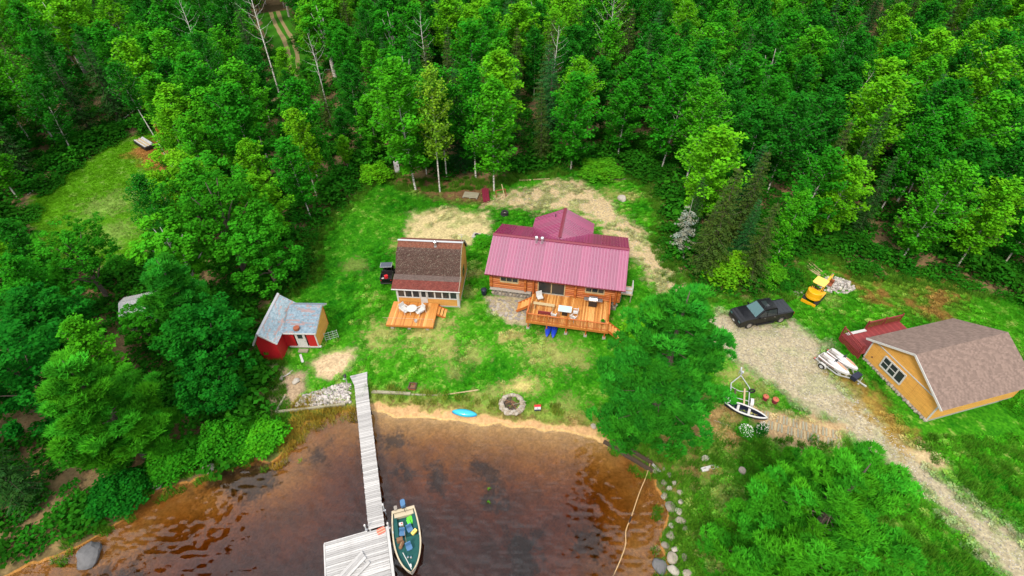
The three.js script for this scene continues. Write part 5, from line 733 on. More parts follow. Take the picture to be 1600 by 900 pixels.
{ // deck of the cabin
  const y = 0.93, d = thing('cabin_deck', 'low orange wooden deck without railing in front of the glazed porch', 'deck', [-12.05, y, -39.3], -4 * Math.PI / 180), X0 = -0.1, X1 = 4.5, Z0 = -0.38, Z1 = 2.95, Y = 0.5, n = 32, w = (X1 - X0) / n, pg = [0, 1, 2].map(() => bx(w - 0.012, 0.04, Z1 - Z0));
  for (let k = 0; k < n; k++) { const m = part('plank', pg[k % 3], oneOf(DECKM), d); m.position.set(X0 + (k + 0.5) * w, Y - 0.02 + (k % 3) * 0.0014, (Z0 + Z1) / 2); }
  part('fascia', [bx(X1 - X0 + 0.08, 0.2, 0.045, (X0 + X1) / 2, Y - 0.12, Z1 + 0.025), bx(0.045, 0.2, Z1 - Z0, X0 - 0.025, Y - 0.12, (Z0 + Z1) / 2), bx(0.045, 0.2, Z1 - Z0, X1 + 0.025, Y - 0.12, (Z0 + Z1) / 2)], M.deckB, d);
  for (const x of [0.4, 2.1, 3.9]) for (const z of [0.2, 2.75]) { const p = part('support_post', bx(0.12, 0.42, 0.12, x, Y - 0.25, z), M.rail, d); part('footing', bx(0.3, 0.2, 0.3, x, -0.08, z), M.concrete, p); }
  stairs(d, [X1 + 0.03, Y, 0.55], 0, 3, 0.16, 0.3, 1.1, M.rail);
  part('string_line', [bar([X0 - 0.4, Y + 0.5, 2.5], [X1, Y + 0.5, 2.42], 0.012), bar([X0 + 0.05, Y, 2.5], [X0 + 0.05, Y + 0.52, 2.5], 0.02), bar([X1 - 0.05, Y, 2.42], [X1 - 0.05, Y + 0.52, 2.42], 0.02)], M.cream, d);
  const P = (x, z) => { const c = Math.cos(-0.0698), s = Math.sin(-0.0698); return [-12.05 + x * c + z * s, y + Y + 0.004, -39.3 - x * s + z * c]; };
  const lounge = (l, x, z, t) => { const o = thing('lounge_chair', l, 'chair', P(x, z), t); const prof = [[-0.3, 0.95], [-0.22, 0.6], [-0.05, 0.4], [0.3, 0.38], [0.55, 0.42], [0.6, 0.38], [0.3, 0.33], [-0.08, 0.35], [-0.27, 0.57], [-0.35, 0.93]]; part('seat_shell', extr(prof, 0.6, 0.015).rotateY(-Math.PI / 2).translate(0.3, 0, 0), M.white, o); for (const s of [-1, 1]) { part('armrest', extr([[-0.3, 0.56], [0.4, 0.56], [0.45, 0.6], [-0.3, 0.6]], 0.07, 0.008).rotateY(-Math.PI / 2).translate(s * 0.34 + 0.035, 0, 0), M.white, o); part('leg', bar([s * 0.31, 0, 0.45], [s * 0.31, 0.56, 0.3], 0.025), M.white, o); part('leg', bar([s * 0.31, 0, -0.35], [s * 0.31, 0.56, -0.2], 0.025), M.white, o); } };
  lounge('white plastic lounge chair on the cabin deck, tilted towards the black utility vehicle', 1.25, 1.0, 0.9); lounge('white plastic lounge chair on the cabin deck, on the side of the steps', 3.05, 1.05, -0.9);
  const o = thing('round_table', 'round white table between the lounge chairs on the cabin deck', 'table', P(2.15, 1.2)); part('table_top', new THREE.LatheGeometry([[0.001, 0.66], [0.5, 0.66], [0.53, 0.68], [0.5, 0.7], [0.001, 0.7]].map(p => new THREE.Vector2(...p)), 24), M.white, o); for (let k = 0; k < 3; k++) part('leg', bar([Math.cos(k * 2.1) * 0.36, 0, Math.sin(k * 2.1) * 0.36], [Math.cos(k * 2.1) * 0.2, 0.66, Math.sin(k * 2.1) * 0.2], 0.022), M.white, o);
  const b = thing('bucket', 'small white bucket at the edge of the cabin deck', 'bucket', P(2.75, 2.45)); part('body', new THREE.LatheGeometry([[0.001, 0], [0.12, 0], [0.15, 0.28], [0.16, 0.28], [0.16, 0.3], [0.14, 0.3], [0.11, 0.03], [0.001, 0.02]].map(p => new THREE.Vector2(...p)), 16), M.white, b); part('handle', new THREE.TorusGeometry(0.15, 0.008, 5, 14, Math.PI).translate(0, 0.28, 0), M.chrome, b);
}
{ // red shed with a front gable and a side wing, blue-grey shingles
  const blueT = dataTex(256, 256, (u, v) => { const tab = hash(Math.floor(u * 22), Math.floor(v * 12), 61), n = tf(u, v, 10, 10, 62); let c = mix3([0.16, 0.25, 0.3], [0.36, 0.45, 0.5], tab * 0.6 + n * 0.5); c = mix3(c, [0.42, 0.24, 0.2], 0.75 * sstep(0.60, 0.72, tnoise(u, v, 5, 7, 63) * 0.7 + tab * 0.3)); return sc3(c, 0.8 + 0.3 * n); }, { rep: [1 / 3, 1 / 2] });
  const bl = std([1, 1, 1], 0.9, { map: blueT }), gr = std([0.62, 0.66, 0.72], 0.95, { map: blueT });
  const y = 0.78, s = thing('red_shed', 'red wooden shed with blue-grey shingles and a white door near the dock', 'shed', [-21.1, y, -33.5], -0.02);
  // front-facing gable block: x -2.9..-0.1, z +1.3..-3.9, ridge along z
  const ry = 3.75, ey = 2.55, g0 = -1.5, sl = Math.hypot(1.5, ry - ey), ga = Math.atan2(ry - ey, 1.5);
  const slope = (name, pos, turn, ang, w, len, mat) => { const o = new THREE.Group(); o.name = name; o.rotation.order = 'YXZ'; o.position.set(...pos); o.rotation.set(ang, turn, 0); s.add(o); part('roof_deck', bx(w - 0.02, 0.09, len, w / 2, -0.055, -len / 2), M.white, o); const n = Math.round(len / 0.2); for (let k = 0; k < n; k++) part('shingle_course', bx(w, 0.025, 0.245, w / 2, 0.006, -(k + 0.5) * len / n, 0, 0.05), mat, o); };
  slope('gable_roof', [0, ey, 1.35], Math.PI / 2, ga, 5.3, sl, bl); slope('gable_roof', [-2.3, 2.3, -3.95], -Math.PI / 2, Math.atan2(ry - 2.3, 0.8), 5.3, Math.hypot(0.8, ry - 2.3), bl);
  part('ridge_cap', [bx(0.14, 0.03, 5.4, g0 - 0.05, ry - 0.02, -1.3, 0, 0, 1.05), bx(0.2, 0.03, 5.4, g0 + 0.08, ry + 0.01, -1.3, 0, 0, -ga)], M.galv, s);
  part('gable_wall', extr([[-2.1, 0], [-0.3, 0], [-0.3, 2.42], [g0, 3.55], [-2.1, 2.3]], 0.1).translate(0, 0, 1.05), M.redPaint, s); part('gable_wall', extr([[-2.1, 0], [-0.3, 0], [-0.3, 2.42], [g0, 3.55], [-2.1, 2.3]], 0.1).translate(0, 0, -3.7), M.redPaint, s);
  part('side_wall', [bx(0.1, 2.5, 4.7, -0.36, 1.25, -1.3), bx(0.1, 2.3, 4.7, -2.04, 1.15, -1.3)], M.redPaint, s);
  part('barge_board', [beam([-0.02, ey - 0.08, 1.37], [g0, ry - 0.08, 1.37], 0.05, 0.16), beam([-2.3, 2.22, 1.37], [g0, ry - 0.08, 1.37], 0.05, 0.16)], M.white, s);
  // main block beside it: ridge along x, front slope to the lawn
  const ms = Math.hypot(2.75, 0.95), ma = Math.atan2(0.95, 2.75);
  slope('main_roof', [0.02, 2.5, 0.02], 0, ma, 3.05, ms, gr); slope('rear_roof', [3.07, 2.75, -3.75], Math.PI, Math.atan2(0.7, 1.0), 3.05, Math.hypot(1.0, 0.7), gr);
  part('front_wall', [bx(0.95, 1.95, 0.1, 0.2, 1.3, -0.4), bx(0.85, 1.95, 0.1, 2.3, 1.3, -0.4), bx(0.95, 0.2, 0.1, 1.28, 2.2, -0.4)], M.redPaint, s); part('wall_sill', bx(3.0, 0.12, 0.16, 1.45, 0.28, -0.38), M.white, s);
  part('gable_side_wall', extr([[0.4, 0.15], [3.5, 0.15], [3.5, 2.75], [2.75, 3.3], [0.4, 2.45]], 0.1).rotateY(Math.PI / 2).translate(2.65, 0, 0), M.orangeWall, s); part('rear_wall', bx(2.9, 2.5, 0.1, 1.3, 1.35, -3.5), M.redPaint, s);
  part('eave_trim', [bx(3.05, 0.14, 0.04, 1.52, 2.44, 0.05), beam([3.06, 2.42, 0], [3.06, 3.36, -2.75], 0.04, 0.14), beam([3.06, 3.36, -2.75], [3.06, 2.68, -3.75], 0.04, 0.14), bx(0.1, 2.2, 0.1, 2.72, 1.3, -0.36)], M.white, s);
  part('floor', bx(2.7, 0.16, 3.1, 1.3, 0.1, -1.95), M.timber, s); part('eave_vent', cyl(0.28, 0.28, 0.24, 1.25, 2.78, -0.35, 14, 0, 0), M.rust, s);
  const d = holder('door', s, [1.28, 1.2, -0.35]); part('leaf', [bx(0.92, 1.1, 0.06, 0, -0.38), bx(0.22, 0.72, 0.06, -0.35, 0.53), bx(0.22, 0.72, 0.06, 0.35, 0.53), bx(0.92, 0.1, 0.06, 0, 0.92)], M.white, d); part('pane', bx(0.5, 0.66, 0.03, 0, 0.52), M.glass, d); part('handle', cyl(0.03, 0.03, 0.08, 0.36, -0.1, 0.06, 8, Math.PI / 2), M.chrome, d);
  part('step', bx(0.9, 0.12, 0.4, 1.28, 0.06, 0.0), M.timber, s);
}
{ // cottage with orange walls, gable towards the drive, red deck behind it
  const y = 1.1, c = thing('orange_cottage', 'orange cottage with white trim and a triple window beside the jet ski trailer', 'cottage', [32.55, y, -32.3], -75 * Math.PI / 180);
  // local +x runs along the gable wall towards the lake, +z points to the drive (outwards), building lies at -z
  const Wd = 7.2, Lg = 9, eh = 2.55, rh = 4.55;
  part('gable_wall', extr([[0, 0.35], [Wd, 0.35], [Wd, eh], [Wd / 2, rh], [0, eh]], 0.12).translate(0, 0, -0.12), M.orangeWall, c); part('gable_wall', extr([[0, 0.35], [Wd, 0.35], [Wd, eh], [Wd / 2, rh], [0, eh]], 0.12).translate(0, 0, -Lg), M.orangeWall, c);
  part('side_wall', bx(0.12, eh - 0.35, Lg - 0.26, 0.08, (eh + 0.35) / 2, -Lg / 2), M.orangeWall, c); part('side_wall', bx(0.12, eh - 0.35, Lg - 0.26, Wd - 0.08, (eh + 0.35) / 2, -Lg / 2), M.orangeWall, c);
  const fs = part('foundation', bx(Wd - 0.05, 0.5, Lg - 0.05, Wd / 2, 0.1, -Lg / 2), M.concrete, c); const fr = [rock(0.16, 221, 0.8), rock(0.16, 222, 0.7)]; for (let k = 0; k < 24; k++) { const m = part('stone', fr[k % 2], STONEM[k % 3], fs); m.position.set(0.15 + k * 0.3, 0.14 + (k % 2) * 0.1, 0.02); m.rotation.set(k, k * 2, 0); }
  part('wall_trim', [bx(Wd + 0.04, 0.1, 0.03, Wd / 2, eh, 0.02), bx(0.12, 2.2, 0.04, 0.05, 1.45, 0.022), bx(0.12, 2.2, 0.04, Wd - 0.05, 1.45, 0.022)], M.white, c);
  for (let k = 0; k < 5; k++) part('siding_joint', bx(0.02, 2.05, 0.012, 0.9 + k * 1.35, 1.42, 0.004), M.tanWall, c);
  const o = holder('window', c, [2.75, 1.55, 0.03]); part('frame', [bx(2.3, 0.12, 0.08, 0, 0.6), bx(2.3, 0.14, 0.1, 0, -0.6), ...[-1.12, -0.38, 0.38, 1.12].map(x => bx(0.12, 1.2, 0.08, x))], M.white, o); for (let k = 0; k < 3; k++) { part('pane', bx(0.64, 1.1, 0.02, -0.75 + k * 0.75, 0, -0.01), M.glass, o); if (k < 2) part('sash_bar', bx(0.64, 0.05, 0.04, -0.75 + k * 0.75, 0, 0.01), M.white, o); }
  part('vent', bx(0.12, 0.12, 0.06, 0.7, 1.0, 0.03), M.brownWood, c);
  const br = dataTex(128, 128, (u, v) => { const t = hash(Math.floor(u * 14), Math.floor(v * 8), 5), n = tf(u, v, 9, 9, 8), k = 0.7 + 0.4 * t + 0.3 * n; return [0.17 * k, 0.12 * k, 0.1 * k]; }, { rep: [1 / 2.6, 1 / 2] }), sh = std([1, 1, 1], 0.95, { map: br });
  const run = Wd / 2 + 0.45, rise = (rh - eh) / (Wd / 2) * run, sl = Math.hypot(run, rise), a = Math.atan2(rise, run);
  for (const [nm, x, z, t] of [['roof_slope', -0.45, -Lg - 0.35, -Math.PI / 2], ['roof_slope', Wd + 0.45, 0.35, Math.PI / 2]]) { const q = new THREE.Group(); q.name = nm; q.rotation.order = 'YXZ'; q.position.set(x, rh + 0.12 - rise, z); q.rotation.set(a, t, 0); c.add(q); const w = Lg + 0.7; part('roof_deck', bx(w - 0.02, 0.1, sl, w / 2, -0.06, -sl / 2), M.white, q); const n = 20; for (let k = 0; k < n; k++) part('shingle_course', bx(w - 0.06, 0.022, sl / n * 1.2, w / 2, 0.006, -(k + 0.5) * sl / n, 0, 0.05), sh, q); }
  part('barge_board', [beam([-0.45, rh + 0.04 - rise, 0.37], [Wd / 2, rh + 0.06, 0.37], 0.05, 0.18), beam([Wd + 0.45, rh + 0.04 - rise, 0.37], [Wd / 2, rh + 0.06, 0.37], 0.05, 0.18)], M.white, c);
  // red deck along the far wall
  const d = thing('red_deck', 'dark red wooden deck with slatted railing behind the orange cottage', 'deck', [32.55, y, -32.3], -75 * Math.PI / 180), Y = 0.75, X0 = -2.6, X1 = -0.02, Z0 = -6.2, Z1 = 0.55, n = 34, w = (Z1 - Z0) / n, pg = bx(X1 - X0, 0.04, w - 0.012);
  for (let k = 0; k < n; k++) { const m = part('plank', pg, k % 3 ? M.redDeck : M.redDeckB, d); m.position.set((X0 + X1) / 2, Y - 0.02 + (k % 3) * 0.0012, Z0 + (k + 0.5) * w); }
  for (const [x, z] of [[X0 + 0.1, Z0 + 0.1], [X0 + 0.1, -2.6], [X0 + 0.1, Z1 - 0.1], [-0.15, Z1 - 0.1]]) part('support_post', bx(0.12, Y + 0.1, 0.12, x, Y / 2 - 0.1, z), M.redDeck, d);
  railing(d, [X0 + 0.04, Y, Z1 - 0.04], [X1 - 0.06, Y, Z1 - 0.04], M.redDeck, { posts: 2, gap: 0.14 }); railing(d, [X0 + 0.04, Y, Z0 + 0.05], [X0 + 0.04, Y, -2.2], M.redDeck, { posts: 3, gap: 0.14 });
  part('skirt', [...Array.from({ length: 19 }, (_, k) => bx(0.09, 0.62, 0.02, X0 + 0.08 + k * 0.14, Y - 0.38, Z1 + 0.012))], M.redDeckB, d); part('bench', [bx(0.4, 0.05, 1.6, -0.9, Y + 0.42, -5.2), bx(0.35, 0.4, 0.06, -0.9, Y + 0.2, -4.5), bx(0.35, 0.4, 0.06, -0.9, Y + 0.2, -5.9)], M.white, d); part('step_board', bx(0.3, 0.06, 2.2, X0 + 0.2, Y + 0.06, -1.0), M.greyC, d);
}
{ // shed under the trees
  const x = -36, z = -37.6, o = thing('white_roofed_shed', 'small shed with a white metal roof among the maples', 'shed', on(x, z), 0.35);
  part('wall', [bx(3.4, 2.1, 0.1, 0, 1.05, 1.2), bx(3.4, 2.1, 0.1, 0, 1.05, -1.2), bx(0.1, 2.1, 2.3, -1.65, 1.05, 0), bx(0.1, 2.1, 2.3, 1.65, 1.05, 0)], M.greyB, o); const rp = ribPanel(0.65, 1.62, 3);
  for (const t of [0, Math.PI]) { const q = new THREE.Group(); q.name = 'roof_slope'; q.rotation.order = 'YXZ'; q.position.set(t ? 1.95 : -1.95, 2.1, t ? -1.5 : 1.5); q.rotation.set(0.38, t, 0); o.add(q); part('roof_deck', bx(3.88, 0.06, 1.6, 1.95, -0.035, -0.8), M.greyA, q); for (let k = 0; k < 6; k++) { const p = part('roof_panel', rp, M.white, q); p.position.set(k * 0.65, 0.002 * (k % 2), 0); } }
  part('gable', [extr([[-1.2, 2.1], [1.2, 2.1], [0, 2.55]], 0.1).rotateY(Math.PI / 2).translate(1.6, 0, 0), extr([[-1.2, 2.1], [1.2, 2.1], [0, 2.55]], 0.1).rotateY(Math.PI / 2).translate(-1.7, 0, 0)], M.greyB, o); part('door', bx(0.85, 1.9, 0.05, 0.4, 0.97, 1.27), M.white, o);
}
// ---------------------------------------------------------------- dock and boats
const V2 = a => a.map(p => new THREE.Vector2(...p));
{
  const T0 = 0.291, D = thing('wooden_dock', 'long weathered grey plank dock leading from the beach to a square platform', 'dock', [-13.5, 0.7, -29.9], T0);
  const dw = (x, z, y = 0) => [-13.5 + x * Math.cos(T0) + z * Math.sin(T0), 0.7 + y, -29.9 - x * Math.sin(T0) + z * Math.cos(T0)];
  const walk = holder('walkway', D, [0, 0, 0]), plat = holder('platform', D, [0, 0, 0]), end = holder('shore_end', D, [0, 0, 0]), pw = 0.142;
  const wg = [bx(1.13, 0.04, pw - 0.014), bx(1.15, 0.04, pw - 0.014), bx(1.12, 0.04, pw - 0.016)];
  for (let k = 0; k < 94; k++) { const m = part('plank', wg[k % 3], GREYM[Math.floor(R() * 3)], walk); m.position.set(-0.14 + rr(-0.012, 0.012), rr(-0.004, 0.004), 0.34 + k * pw); m.rotation.y = rr(-0.012, 0.012); }
  for (let k = 0; k < 9; k++) { const m = part('plank', bx(1.28 - 0.05 * k + 0.25, 0.04, pw - 0.014), GREYM[k % 3], end); m.position.set(-0.24 + k * 0.012, 0.006, -0.92 + k * pw); m.rotation.y = 0.03; }
  const pg = [bx(4.2, 0.04, pw - 0.014), bx(4.18, 0.04, pw - 0.016)];
  for (let k = 0; k < 38; k++) { const m = part('plank', pg[k % 2], GREYM[Math.floor(R() * 3)], plat); m.position.set(-1.62 + rr(-0.012, 0.012), rr(-0.003, 0.003), 13.82 + k * pw); m.rotation.y = rr(-0.006, 0.006); }
  part('edge_board', [bx(0.2, 0.05, 5.5, 0.6, 0.012, 16.5), bx(0.1, 0.05, 5.5, -3.78, 0.012, 16.5), bx(3.0, 0.05, 0.08, -2.3, 0.012, 13.7)], M.greyC, plat);
  part('beam', [bx(0.09, 0.18, 13.5, -0.6, -0.12, 7), bx(0.09, 0.18, 13.5, 0.32, -0.12, 7)], M.greyB, walk); part('beam', [bx(0.09, 0.2, 5.5, -3.7, -0.13, 16.5), bx(0.09, 0.2, 5.5, -1.6, -0.13, 16.5), bx(0.09, 0.2, 5.5, 0.5, -0.13, 16.5)], M.greyB, plat);
  for (const z of [3.2, 5.8, 8.4, 11]) for (const x of [-0.68, 0.4]) { const p = dw(x, z), b = heightAt(p[0], p[2]) - 0.7; part('post', cyl(0.07, 0.07, -0.05 - b + 0.3, x, (b - 0.3 - 0.05) / 2, z, 8), M.darkWood, walk); }
  for (const [x, z] of [[-3.6, 14.2], [0.45, 14.2], [-3.6, 18.6], [0.45, 18.6], [-1.6, 16]]) { const p = dw(x, z), b = heightAt(p[0], p[2]) - 0.7; part('post', cyl(0.09, 0.09, -0.05 - b + 0.3, x, (b - 0.35) / 2, z, 8), M.darkWood, plat); }
  // mooring pipes with white caps
  for (const [l, x, z, h] of [['grey mooring pipe with a white cap where the walkway meets the platform, boat side', 0.56, 12.5, 0.95], ['grey mooring pipe with a white cap at the platform corner beside the boat', 0.72, 13.9, 0.8], ['short grey mooring pipe in the open corner between walkway and platform', -0.86, 13.55, 0.75]]) { const p = dw(x, z), b = heightAt(p[0], p[2]); const o = thing('mooring_pipe', l, 'post', [p[0], b, p[2]]); part('pipe', cyl(0.045, 0.045, 0.7 + h - b, 0, (0.7 + h - b) / 2 - 0.1, 0, 10), M.galv, o); part('cap', cyl(0.075, 0.06, 0.14, 0, 0.7 + h - b - 0.06, 0, 10), M.white, o); part('clamp', bx(0.16, 0.1, 0.14, 0, 0.66 - b, 0), M.steel, o); }
  let o = thing('rescue_mat', 'faded coral red mat on the dock beside the moored boat', 'mat', dw(0.15, 13.95, 0.03), T0 + 0.2); part('mat', rbox(0.62, 0.03, 0.5, 0.12, 0, 0.015, 0), M.coral, o); part('strap', [bx(0.62, 0.012, 0.05, 0, 0.036, 0.1), bx(0.62, 0.012, 0.05, 0, 0.036, -0.1)], M.cream, o);
  o = thing('gangway', 'loose gangway of grey boards lying on the dock platform', 'gangway', dw(-2.05, 16.2, 0.03), T0 - 0.95); for (let k = 0; k < 4; k++) part('plank', bx(0.2, 0.05, 2.6, -0.42 + k * 0.21 + (k === 3 ? 0.24 : 0), 0.09, k * 0.05), GREYM[k % 3], o); part('batten', [bx(1.15, 0.06, 0.09, 0, 0.03, -0.9), bx(1.15, 0.06, 0.09, 0, 0.03, 0.9)], M.greyB, o);
  const lp = on(-14.75, -29.6); o = thing('dock_lamp', 'short post with a black lantern at the shore end of the dock', 'lamp', lp); part('post', bar([0, -0.2, 0], [0, 1.35, 0], 0.045), M.greyB, o); part('lantern', [cyl(0.13, 0.1, 0.2, 0, 1.4, 0, 8)], M.black, o); part('lantern_cap', cyl(0.17, 0.02, 0.12, 0, 1.56, 0, 8), M.black, o); part('hook', bar([0, 1.15, 0], [-0.2, 1.1, 0], 0.02), M.galv, o); part('white_tag', bx(0.16, 0.12, 0.02, -0.2, 0.98, 0), M.white, o);
}
// open boat: bow towards +z, length L, half beam B, height H; returns hull and inner geometries
function boatShell(L, B, H, { bow = 1.6, stern = 0.84, rise = 0.2, keel = 0.1, n = 22, inset = 0.06, floor = 0.12 } = {}) {
  const st = []; for (let i = 0; i <= n; i++) { const t = i / n, u = clamp((t - 0.42) / 0.58), b = B * (t < 0.42 ? lerp(stern, 1, Math.sin(t / 0.42 * Math.PI / 2)) : Math.pow(Math.max(0, 1 - Math.pow(u, 2.1)), 1 / bow)); st.push([t * L, Math.max(b, 0.015), H + rise * t * t, t]); }
  const mk = (sec) => { const pos = [], idx = []; let m = 0; for (const s of st) { const c = sec(...s); m = c.length; for (const [x, y] of c) pos.push(x, y, s[0]); } for (let i = 0; i < n; i++) for (let k = 0; k < m - 1; k++) { const a = i * m + k; idx.push(a, a + m, a + 1, a + 1, a + m, a + m + 1); } const g = new THREE.BufferGeometry(); g.setAttribute('position', new THREE.Float32BufferAttribute(pos, 3)); g.setIndex(idx); return flat(g); };
  const yb = t => -keel + (H * 0.55) * Math.pow(t, 5);
  const outer = mk((z, b, h, t) => [[-b, h], [-b * 0.93, h * 0.5], [-b * 0.72, yb(t) + 0.1], [0, yb(t)], [b * 0.72, yb(t) + 0.1], [b * 0.93, h * 0.5], [b, h]]);
  const inner = mk((z, b, h, t) => { const c = Math.max(b - inset, 0.004), f = Math.max(floor, yb(t) + 0.08); return [[c, h - 0.01], [c * 0.95, lerp(f, h, 0.5)], [c * 0.88, f], [0, f], [-c * 0.88, f], [-c * 0.95, lerp(f, h, 0.5)], [-c, h - 0.01]]; });
  const rim = mk((z, b, h) => { const c = Math.max(b - inset, 0.004); return [[-b - 0.015, h - 0.04], [-b - 0.015, h + 0.01], [-c, h + 0.012], [-c, h - 0.03]]; }), rim2 = mk((z, b, h) => { const c = Math.max(b - inset, 0.004); return [[c, h - 0.03], [c, h + 0.012], [b + 0.015, h + 0.01], [b + 0.015, h - 0.04]]; });
  return { outer, inner, rim: merge([rim, rim2]), at: t => st[Math.round(t * n)], floorAt: t => Math.max(floor, yb(t) + 0.08) };
}
{
  const L = 4.65, B = 0.98, o = thing('fishing_boat', 'moored fishing boat with a teal floor and cream gunwales beside the dock', 'boat', [-8.08, 0.0, -18.3], 0.276), s = boatShell(L, B, 0.52, { keel: 0.2, floor: 0.14, inset: 0.09 });
  part('hull', s.outer, speck([0.45, 0.42, 0.36], 0.45, 0.0005), o); part('liner', s.inner, M.teal, o); part('gunwale', s.rim, M.cream, o);
  part('transom', [bx(1.62, 0.56, 0.08, 0, 0.27, 0.03), bx(1.66, 0.04, 0.22, 0, 0.55, 0.1)], M.cream, o);
  const deckShape = []; for (let i = 10; i <= 21; i++) deckShape.push([s.at(i / 22)[1] - 0.1, -s.at(i / 22)[0]]); for (let i = 21; i >= 10; i--) deckShape.push([-(s.at(i / 22)[1] - 0.1), -s.at(i / 22)[0]]);
  part('bow_deck', extr(deckShape.map(p => [Math.abs(p[0]) < 0.02 ? 0.02 * Math.sign(p[0] || 1) : p[0], p[1]]), 0.03).rotateX(-Math.PI / 2).translate(0, 0.4, 0), M.teal, o);
  part('side_locker', [bx(0.3, 0.28, 1.7, -0.7, 0.28, 1.2), bx(0.3, 0.28, 1.5, 0.7, 0.28, 1.1)], M.teal, o); part('stern_bench', bx(1.4, 0.3, 0.34, 0, 0.3, 0.36), M.cream, o);
  for (const [x, y, z, t] of [[0.28, 0.14, 1.62, 0.3], [-0.28, 0.14, 1.75, -0.2], [0.08, 0.43, 3.0, 0.2]]) { const q = holder('swivel_seat', o, [x, y, z], [0, t, 0]); part('pedestal', cyl(0.05, 0.04, 0.26, 0, 0.13, 0, 8), M.steel, q); part('cushion', rbox(0.42, 0.1, 0.42, 0.08, 0, 0.3, 0), M.seatBlue, q); part('backrest', bx(0.4, 0.34, 0.08, 0, 0.5, -0.18, 0, -0.15), M.seatBlue, q); }
  const m = holder('outboard_motor', o, [0.05, 0.5, -0.14]); part('cowling', rbox(0.36, 0.36, 0.52, 0.1, 0, 0.28, -0.12), M.seatBlue, m); part('shaft', [bx(0.12, 0.8, 0.18, 0, -0.3, -0.05), bx(0.06, 0.1, 0.36, 0, -0.5, -0.1)], M.black, m); part('clamp', bx(0.26, 0.2, 0.16, 0, 0.02, 0.1), M.black, m); part('tiller', bar([0, 0.25, 0.1], [0.1, 0.32, 0.6], 0.025), M.black, m);
  part('kicker_motor', [rbox(0.24, 0.22, 0.32, 0.06, -0.52, 0.62, -0.12), bx(0.08, 0.6, 0.1, -0.52, 0.3, -0.1)], M.stoneB, o); part('console', [bx(0.42, 0.34, 0.3, -0.5, 0.5, 2.25, 0, -0.2)], M.brownWood, o); part('bow_motor', [bar([-0.4, 0.62, 3.2], [0.05, 0.72, 4.5], 0.03), rbox(0.12, 0.14, 0.24, 0.04, 0.02, 0.72, 4.25)], M.white, o);
  part('cleat', [bx(0.05, 0.06, 0.16, -0.9, 0.58, 1.6), bx(0.05, 0.06, 0.16, 0.9, 0.58, 2.2)], M.chrome, o);
  const bw = (x, y, z) => { const c = Math.cos(0.276), q = Math.sin(0.276); return [-8.08 + x * c + z * q, y, -18.3 - x * q + z * c]; };
  let t = thing('life_vest', 'lime green life vest on the floor of the fishing boat', 'life vest', bw(0.4, 0.14, 0.95), 0.5); part('panel', rbox(0.24, 0.1, 0.5, 0.06, -0.14, 0.06, 0), M.lime, t); part('panel', rbox(0.24, 0.1, 0.5, 0.06, 0.14, 0.06, 0), M.lime, t); part('collar', rbox(0.4, 0.09, 0.18, 0.06, 0, 0.06, -0.3), M.lime, t);
  t = thing('tackle_box', 'yellow tackle box on the floor of the fishing boat', 'box', bw(0.55, 0.43, 1.95), 0.9); part('body', rbox(0.42, 0.16, 0.22, 0.03, 0, 0.08, 0), std([0.72, 0.55, 0.12], 0.5), t); part('lid', rbox(0.44, 0.05, 0.24, 0.03, 0, 0.185, 0), std([0.72, 0.55, 0.12], 0.5), t); part('handle', bar([-0.08, 0.23, 0], [0.08, 0.23, 0], 0.012), M.black, t);
  t = thing('duffel_bag', 'brown bag on the bow deck of the fishing boat', 'bag', bw(-0.42, 0.43, 2.62), 1.3); part('body', new THREE.CapsuleGeometry(0.14, 0.34, 6, 12).rotateZ(Math.PI / 2).translate(0, 0.14, 0), M.brownWood, t); part('strap', new THREE.TorusGeometry(0.12, 0.015, 5, 12, Math.PI).translate(0, 0.26, 0), M.tan, t);
  t = thing('fuel_tank', 'white fuel container near the stern of the fishing boat', 'container', bw(-0.3, 0.14, 1.0), 0.2); part('body', rbox(0.3, 0.2, 0.24, 0.05, 0, 0.1, 0), M.white, t); part('cap', cyl(0.05, 0.05, 0.05, 0.05, 0.22, 0, 10), M.red, t);
  for (const [x, z, l] of [[-0.1, 3.55, 'white bottle on the bow deck of the fishing boat'], [0.1, 3.62, 'white cup on the bow deck of the fishing boat']]) { t = thing(l.includes('cup') ? 'cup' : 'bottle', l, l.includes('cup') ? 'cup' : 'bottle', bw(x, 0.43, z)); part('body', new THREE.LatheGeometry(V2([[0.001, 0], [0.06, 0], [0.065, 0.14], [0.03, 0.18], [0.03, 0.22], [0.001, 0.22]]), 12), M.white, t); part('cap', cyl(0.032, 0.032, 0.03, 0, 0.235, 0, 10), M.seatBlue, t); }
  t = thing('fishing_rod', 'thin fishing rod laid along the floor of the boat', 'rod', bw(-0.15, 0.5, 1.2), 0.2); part('rod', bar([0, 0, 0], [0.25, 0.08, 1.9], 0.012, 0.004), M.tan, t); part('reel', cyl(0.05, 0.05, 0.05, 0, -0.04, 0.2, 10, 0, Math.PI / 2), M.black, t);
}
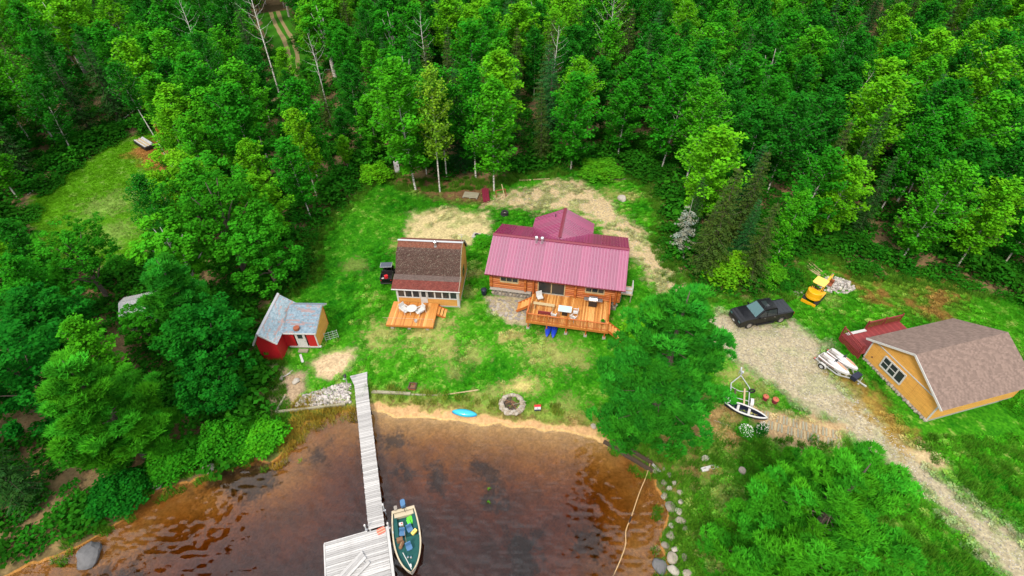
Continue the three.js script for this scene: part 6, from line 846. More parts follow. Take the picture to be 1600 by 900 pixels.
{ // upturned turquoise kayak on the beach grass
  const k = new THREE.SphereGeometry(1, 28, 14, 0, Math.PI * 2, 0, Math.PI / 2), a = k.attributes.position; for (let i = 0; i < a.count; i++) { const x = a.getX(i), w = Math.sqrt(Math.max(0, 1 - x * x)) || 0.001, e = Math.pow(w, 0.45) ; a.setXYZ(i, x * 1.12, Math.pow(Math.max(0, a.getY(i)), 0.8) * 0.3, a.getZ(i) * 0.36 * e); } k.computeVertexNormals();
  const o = thing('kayak', 'turquoise kayak lying hull up on the grass above the beach', 'kayak', on(-4.1, -26.9, -0.02), -0.17); part('hull', k, M.turquoise, o); part('keel', new THREE.TubeGeometry(new THREE.CatmullRomCurve3([[-1.0, 0.12, 0], [-0.5, 0.26, 0], [0, 0.305, 0], [0.5, 0.26, 0], [1.0, 0.12, 0]].map(p => new THREE.Vector3(...p))), 20, 0.018, 5), M.turquoise, o); part('rim', new THREE.TorusGeometry(1, 0.03, 5, 40).scale(1.1, 0.33, 1).rotateX(Math.PI / 2).translate(0, 0.02, 0), M.blue, o);
}
{ // dark rowing boat with a white gunwale, lying behind the trailer
  const x = 18.25, z = -27.25, o = thing('canoe', 'dark canoe with a wide white gunwale lying beside the plank path', 'canoe', on(x, z, 0.12), Math.atan2(21.3 - x, -25.6 - z)), s = boatShell(3.45, 0.52, 0.42, { stern: 0.12, bow: 1.5, rise: 0.06, keel: 0.08, inset: 0.13, floor: 0.04 });
  part('hull', s.outer, M.navy, o); part('liner', s.inner, M.navy, o); part('gunwale', s.rim, M.white, o); part('seat', [bx(0.8, 0.04, 0.2, 0, 0.33, 1.1)], M.greyC, o); part('seat', [bx(0.84, 0.04, 0.2, 0, 0.33, 2.0)], M.greyC, o);
}

// ---------------------------------------------------------------- vehicles
function wheel(parent, x, y, z, r, w, rim = M.steel, ry = 0) {
  const o = holder('wheel', parent, [x, y, z], [0, ry, 0]); const t = new THREE.LatheGeometry(V2([[r * 0.62, -w / 2], [r * 0.9, -w / 2], [r, -w * 0.36], [r, w * 0.36], [r * 0.9, w / 2], [r * 0.62, w / 2]]), 24).rotateX(Math.PI / 2);
  part('tyre', t, M.rubber, o); part('rim', [new THREE.LatheGeometry(V2([[0.001, w * 0.34], [r * 0.16, w * 0.36], [r * 0.2, w * 0.22], [r * 0.56, w * 0.3], [r * 0.64, w * 0.44]]), 18).rotateX(Math.PI / 2), new THREE.LatheGeometry(V2([[r * 0.64, -w * 0.44], [r * 0.56, -w * 0.3], [r * 0.2, -w * 0.22], [r * 0.16, -w * 0.36], [0.001, -w * 0.34]]), 18).rotateX(Math.PI / 2)], rim, o); return o;
}
{ // black pickup; local +x is forwards
  const px = 24.75, pz = -37.5, o = thing('pickup_truck', 'shiny black crew cab pickup with a folding bed cover parked on the gravel', 'truck', on(px, pz, 0.0), Math.atan2(-0.225, -0.974)), W = 1.92; o.scale.set(1, 1.07, 1.03);
  const sh = new THREE.Shape(); sh.moveTo(-2.82, 0.5); sh.lineTo(-2.86, 0.62); sh.lineTo(-2.86, 1.14); sh.lineTo(-2.8, 1.19); sh.lineTo(1.25, 1.19); sh.lineTo(2.3, 1.13); sh.quadraticCurveTo(2.78, 1.06, 2.84, 0.9); sh.lineTo(2.88, 0.55); sh.lineTo(2.76, 0.4); sh.lineTo(2.26, 0.4); sh.absarc(1.8, 0.42, 0.46, 0, Math.PI, false); sh.lineTo(1.3, 0.36); sh.lineTo(-1.22, 0.36); sh.absarc(-1.7, 0.42, 0.46, 0, Math.PI, false); sh.lineTo(-2.7, 0.44);
  part('body', new THREE.ExtrudeGeometry(sh, { depth: W - 0.12, bevelEnabled: true, bevelSize: 0.05, bevelThickness: 0.06, bevelSegments: 3, curveSegments: 12 }).translate(0, 0, -(W - 0.12) / 2), M.blackGloss, o);
  const frust = (a, b, ya, yb) => { const v = [[a[0], ya, -a[2]], [a[1], ya, -a[2]], [a[1], ya, a[2]], [a[0], ya, a[2]], [b[0], yb, -b[2]], [b[1], yb, -b[2]], [b[1], yb, b[2]], [b[0], yb, b[2]]], f = [[4, 7, 6, 5], [0, 4, 5, 1], [1, 5, 6, 2], [2, 6, 7, 3], [3, 7, 4, 0]], p = []; for (const [i, j, k, l] of f) for (const q of [i, j, k, i, k, l]) p.push(...v[q]); const g = new THREE.BufferGeometry(); g.setAttribute('position', new THREE.Float32BufferAttribute(p, 3)); g.computeVertexNormals(); return g; };
  const cab = part('cab', frust([-1.08, 1.3, 0.92], [-0.9, 0.42, 0.72], 1.19, 1.9), M.blackGloss, o); part('roof', rbox(1.4, 0.07, 1.44, 0.14, -0.22, 1.925, 0), M.blackGloss, cab);
  const quad = (p, m, n) => { const g = new THREE.BufferGeometry(), v = []; for (const i of [0, 1, 2, 0, 2, 3]) v.push(...p[i]); g.setAttribute('position', new THREE.Float32BufferAttribute(v, 3)); g.computeVertexNormals(); return part(n, g, m, o); };
  const lp = (a, b, t) => a.map((v, i) => lerp(v, b[i], t));
  quad([[1.29, 1.22, 0.8], [1.29, 1.22, -0.8], [0.5, 1.85, -0.64], [0.5, 1.85, 0.64]].map(p => [p[0] + 0.02, p[1] + 0.02, p[2]]), M.glassBlue, 'windscreen'); quad([[-1.07, 1.25, -0.8], [-1.07, 1.25, 0.8], [-0.86, 1.76, 0.6], [-0.86, 1.76, -0.6]].map(p => [p[0] - 0.02, p[1], p[2]]), M.glass, 'rear_window');
  for (const s of [-1, 1]) { quad([[0.18, 1.24, s * 0.925], [1.12, 1.24, s * 0.905], [0.42, 1.82, s * 0.765], [0.18, 1.82, s * 0.765]], M.glass, 'side_window'); quad([[-0.95, 1.24, s * 0.925], [0.1, 1.24, s * 0.925], [0.1, 1.82, s * 0.765], [-0.82, 1.82, s * 0.765]], M.glass, 'side_window'); part('mirror', rbox(0.12, 0.16, 0.2, 0.04, 0.98, 1.32, s * 1.06), M.blackGloss, o); part('door_handle', [bx(0.18, 0.03, 0.03, 0.3, 1.02, s * 0.975), bx(0.18, 0.03, 0.03, -0.75, 1.02, s * 0.975)], M.chrome, o); part('headlight', rbox(0.1, 0.14, 0.36, 0.03, 2.86, 0.86, s * 0.68), M.glassBlue, o); part('tail_light', bx(0.04, 0.3, 0.12, -2.93, 0.98, s * 0.86), M.red, o); part('door_seam', [bx(0.012, 0.7, 0.012, 0.13, 0.85, s * 0.962), bx(0.012, 0.7, 0.012, 1.18, 0.85, s * 0.962), bx(0.012, 0.7, 0.012, -1.0, 0.85, s * 0.962)], M.black, o); part('roof_rail', bar([-0.75, 1.98, s * 0.6], [0.35, 1.98, s * 0.6], 0.02), M.black, o); part('running_board', bx(1.9, 0.06, 0.16, 0.05, 0.36, s * 0.98), M.black, o); }
  part('grille', [bx(0.05, 0.36, 0.95, 2.91, 0.8, 0), ...[0, 1, 2].map(k => bx(0.03, 0.03, 0.95, 2.945, 0.7 + k * 0.1, 0))], M.black, o); part('bumper', [rbox(0.2, 0.22, 1.86, 0.06, 2.84, 0.5, 0)], M.black, o); part('rear_bumper', rbox(0.18, 0.18, 1.8, 0.05, -2.92, 0.52, 0), M.chrome, o); part('number_plate', bx(0.02, 0.12, 0.3, 2.965, 0.5, 0), M.white, o);
  for (let k = 0; k < 4; k++) part('bed_cover_panel', rbox(0.42, 0.05, 1.66, 0.03, -2.56 + k * 0.435, 1.24, 0), std([0.02, 0.024, 0.032], 0.45), o); part('hood_scoop', rbox(0.7, 0.04, 0.6, 0.08, 1.85, 1.175, 0), M.blackGloss, o); part('wiper', [bar([1.3, 1.25, 0.1], [1.0, 1.46, 0.55], 0.012), bar([1.3, 1.25, -0.5], [1.0, 1.46, -0.05], 0.012)], M.black, o);
  part('sunroof', rbox(0.5, 0.03, 0.8, 0.05, -0.02, 1.965, 0), M.glass, o);
  for (const x of [1.8, -1.7]) for (const s of [-1, 1]) wheel(o, x, 0.4, s * 0.84, 0.4, 0.26, M.stoneB);
}
{ // yellow mini excavator; local +x points along the boom
  const o = thing('mini_excavator', 'yellow mini excavator with a canopy digging at the stone heap', 'excavator', on(31.3, -40.3), Math.atan2(2.4, 2.6));
  for (const s of [-1, 1]) { const t = part('track', extr([[-0.85, 0.0], [0.85, 0.0], [1.0, 0.12], [1.02, 0.3], [0.9, 0.44], [-0.9, 0.44], [-1.02, 0.3], [-1.0, 0.12]], 0.32, 0.02).translate(0, 0, s * 0.58 - 0.16), M.rubber, o); for (const x of [-0.75, -0.25, 0.25, 0.75]) part('roller', cyl(0.14, 0.14, 0.36, x, 0.2, s * 0.58, 12, Math.PI / 2), M.black, t); }
  part('undercarriage', [bx(1.1, 0.2, 0.9, 0, 0.4, 0), cyl(0.42, 0.42, 0.16, 0, 0.54, 0, 18)], M.black, o);
  const sh = new THREE.Shape(); sh.moveTo(0.75, -0.72); sh.lineTo(0.75, 0.72); sh.lineTo(-0.5, 0.72); sh.quadraticCurveTo(-1.12, 0.62, -1.15, 0); sh.quadraticCurveTo(-1.12, -0.62, -0.5, -0.72);
  part('platform', new THREE.ExtrudeGeometry(sh, { depth: 0.22, bevelEnabled: true, bevelSize: 0.03, bevelThickness: 0.03, bevelSegments: 2 }).rotateX(-Math.PI / 2).translate(0, 0.66, 0), M.yellow, o);
  const cw = new THREE.Shape(); cw.moveTo(-0.3, -0.66); cw.lineTo(-0.3, 0.66); cw.lineTo(-0.5, 0.7); cw.quadraticCurveTo(-1.08, 0.6, -1.12, 0); cw.quadraticCurveTo(-1.08, -0.6, -0.5, -0.7); part('engine_cover', new THREE.ExtrudeGeometry(cw, { depth: 0.5, bevelEnabled: true, bevelSize: 0.04, bevelThickness: 0.05, bevelSegments: 3 }).rotateX(-Math.PI / 2).translate(0, 0.94, 0), M.yellow, o);
  part('seat', [rbox(0.42, 0.12, 0.44, 0.06, -0.02, 1.12, -0.1), bx(0.1, 0.5, 0.42, -0.24, 1.42, -0.1, 0, 0, 0.12)], M.black, o); part('lever', [bar([0.32, 0.95, -0.3], [0.36, 1.4, -0.3], 0.02), bar([0.32, 0.95, 0.1], [0.36, 1.4, 0.1], 0.02)], M.black, o);
  for (const [x, z] of [[-0.42, -0.55], [-0.42, 0.45], [0.5, -0.55], [0.5, 0.45]]) part('canopy_post', bar([x, 0.9, z], [x, 2.3, z], 0.03), M.black, o); part('canopy_roof', rbox(1.3, 0.1, 1.2, 0.12, 0.05, 2.34, -0.05), phys([0.78, 0.52, 0.1], 0.4), o);
  part('boom', [extr([[0.7, 0.85], [0.95, 0.8], [1.55, 1.75], [2.25, 2.05], [2.2, 2.25], [1.4, 2.0], [0.65, 1.0]], 0.18, 0.015).translate(0, 0, 0.16)], M.yellow, o); part('arm', extr([[2.1, 2.28], [2.32, 2.2], [2.95, 1.15], [2.82, 1.08], [2.05, 2.0]], 0.14, 0.015).translate(0, 0, 0.18), M.yellow, o); part('hydraulic_ram', [bar([1.1, 1.1, 0.25], [1.75, 1.7, 0.25], 0.045), bar([1.7, 2.3, 0.25], [2.25, 2.35, 0.25], 0.04), bar([2.4, 2.1, 0.25], [2.95, 1.4, 0.25], 0.035)], M.chrome, o);
  part('bucket', extr([[2.75, 1.2], [3.05, 1.15], [3.15, 0.8], [3.0, 0.5], [2.7, 0.42], [2.62, 0.5], [2.85, 0.62], [2.9, 0.85], [2.75, 1.0]], 0.6, 0.01).translate(0, 0, -0.05), M.rust, o); part('blade', bx(0.06, 0.36, 1.45, -1.25, 0.22, 0), M.yellow, o);
}
{ // trailer with two jet skis; local +z runs to the hitch
  const tx = 28.72, tz = -32.45, T0 = Math.atan2(0.516, 0.857), y = heightAt(29.4, -31), o = thing('jet_ski_trailer', 'galvanised double jet ski trailer with a black box on its tongue', 'trailer', [tx, y, tz], T0);
  part('frame', [beam([-0.95, 0.42, 0], [-0.95, 0.42, 2.2], 0.06, 0.1), beam([0.95, 0.42, 0], [0.95, 0.42, 2.2], 0.06, 0.1), beam([-0.95, 0.42, 2.2], [0, 0.42, 3.5], 0.06, 0.1), beam([0.95, 0.42, 2.2], [0, 0.42, 3.5], 0.06, 0.1), beam([0, 0.42, 2.6], [0, 0.42, 4.2], 0.08, 0.1), bx(1.9, 0.08, 0.06, 0, 0.42, 0.1), bx(1.9, 0.08, 0.06, 0, 0.42, 1.2), bx(1.9, 0.08, 0.06, 0, 0.42, 2.2)], M.galv, o);
  for (const x of [-0.75, -0.35, 0.35, 0.75]) part('bunk', bx(0.09, 0.06, 2.3, x, 0.52, 1.25), M.greyC, o); for (const x of [-0.55, 0.55]) part('winch_post', [beam([x, 0.45, 2.75], [x, 0.95, 2.75], 0.06, 0.06), bx(0.12, 0.1, 0.1, x, 0.95, 2.7)], M.white, o);
  for (const s of [-1, 1]) { wheel(o, s * 1.12, 0.27, 0.85, 0.27, 0.18, M.galv, Math.PI / 2); part('fender', extr([[-0.38, 0], [-0.34, 0.2], [-0.2, 0.32], [0.2, 0.32], [0.34, 0.2], [0.38, 0], [0.33, 0], [0.3, 0.17], [0.18, 0.27], [-0.18, 0.27], [-0.3, 0.17], [-0.33, 0]], 0.22).rotateY(Math.PI / 2).translate(s * 1.12 - 0.11, 0.3, 0.85), M.white, o); }
  part('tongue_box', rbox(0.95, 0.42, 0.5, 0.05, 0, 0.7, 3.3), M.navy, o); part('hitch', [rbox(0.12, 0.12, 0.24, 0.03, 0, 0.44, 4.25)], M.galv, o); part('jack', [bar([0.16, 0, 3.7], [0.16, 0.85, 3.7], 0.035), cyl(0.09, 0.09, 0.04, 0.16, 0.02, 3.7, 10)], M.galv, o); part('light_bar', [bx(0.2, 0.08, 0.05, -0.95, 0.42, -0.04), bx(0.2, 0.08, 0.05, 0.95, 0.42, -0.04)], M.red, o);
  for (const [x, l, dz] of [[-0.56, 'white jet ski with tan graphics on the trailer, on the gravel side', 0.12], [0.56, 'white jet ski with tan graphics on the trailer, on the cottage side', 0.2]]) {
    const c = Math.cos(T0), q = Math.sin(T0), j = thing('jet_ski', l, 'jet ski', [tx + x * c + dz * q, y + 0.56, tz - x * q + dz * c], T0), L = 2.75, s = boatShell(L, 0.48, 0.34, { stern: 0.86, bow: 1.35, rise: 0.12, keel: 0.0, inset: 0.1, floor: 0.28 });
    part('hull', s.outer, M.whiteGloss, j); part('bond_rail', s.rim, M.whiteGloss, j); part('footwell', s.inner, M.stoneB, j); part('transom', bx(0.82, 0.34, 0.04, 0, 0.2, 0.02), M.whiteGloss, j);
    const dome = new THREE.SphereGeometry(1, 20, 10, 0, Math.PI * 2, 0, Math.PI / 2).scale(0.36, 0.34, 1.05).translate(0, 0.36, 1.62); part('hood', dome, M.whiteGloss, j); part('graphic', new THREE.SphereGeometry(1, 16, 8, 0, Math.PI * 2, 0, Math.PI / 3.2).scale(0.3, 0.348, 0.92).translate(0, 0.362, 1.72), M.pink, j); part('seat', [rbox(0.34, 0.3, 1.1, 0.1, 0, 0.5, 0.72)], speck([0.5, 0.48, 0.47], 0.7, 0.001), j); part('rear_pad', rbox(0.5, 0.05, 0.3, 0.05, 0, 0.37, 0.18), M.stoneB, j); part('handlebar', [bar([-0.34, 0.84, 1.34], [0.34, 0.84, 1.34], 0.025), bar([0, 0.6, 1.45], [0, 0.84, 1.34], 0.05), rbox(0.22, 0.1, 0.18, 0.04, 0, 0.82, 1.36)], M.black, j); part('stripe', [bx(0.02, 0.05, 1.5, -0.47, 0.28, 0.9), bx(0.02, 0.05, 1.5, 0.47, 0.28, 0.9)], M.rust, j);
  }
}
{ // empty boat trailer; local +z runs to the hitch
  const tx = 19.45, tz = -27.1, T0 = Math.atan2(1.41, -3.84), o = thing('boat_trailer', 'empty silver boat trailer with white fenders beside the dark canoe', 'trailer', on(tx, tz), T0);
  part('frame', [bar([-0.75, 0.4, -0.1], [-0.78, 0.4, 2.1], 0.045), bar([0.75, 0.4, -0.1], [0.78, 0.4, 2.1], 0.045), bar([-0.78, 0.4, 2.1], [0, 0.42, 3.3], 0.045), bar([0.78, 0.4, 2.1], [0, 0.42, 3.3], 0.045), bar([0, 0.42, 3.2], [0, 0.42, 4.1], 0.05), bar([-0.75, 0.4, 0.6], [0.75, 0.4, 0.6], 0.04)], M.galv, o);
  part('cross_bar', tube([[-0.77, 0.42, 1.7], [-0.4, 0.3, 1.65], [0, 0.24, 1.6], [0.4, 0.3, 1.65], [0.77, 0.42, 1.7]], 0.035, 20), M.galv, o); part('bunk', bx(0.14, 0.08, 1.9, -0.35, 0.5, 0.85), M.paleWood, o); part('bunk', bx(0.14, 0.08, 1.5, 0.4, 0.48, 0.7), M.darkWood, o);
  for (const s of [-1, 1]) { wheel(o, s * 0.98, 0.3, 0.55, 0.3, 0.18, M.galv, Math.PI / 2); part('fender', extr([[-0.42, 0], [-0.36, 0.22], [-0.2, 0.36], [0.2, 0.36], [0.36, 0.22], [0.42, 0], [0.37, 0], [0.31, 0.19], [0.18, 0.31], [-0.18, 0.31], [-0.31, 0.19], [-0.37, 0]], 0.26).rotateY(Math.PI / 2).translate(s * 0.98 - 0.13, 0.32, 0.55), M.white, o); }
  part('winch', [beam([0, 0.42, 3.3], [0, 0.95, 3.2], 0.07, 0.07), rbox(0.18, 0.16, 0.2, 0.03, 0, 0.98, 3.2)], M.galv, o); part('hitch', rbox(0.12, 0.1, 0.26, 0.03, 0, 0.43, 4.15), M.galv, o); part('jack', bar([0.14, 0, 3.7], [0.14, 0.8, 3.7], 0.03), M.galv, o); part('spare_wheel', new THREE.TorusGeometry(0.22, 0.08, 8, 18).rotateY(0.3).translate(-0.95, 0.5, 1.75), M.rubber, o);
}
{ // utility vehicle by the cabin; local +z is its tail
  const p = on(-13.45, -43.7), o = thing('utility_vehicle', 'black side-by-side utility vehicle parked beside the brown-roofed cabin', 'utility vehicle', p, 0.05);
  for (const z of [-0.85, 0.8]) for (const s of [-1, 1]) wheel(o, s * 0.56, 0.3, z, 0.3, 0.26, M.stoneB, Math.PI / 2);
  part('chassis', bx(1.1, 0.2, 2.3, 0, 0.42, 0), M.black, o); part('hood', extr([[-1.3, 0.5], [-0.7, 0.5], [-0.7, 0.95], [-1.2, 0.78]], 1.1, 0.04).rotateY(-Math.PI / 2).translate(0.55, 0, 0), M.blackGloss, o); part('seat', [rbox(1.1, 0.14, 0.44, 0.06, 0, 0.78, -0.1), bx(1.1, 0.45, 0.1, 0, 1.0, 0.12)], M.black, o);
  part('cargo_bed', [bx(1.24, 0.06, 0.98, 0, 0.72, 0.76), bx(0.05, 0.32, 0.98, -0.62, 0.88, 0.76), bx(0.05, 0.32, 0.98, 0.62, 0.88, 0.76), bx(1.2, 0.32, 0.05, 0, 0.88, 0.28)], M.black, o); part('tailgate', bx(1.22, 0.3, 0.05, 0, 0.88, 1.25), M.blackGloss, o);
  for (const s of [-1, 1]) part('roll_bar', [bar([s * 0.58, 0.8, -0.75], [s * 0.52, 1.75, -0.45], 0.03), bar([s * 0.58, 0.9, 0.24], [s * 0.54, 1.75, 0.18], 0.03), bar([s * 0.52, 1.75, -0.45], [s * 0.54, 1.75, 0.18], 0.03)], M.black, o); part('roof', rbox(1.24, 0.07, 0.85, 0.1, 0, 1.8, -0.15), phys([0.02, 0.03, 0.06], 0.25, { ior: 1.7 }), o); part('roof_edge', [bx(1.2, 0.03, 0.03, 0, 1.84, 0.26), bx(0.03, 0.03, 0.8, -0.6, 1.84, -0.15), bx(0.03, 0.03, 0.8, 0.6, 1.84, -0.15)], M.galv, o); part('steering_wheel', new THREE.TorusGeometry(0.16, 0.02, 6, 16).rotateX(-0.7).translate(-0.28, 1.05, -0.45), M.black, o); part('bumper', [bar([-0.5, 0.5, 1.38], [0.5, 0.5, 1.38], 0.035), bar([-0.4, 0.55, -1.36], [0.4, 0.55, -1.36], 0.035)], M.black, o); part('tail_light', [bx(0.08, 0.08, 0.03, -0.52, 0.86, 1.29), bx(0.08, 0.08, 0.03, 0.52, 0.86, 1.29)], M.red, o);
  let c = thing('fuel_can', 'red fuel can in the bed of the black utility vehicle', 'fuel can', [p[0] + 0.02, p[1] + 0.76, p[2] + 0.78], 0.5); part('body', rbox(0.36, 0.38, 0.26, 0.05, 0, 0.19, 0), M.red, c); part('handle', bar([-0.1, 0.46, 0], [0.12, 0.46, 0], 0.025), M.red, c); part('spout', bar([0.12, 0.36, 0], [0.3, 0.52, 0], 0.03, 0.015), M.black, c);
  c = thing('work_gloves', 'pale folded cloth in the bed of the black utility vehicle', 'cloth', [p[0] - 0.36, p[1] + 0.755, p[2] + 0.9], 0.3); part('cloth', rbox(0.3, 0.06, 0.24, 0.05, 0, 0.03, 0), M.stoneC, c); part('fold', rbox(0.2, 0.05, 0.14, 0.04, 0.02, 0.085, 0.01), M.white, c);
}
// ---------------------------------------------------------------- yard, shore and odds and ends
{ // fire pit: ring of pale stones, charred wood inside
  const o = thing('fire_pit', 'round fire pit ringed with pale stones on the lawn above the beach', 'fire pit', on(0, -27.6)), st = [rock(0.2, 501, 0.75), rock(0.2, 502, 0.7), rock(0.2, 503, 0.8)], q = rng(500);
  for (let k = 0; k < 26; k++) { const a = k / 26 * 6.283, m = part('stone', st[k % 3], STONEM[k % 2 ? 2 : 0], o); m.position.set(Math.cos(a) * 0.98, 0.1, Math.sin(a) * 0.98); m.rotation.set(q() * 3, q() * 6, 0); }
  for (let k = 0; k < 22; k++) { const a = (k + 0.5) / 22 * 6.283, m = part('stone', st[(k + 1) % 3], STONEM[k % 3 ? 2 : 0], o); m.position.set(Math.cos(a) * 0.86, 0.22 + 0.03 * q(), Math.sin(a) * 0.86); m.rotation.set(q() * 3, q() * 6, 0); m.scale.setScalar(0.85); }
  part('ash_bed', new THREE.CircleGeometry(0.85, 24).rotateX(-Math.PI / 2).translate(0, 0.05, 0), M.ash, o);
  for (let k = 0; k < 22; k++) { const a = q() * 6.283, r = q() * 0.5, t = q() * 3.14, l = 0.16 + 0.2 * q(); part('charred_log', bar([Math.cos(a) * r - Math.cos(t) * l, 0.1 + q() * 0.1, Math.sin(a) * r - Math.sin(t) * l], [Math.cos(a) * r + Math.cos(t) * l, 0.12 + q() * 0.14, Math.sin(a) * r + Math.sin(t) * l], 0.045, 0.035, 6), k % 3 ? M.darkWood : M.brownWood, o); }
  part('poker_stick', bar([0.1, 0.2, 0.1], [1.25, 0.36, -0.12], 0.025), M.timber, o);
}
{ let p = on(2.2, -27.15), o = thing('lawn_sign', 'small red, white and blue sign standing on the lawn near the fire pit', 'sign', p, 0.05); // three bands as in the photograph
  part('panel', [bx(0.56, 0.2, 0.03, 0, 0.55, 0, 0, -0.5)], M.red, o); part('panel', bx(0.56, 0.24, 0.03, 0, 0.36, 0.105, 0, -0.5), M.white, o); part('panel', bx(0.56, 0.12, 0.03, 0, 0.2, 0.193, 0, -0.5), M.navy, o); part('leg', bar([-0.2, -0.15, 0.2], [-0.2, 0.6, -0.06], 0.014), M.galv, o); part('leg', bar([0.2, -0.15, 0.2], [0.2, 0.6, -0.06], 0.014), M.galv, o); part('emblem', cyl(0.035, 0.035, 0.008, 0, 0.37, 0.128, 12, Math.PI / 2 - 0.5), M.blue, o); }
{ const o = thing('fire_box', 'square rusty metal box on the lawn beside the dock', 'fire box', on(-8.9, -29.4), -0.1); part('wall', [bx(0.62, 0.26, 0.05, 0, 0.13, -0.29), bx(0.62, 0.26, 0.05, 0, 0.13, 0.29), bx(0.05, 0.26, 0.53, -0.29, 0.13, 0), bx(0.05, 0.26, 0.53, 0.29, 0.13, 0)], M.rust, o); part('soil', bx(0.52, 0.1, 0.52, 0, 0.07, 0), M.brownWood, o); part('rim', [bx(0.7, 0.03, 0.09, 0, 0.275, -0.3), bx(0.7, 0.03, 0.09, 0, 0.275, 0.3), bx(0.09, 0.03, 0.51, -0.3, 0.275, 0), bx(0.09, 0.03, 0.51, 0.3, 0.275, 0)], M.darkWood, o); }
{ // old timbers along the top of the beach
  const t = (l, a, b, w, h, m) => { const A = on(...a), B = on(...b), o = thing('timber', l, 'timber', A); const g = beam([0, h / 2 - 0.03, 0], [B[0] - A[0], B[1] - A[1] + h / 2 - 0.03, B[2] - A[2]], w, h); part('squared_log', g, m, o); part('end_spike', cyl(0.02, 0.02, h + 0.1, (B[0] - A[0]) * 0.12, (B[1] - A[1]) * 0.12 + h / 2, (B[2] - A[2]) * 0.12, 6), M.rust, o); };
  t('wide grey timber lying in the grass beside the dock', [-12.5, -29.0], [-9.0, -28.7], 0.26, 0.18, M.timber); t('grey timber lying in the grass between the wide timber and the thin pole', [-8.9, -28.65], [-6.6, -28.6], 0.14, 0.12, M.timber); t('thin pale pole in the grass above the turquoise kayak', [-6.2, -28.6], [-2.9, -29.15], 0.1, 0.08, M.paleWood); t('moss-edged timber holding the stones above the reeds', [-20.1, -26.75], [-14.6, -27.75], 0.2, 0.26, M.timber); t('short weathered post across the end of the moss-edged timber', [-20.3, -26.7], [-20.0, -28.4], 0.16, 0.18, M.timber); t('fallen grey pole in the scrub behind the dark canoe', [17.0, -25.8], [18.5, -25.1], 0.1, 0.09, M.timber);
  t('dark wet timber edging the lake under the big pine', [7.6, -24.15], [11.1, -21.5], 0.24, 0.3, M.darkWood); t('second dark timber edging the lake, set back under the big pine', [8.4, -24.2], [11.2, -22.1], 0.18, 0.34, M.darkWood); t('grey board sloping to the water at the end of the dark timbers', [10.9, -22.6], [11.7, -21.4], 0.2, 0.05, M.greyA); t('pale log at the forest edge behind the log house', [1.0, -63.9], [2.6, -64.0], 0.16, 0.16, M.paleWood); t('long pale log at the forest edge behind the log house wing', [2.9, -64.1], [5.2, -64.3], 0.12, 0.14, M.paleWood); t('grey pole in the grass behind the gravel strip', [13.5, -64.2], [16.4, -64.4], 0.1, 0.1, M.timber);
  for (const [k, a, b] of [[0, [32.2, -46.3], [33.5, -43.9]], [1, [32.6, -46.4], [33.7, -44.0]], [2, [33.1, -46.6], [33.95, -43.9]], [3, [33.5, -46.6], [34.3, -44.1]]]) t(['pale pole by the stone heap, outermost of four on the lawn side', 'pale pole by the stone heap, second of four from the lawn side', 'pale pole by the stone heap, second of four from the forest side', 'pale pole by the stone heap, outermost of four on the forest side'][k], a, b, 0.13, 0.12, M.paleWood);
}
function stoneHeap(name, label, cat, spots, seed, size) { // too many to tell apart: one mass
  const q = rng(seed), base = [rock(size, seed + 1, 0.75, 0), rock(size, seed + 2, 0.7, 0), rock(size, seed + 3, 0.8, 0)], im = [0, 1, 2].map(() => []), o = new THREE.Group(); o.name = name; o.userData = { kind: 'stuff', label, category: cat }; scene.add(o);
  for (const s of spots) im[Math.floor(q() * 3)].push(s);
  const d = new THREE.Object3D(), c = new THREE.Color(); im.forEach((l, k) => { const m = new THREE.InstancedMesh(base[k], M.stoneHeap, l.length); m.name = 'stone'; m.castShadow = m.receiveShadow = true; m.userData = { kind: 'stuff' }; l.forEach(([x, y, z, s], i) => { d.position.set(x, y, z); d.rotation.set(q() * 6, q() * 6, 0); d.scale.setScalar(s); d.updateMatrix(); m.setMatrixAt(i, d.matrix); const t = 0.2 + 0.3 * q(); c.setRGB(t, t * (0.88 + 0.1 * q()), t * (0.78 + 0.15 * q())); m.setColorAt(i, c); }); o.add(m); });
}
M.stoneHeap = std([1, 1, 1], 0.9);
{ const q = rng(611), P = [[-18.9, -27.3], [-18.5, -28.5], [-16.5, -29.4], [-14.5, -30.0], [-14.2, -27.9], [-16, -27.6]], sp = []; for (let k = 0; k < 1500; k++) { const x = -19 + q() * 5, z = -30.1 + q() * 3; if (polyDist(P, x, z) > -0.02) continue; sp.push([x, heightAt(x, z) + 0.04 + q() * 0.12, z, 0.5 + 0.9 * q()]); } stoneHeap('stone_bank', 'bank of pale rubble stones beside the shore end of the dock', 'stones', sp, 620, 0.11);
  const s2 = []; for (let k = 0; k < 420; k++) { const a = q() * 6.283, r = Math.sqrt(q()), x = 34.6 + Math.cos(a) * r * 1.9, z = -42.4 + Math.sin(a) * r * 1.3; s2.push([x, heightAt(x, z) + 0.05 + (1 - r) * 0.5 * (0.5 + 0.5 * q()), z, 0.5 + 1.1 * q()]); } stoneHeap('stone_pile', 'heap of pale stones under the excavator bucket', 'stones', s2, 630, 0.12);
  const s3 = []; for (let k = 0; k < 60; k++) { const x = 29.3 + q() * 1.6, z = -41.6 + q() * 0.9; s3.push([x, heightAt(x, z) + 0.03, z, 0.4 + 0.7 * q()]); } stoneHeap('scattered_stones', 'scattered white stones in the grass behind the excavator', 'stones', s3, 640, 0.12);
}
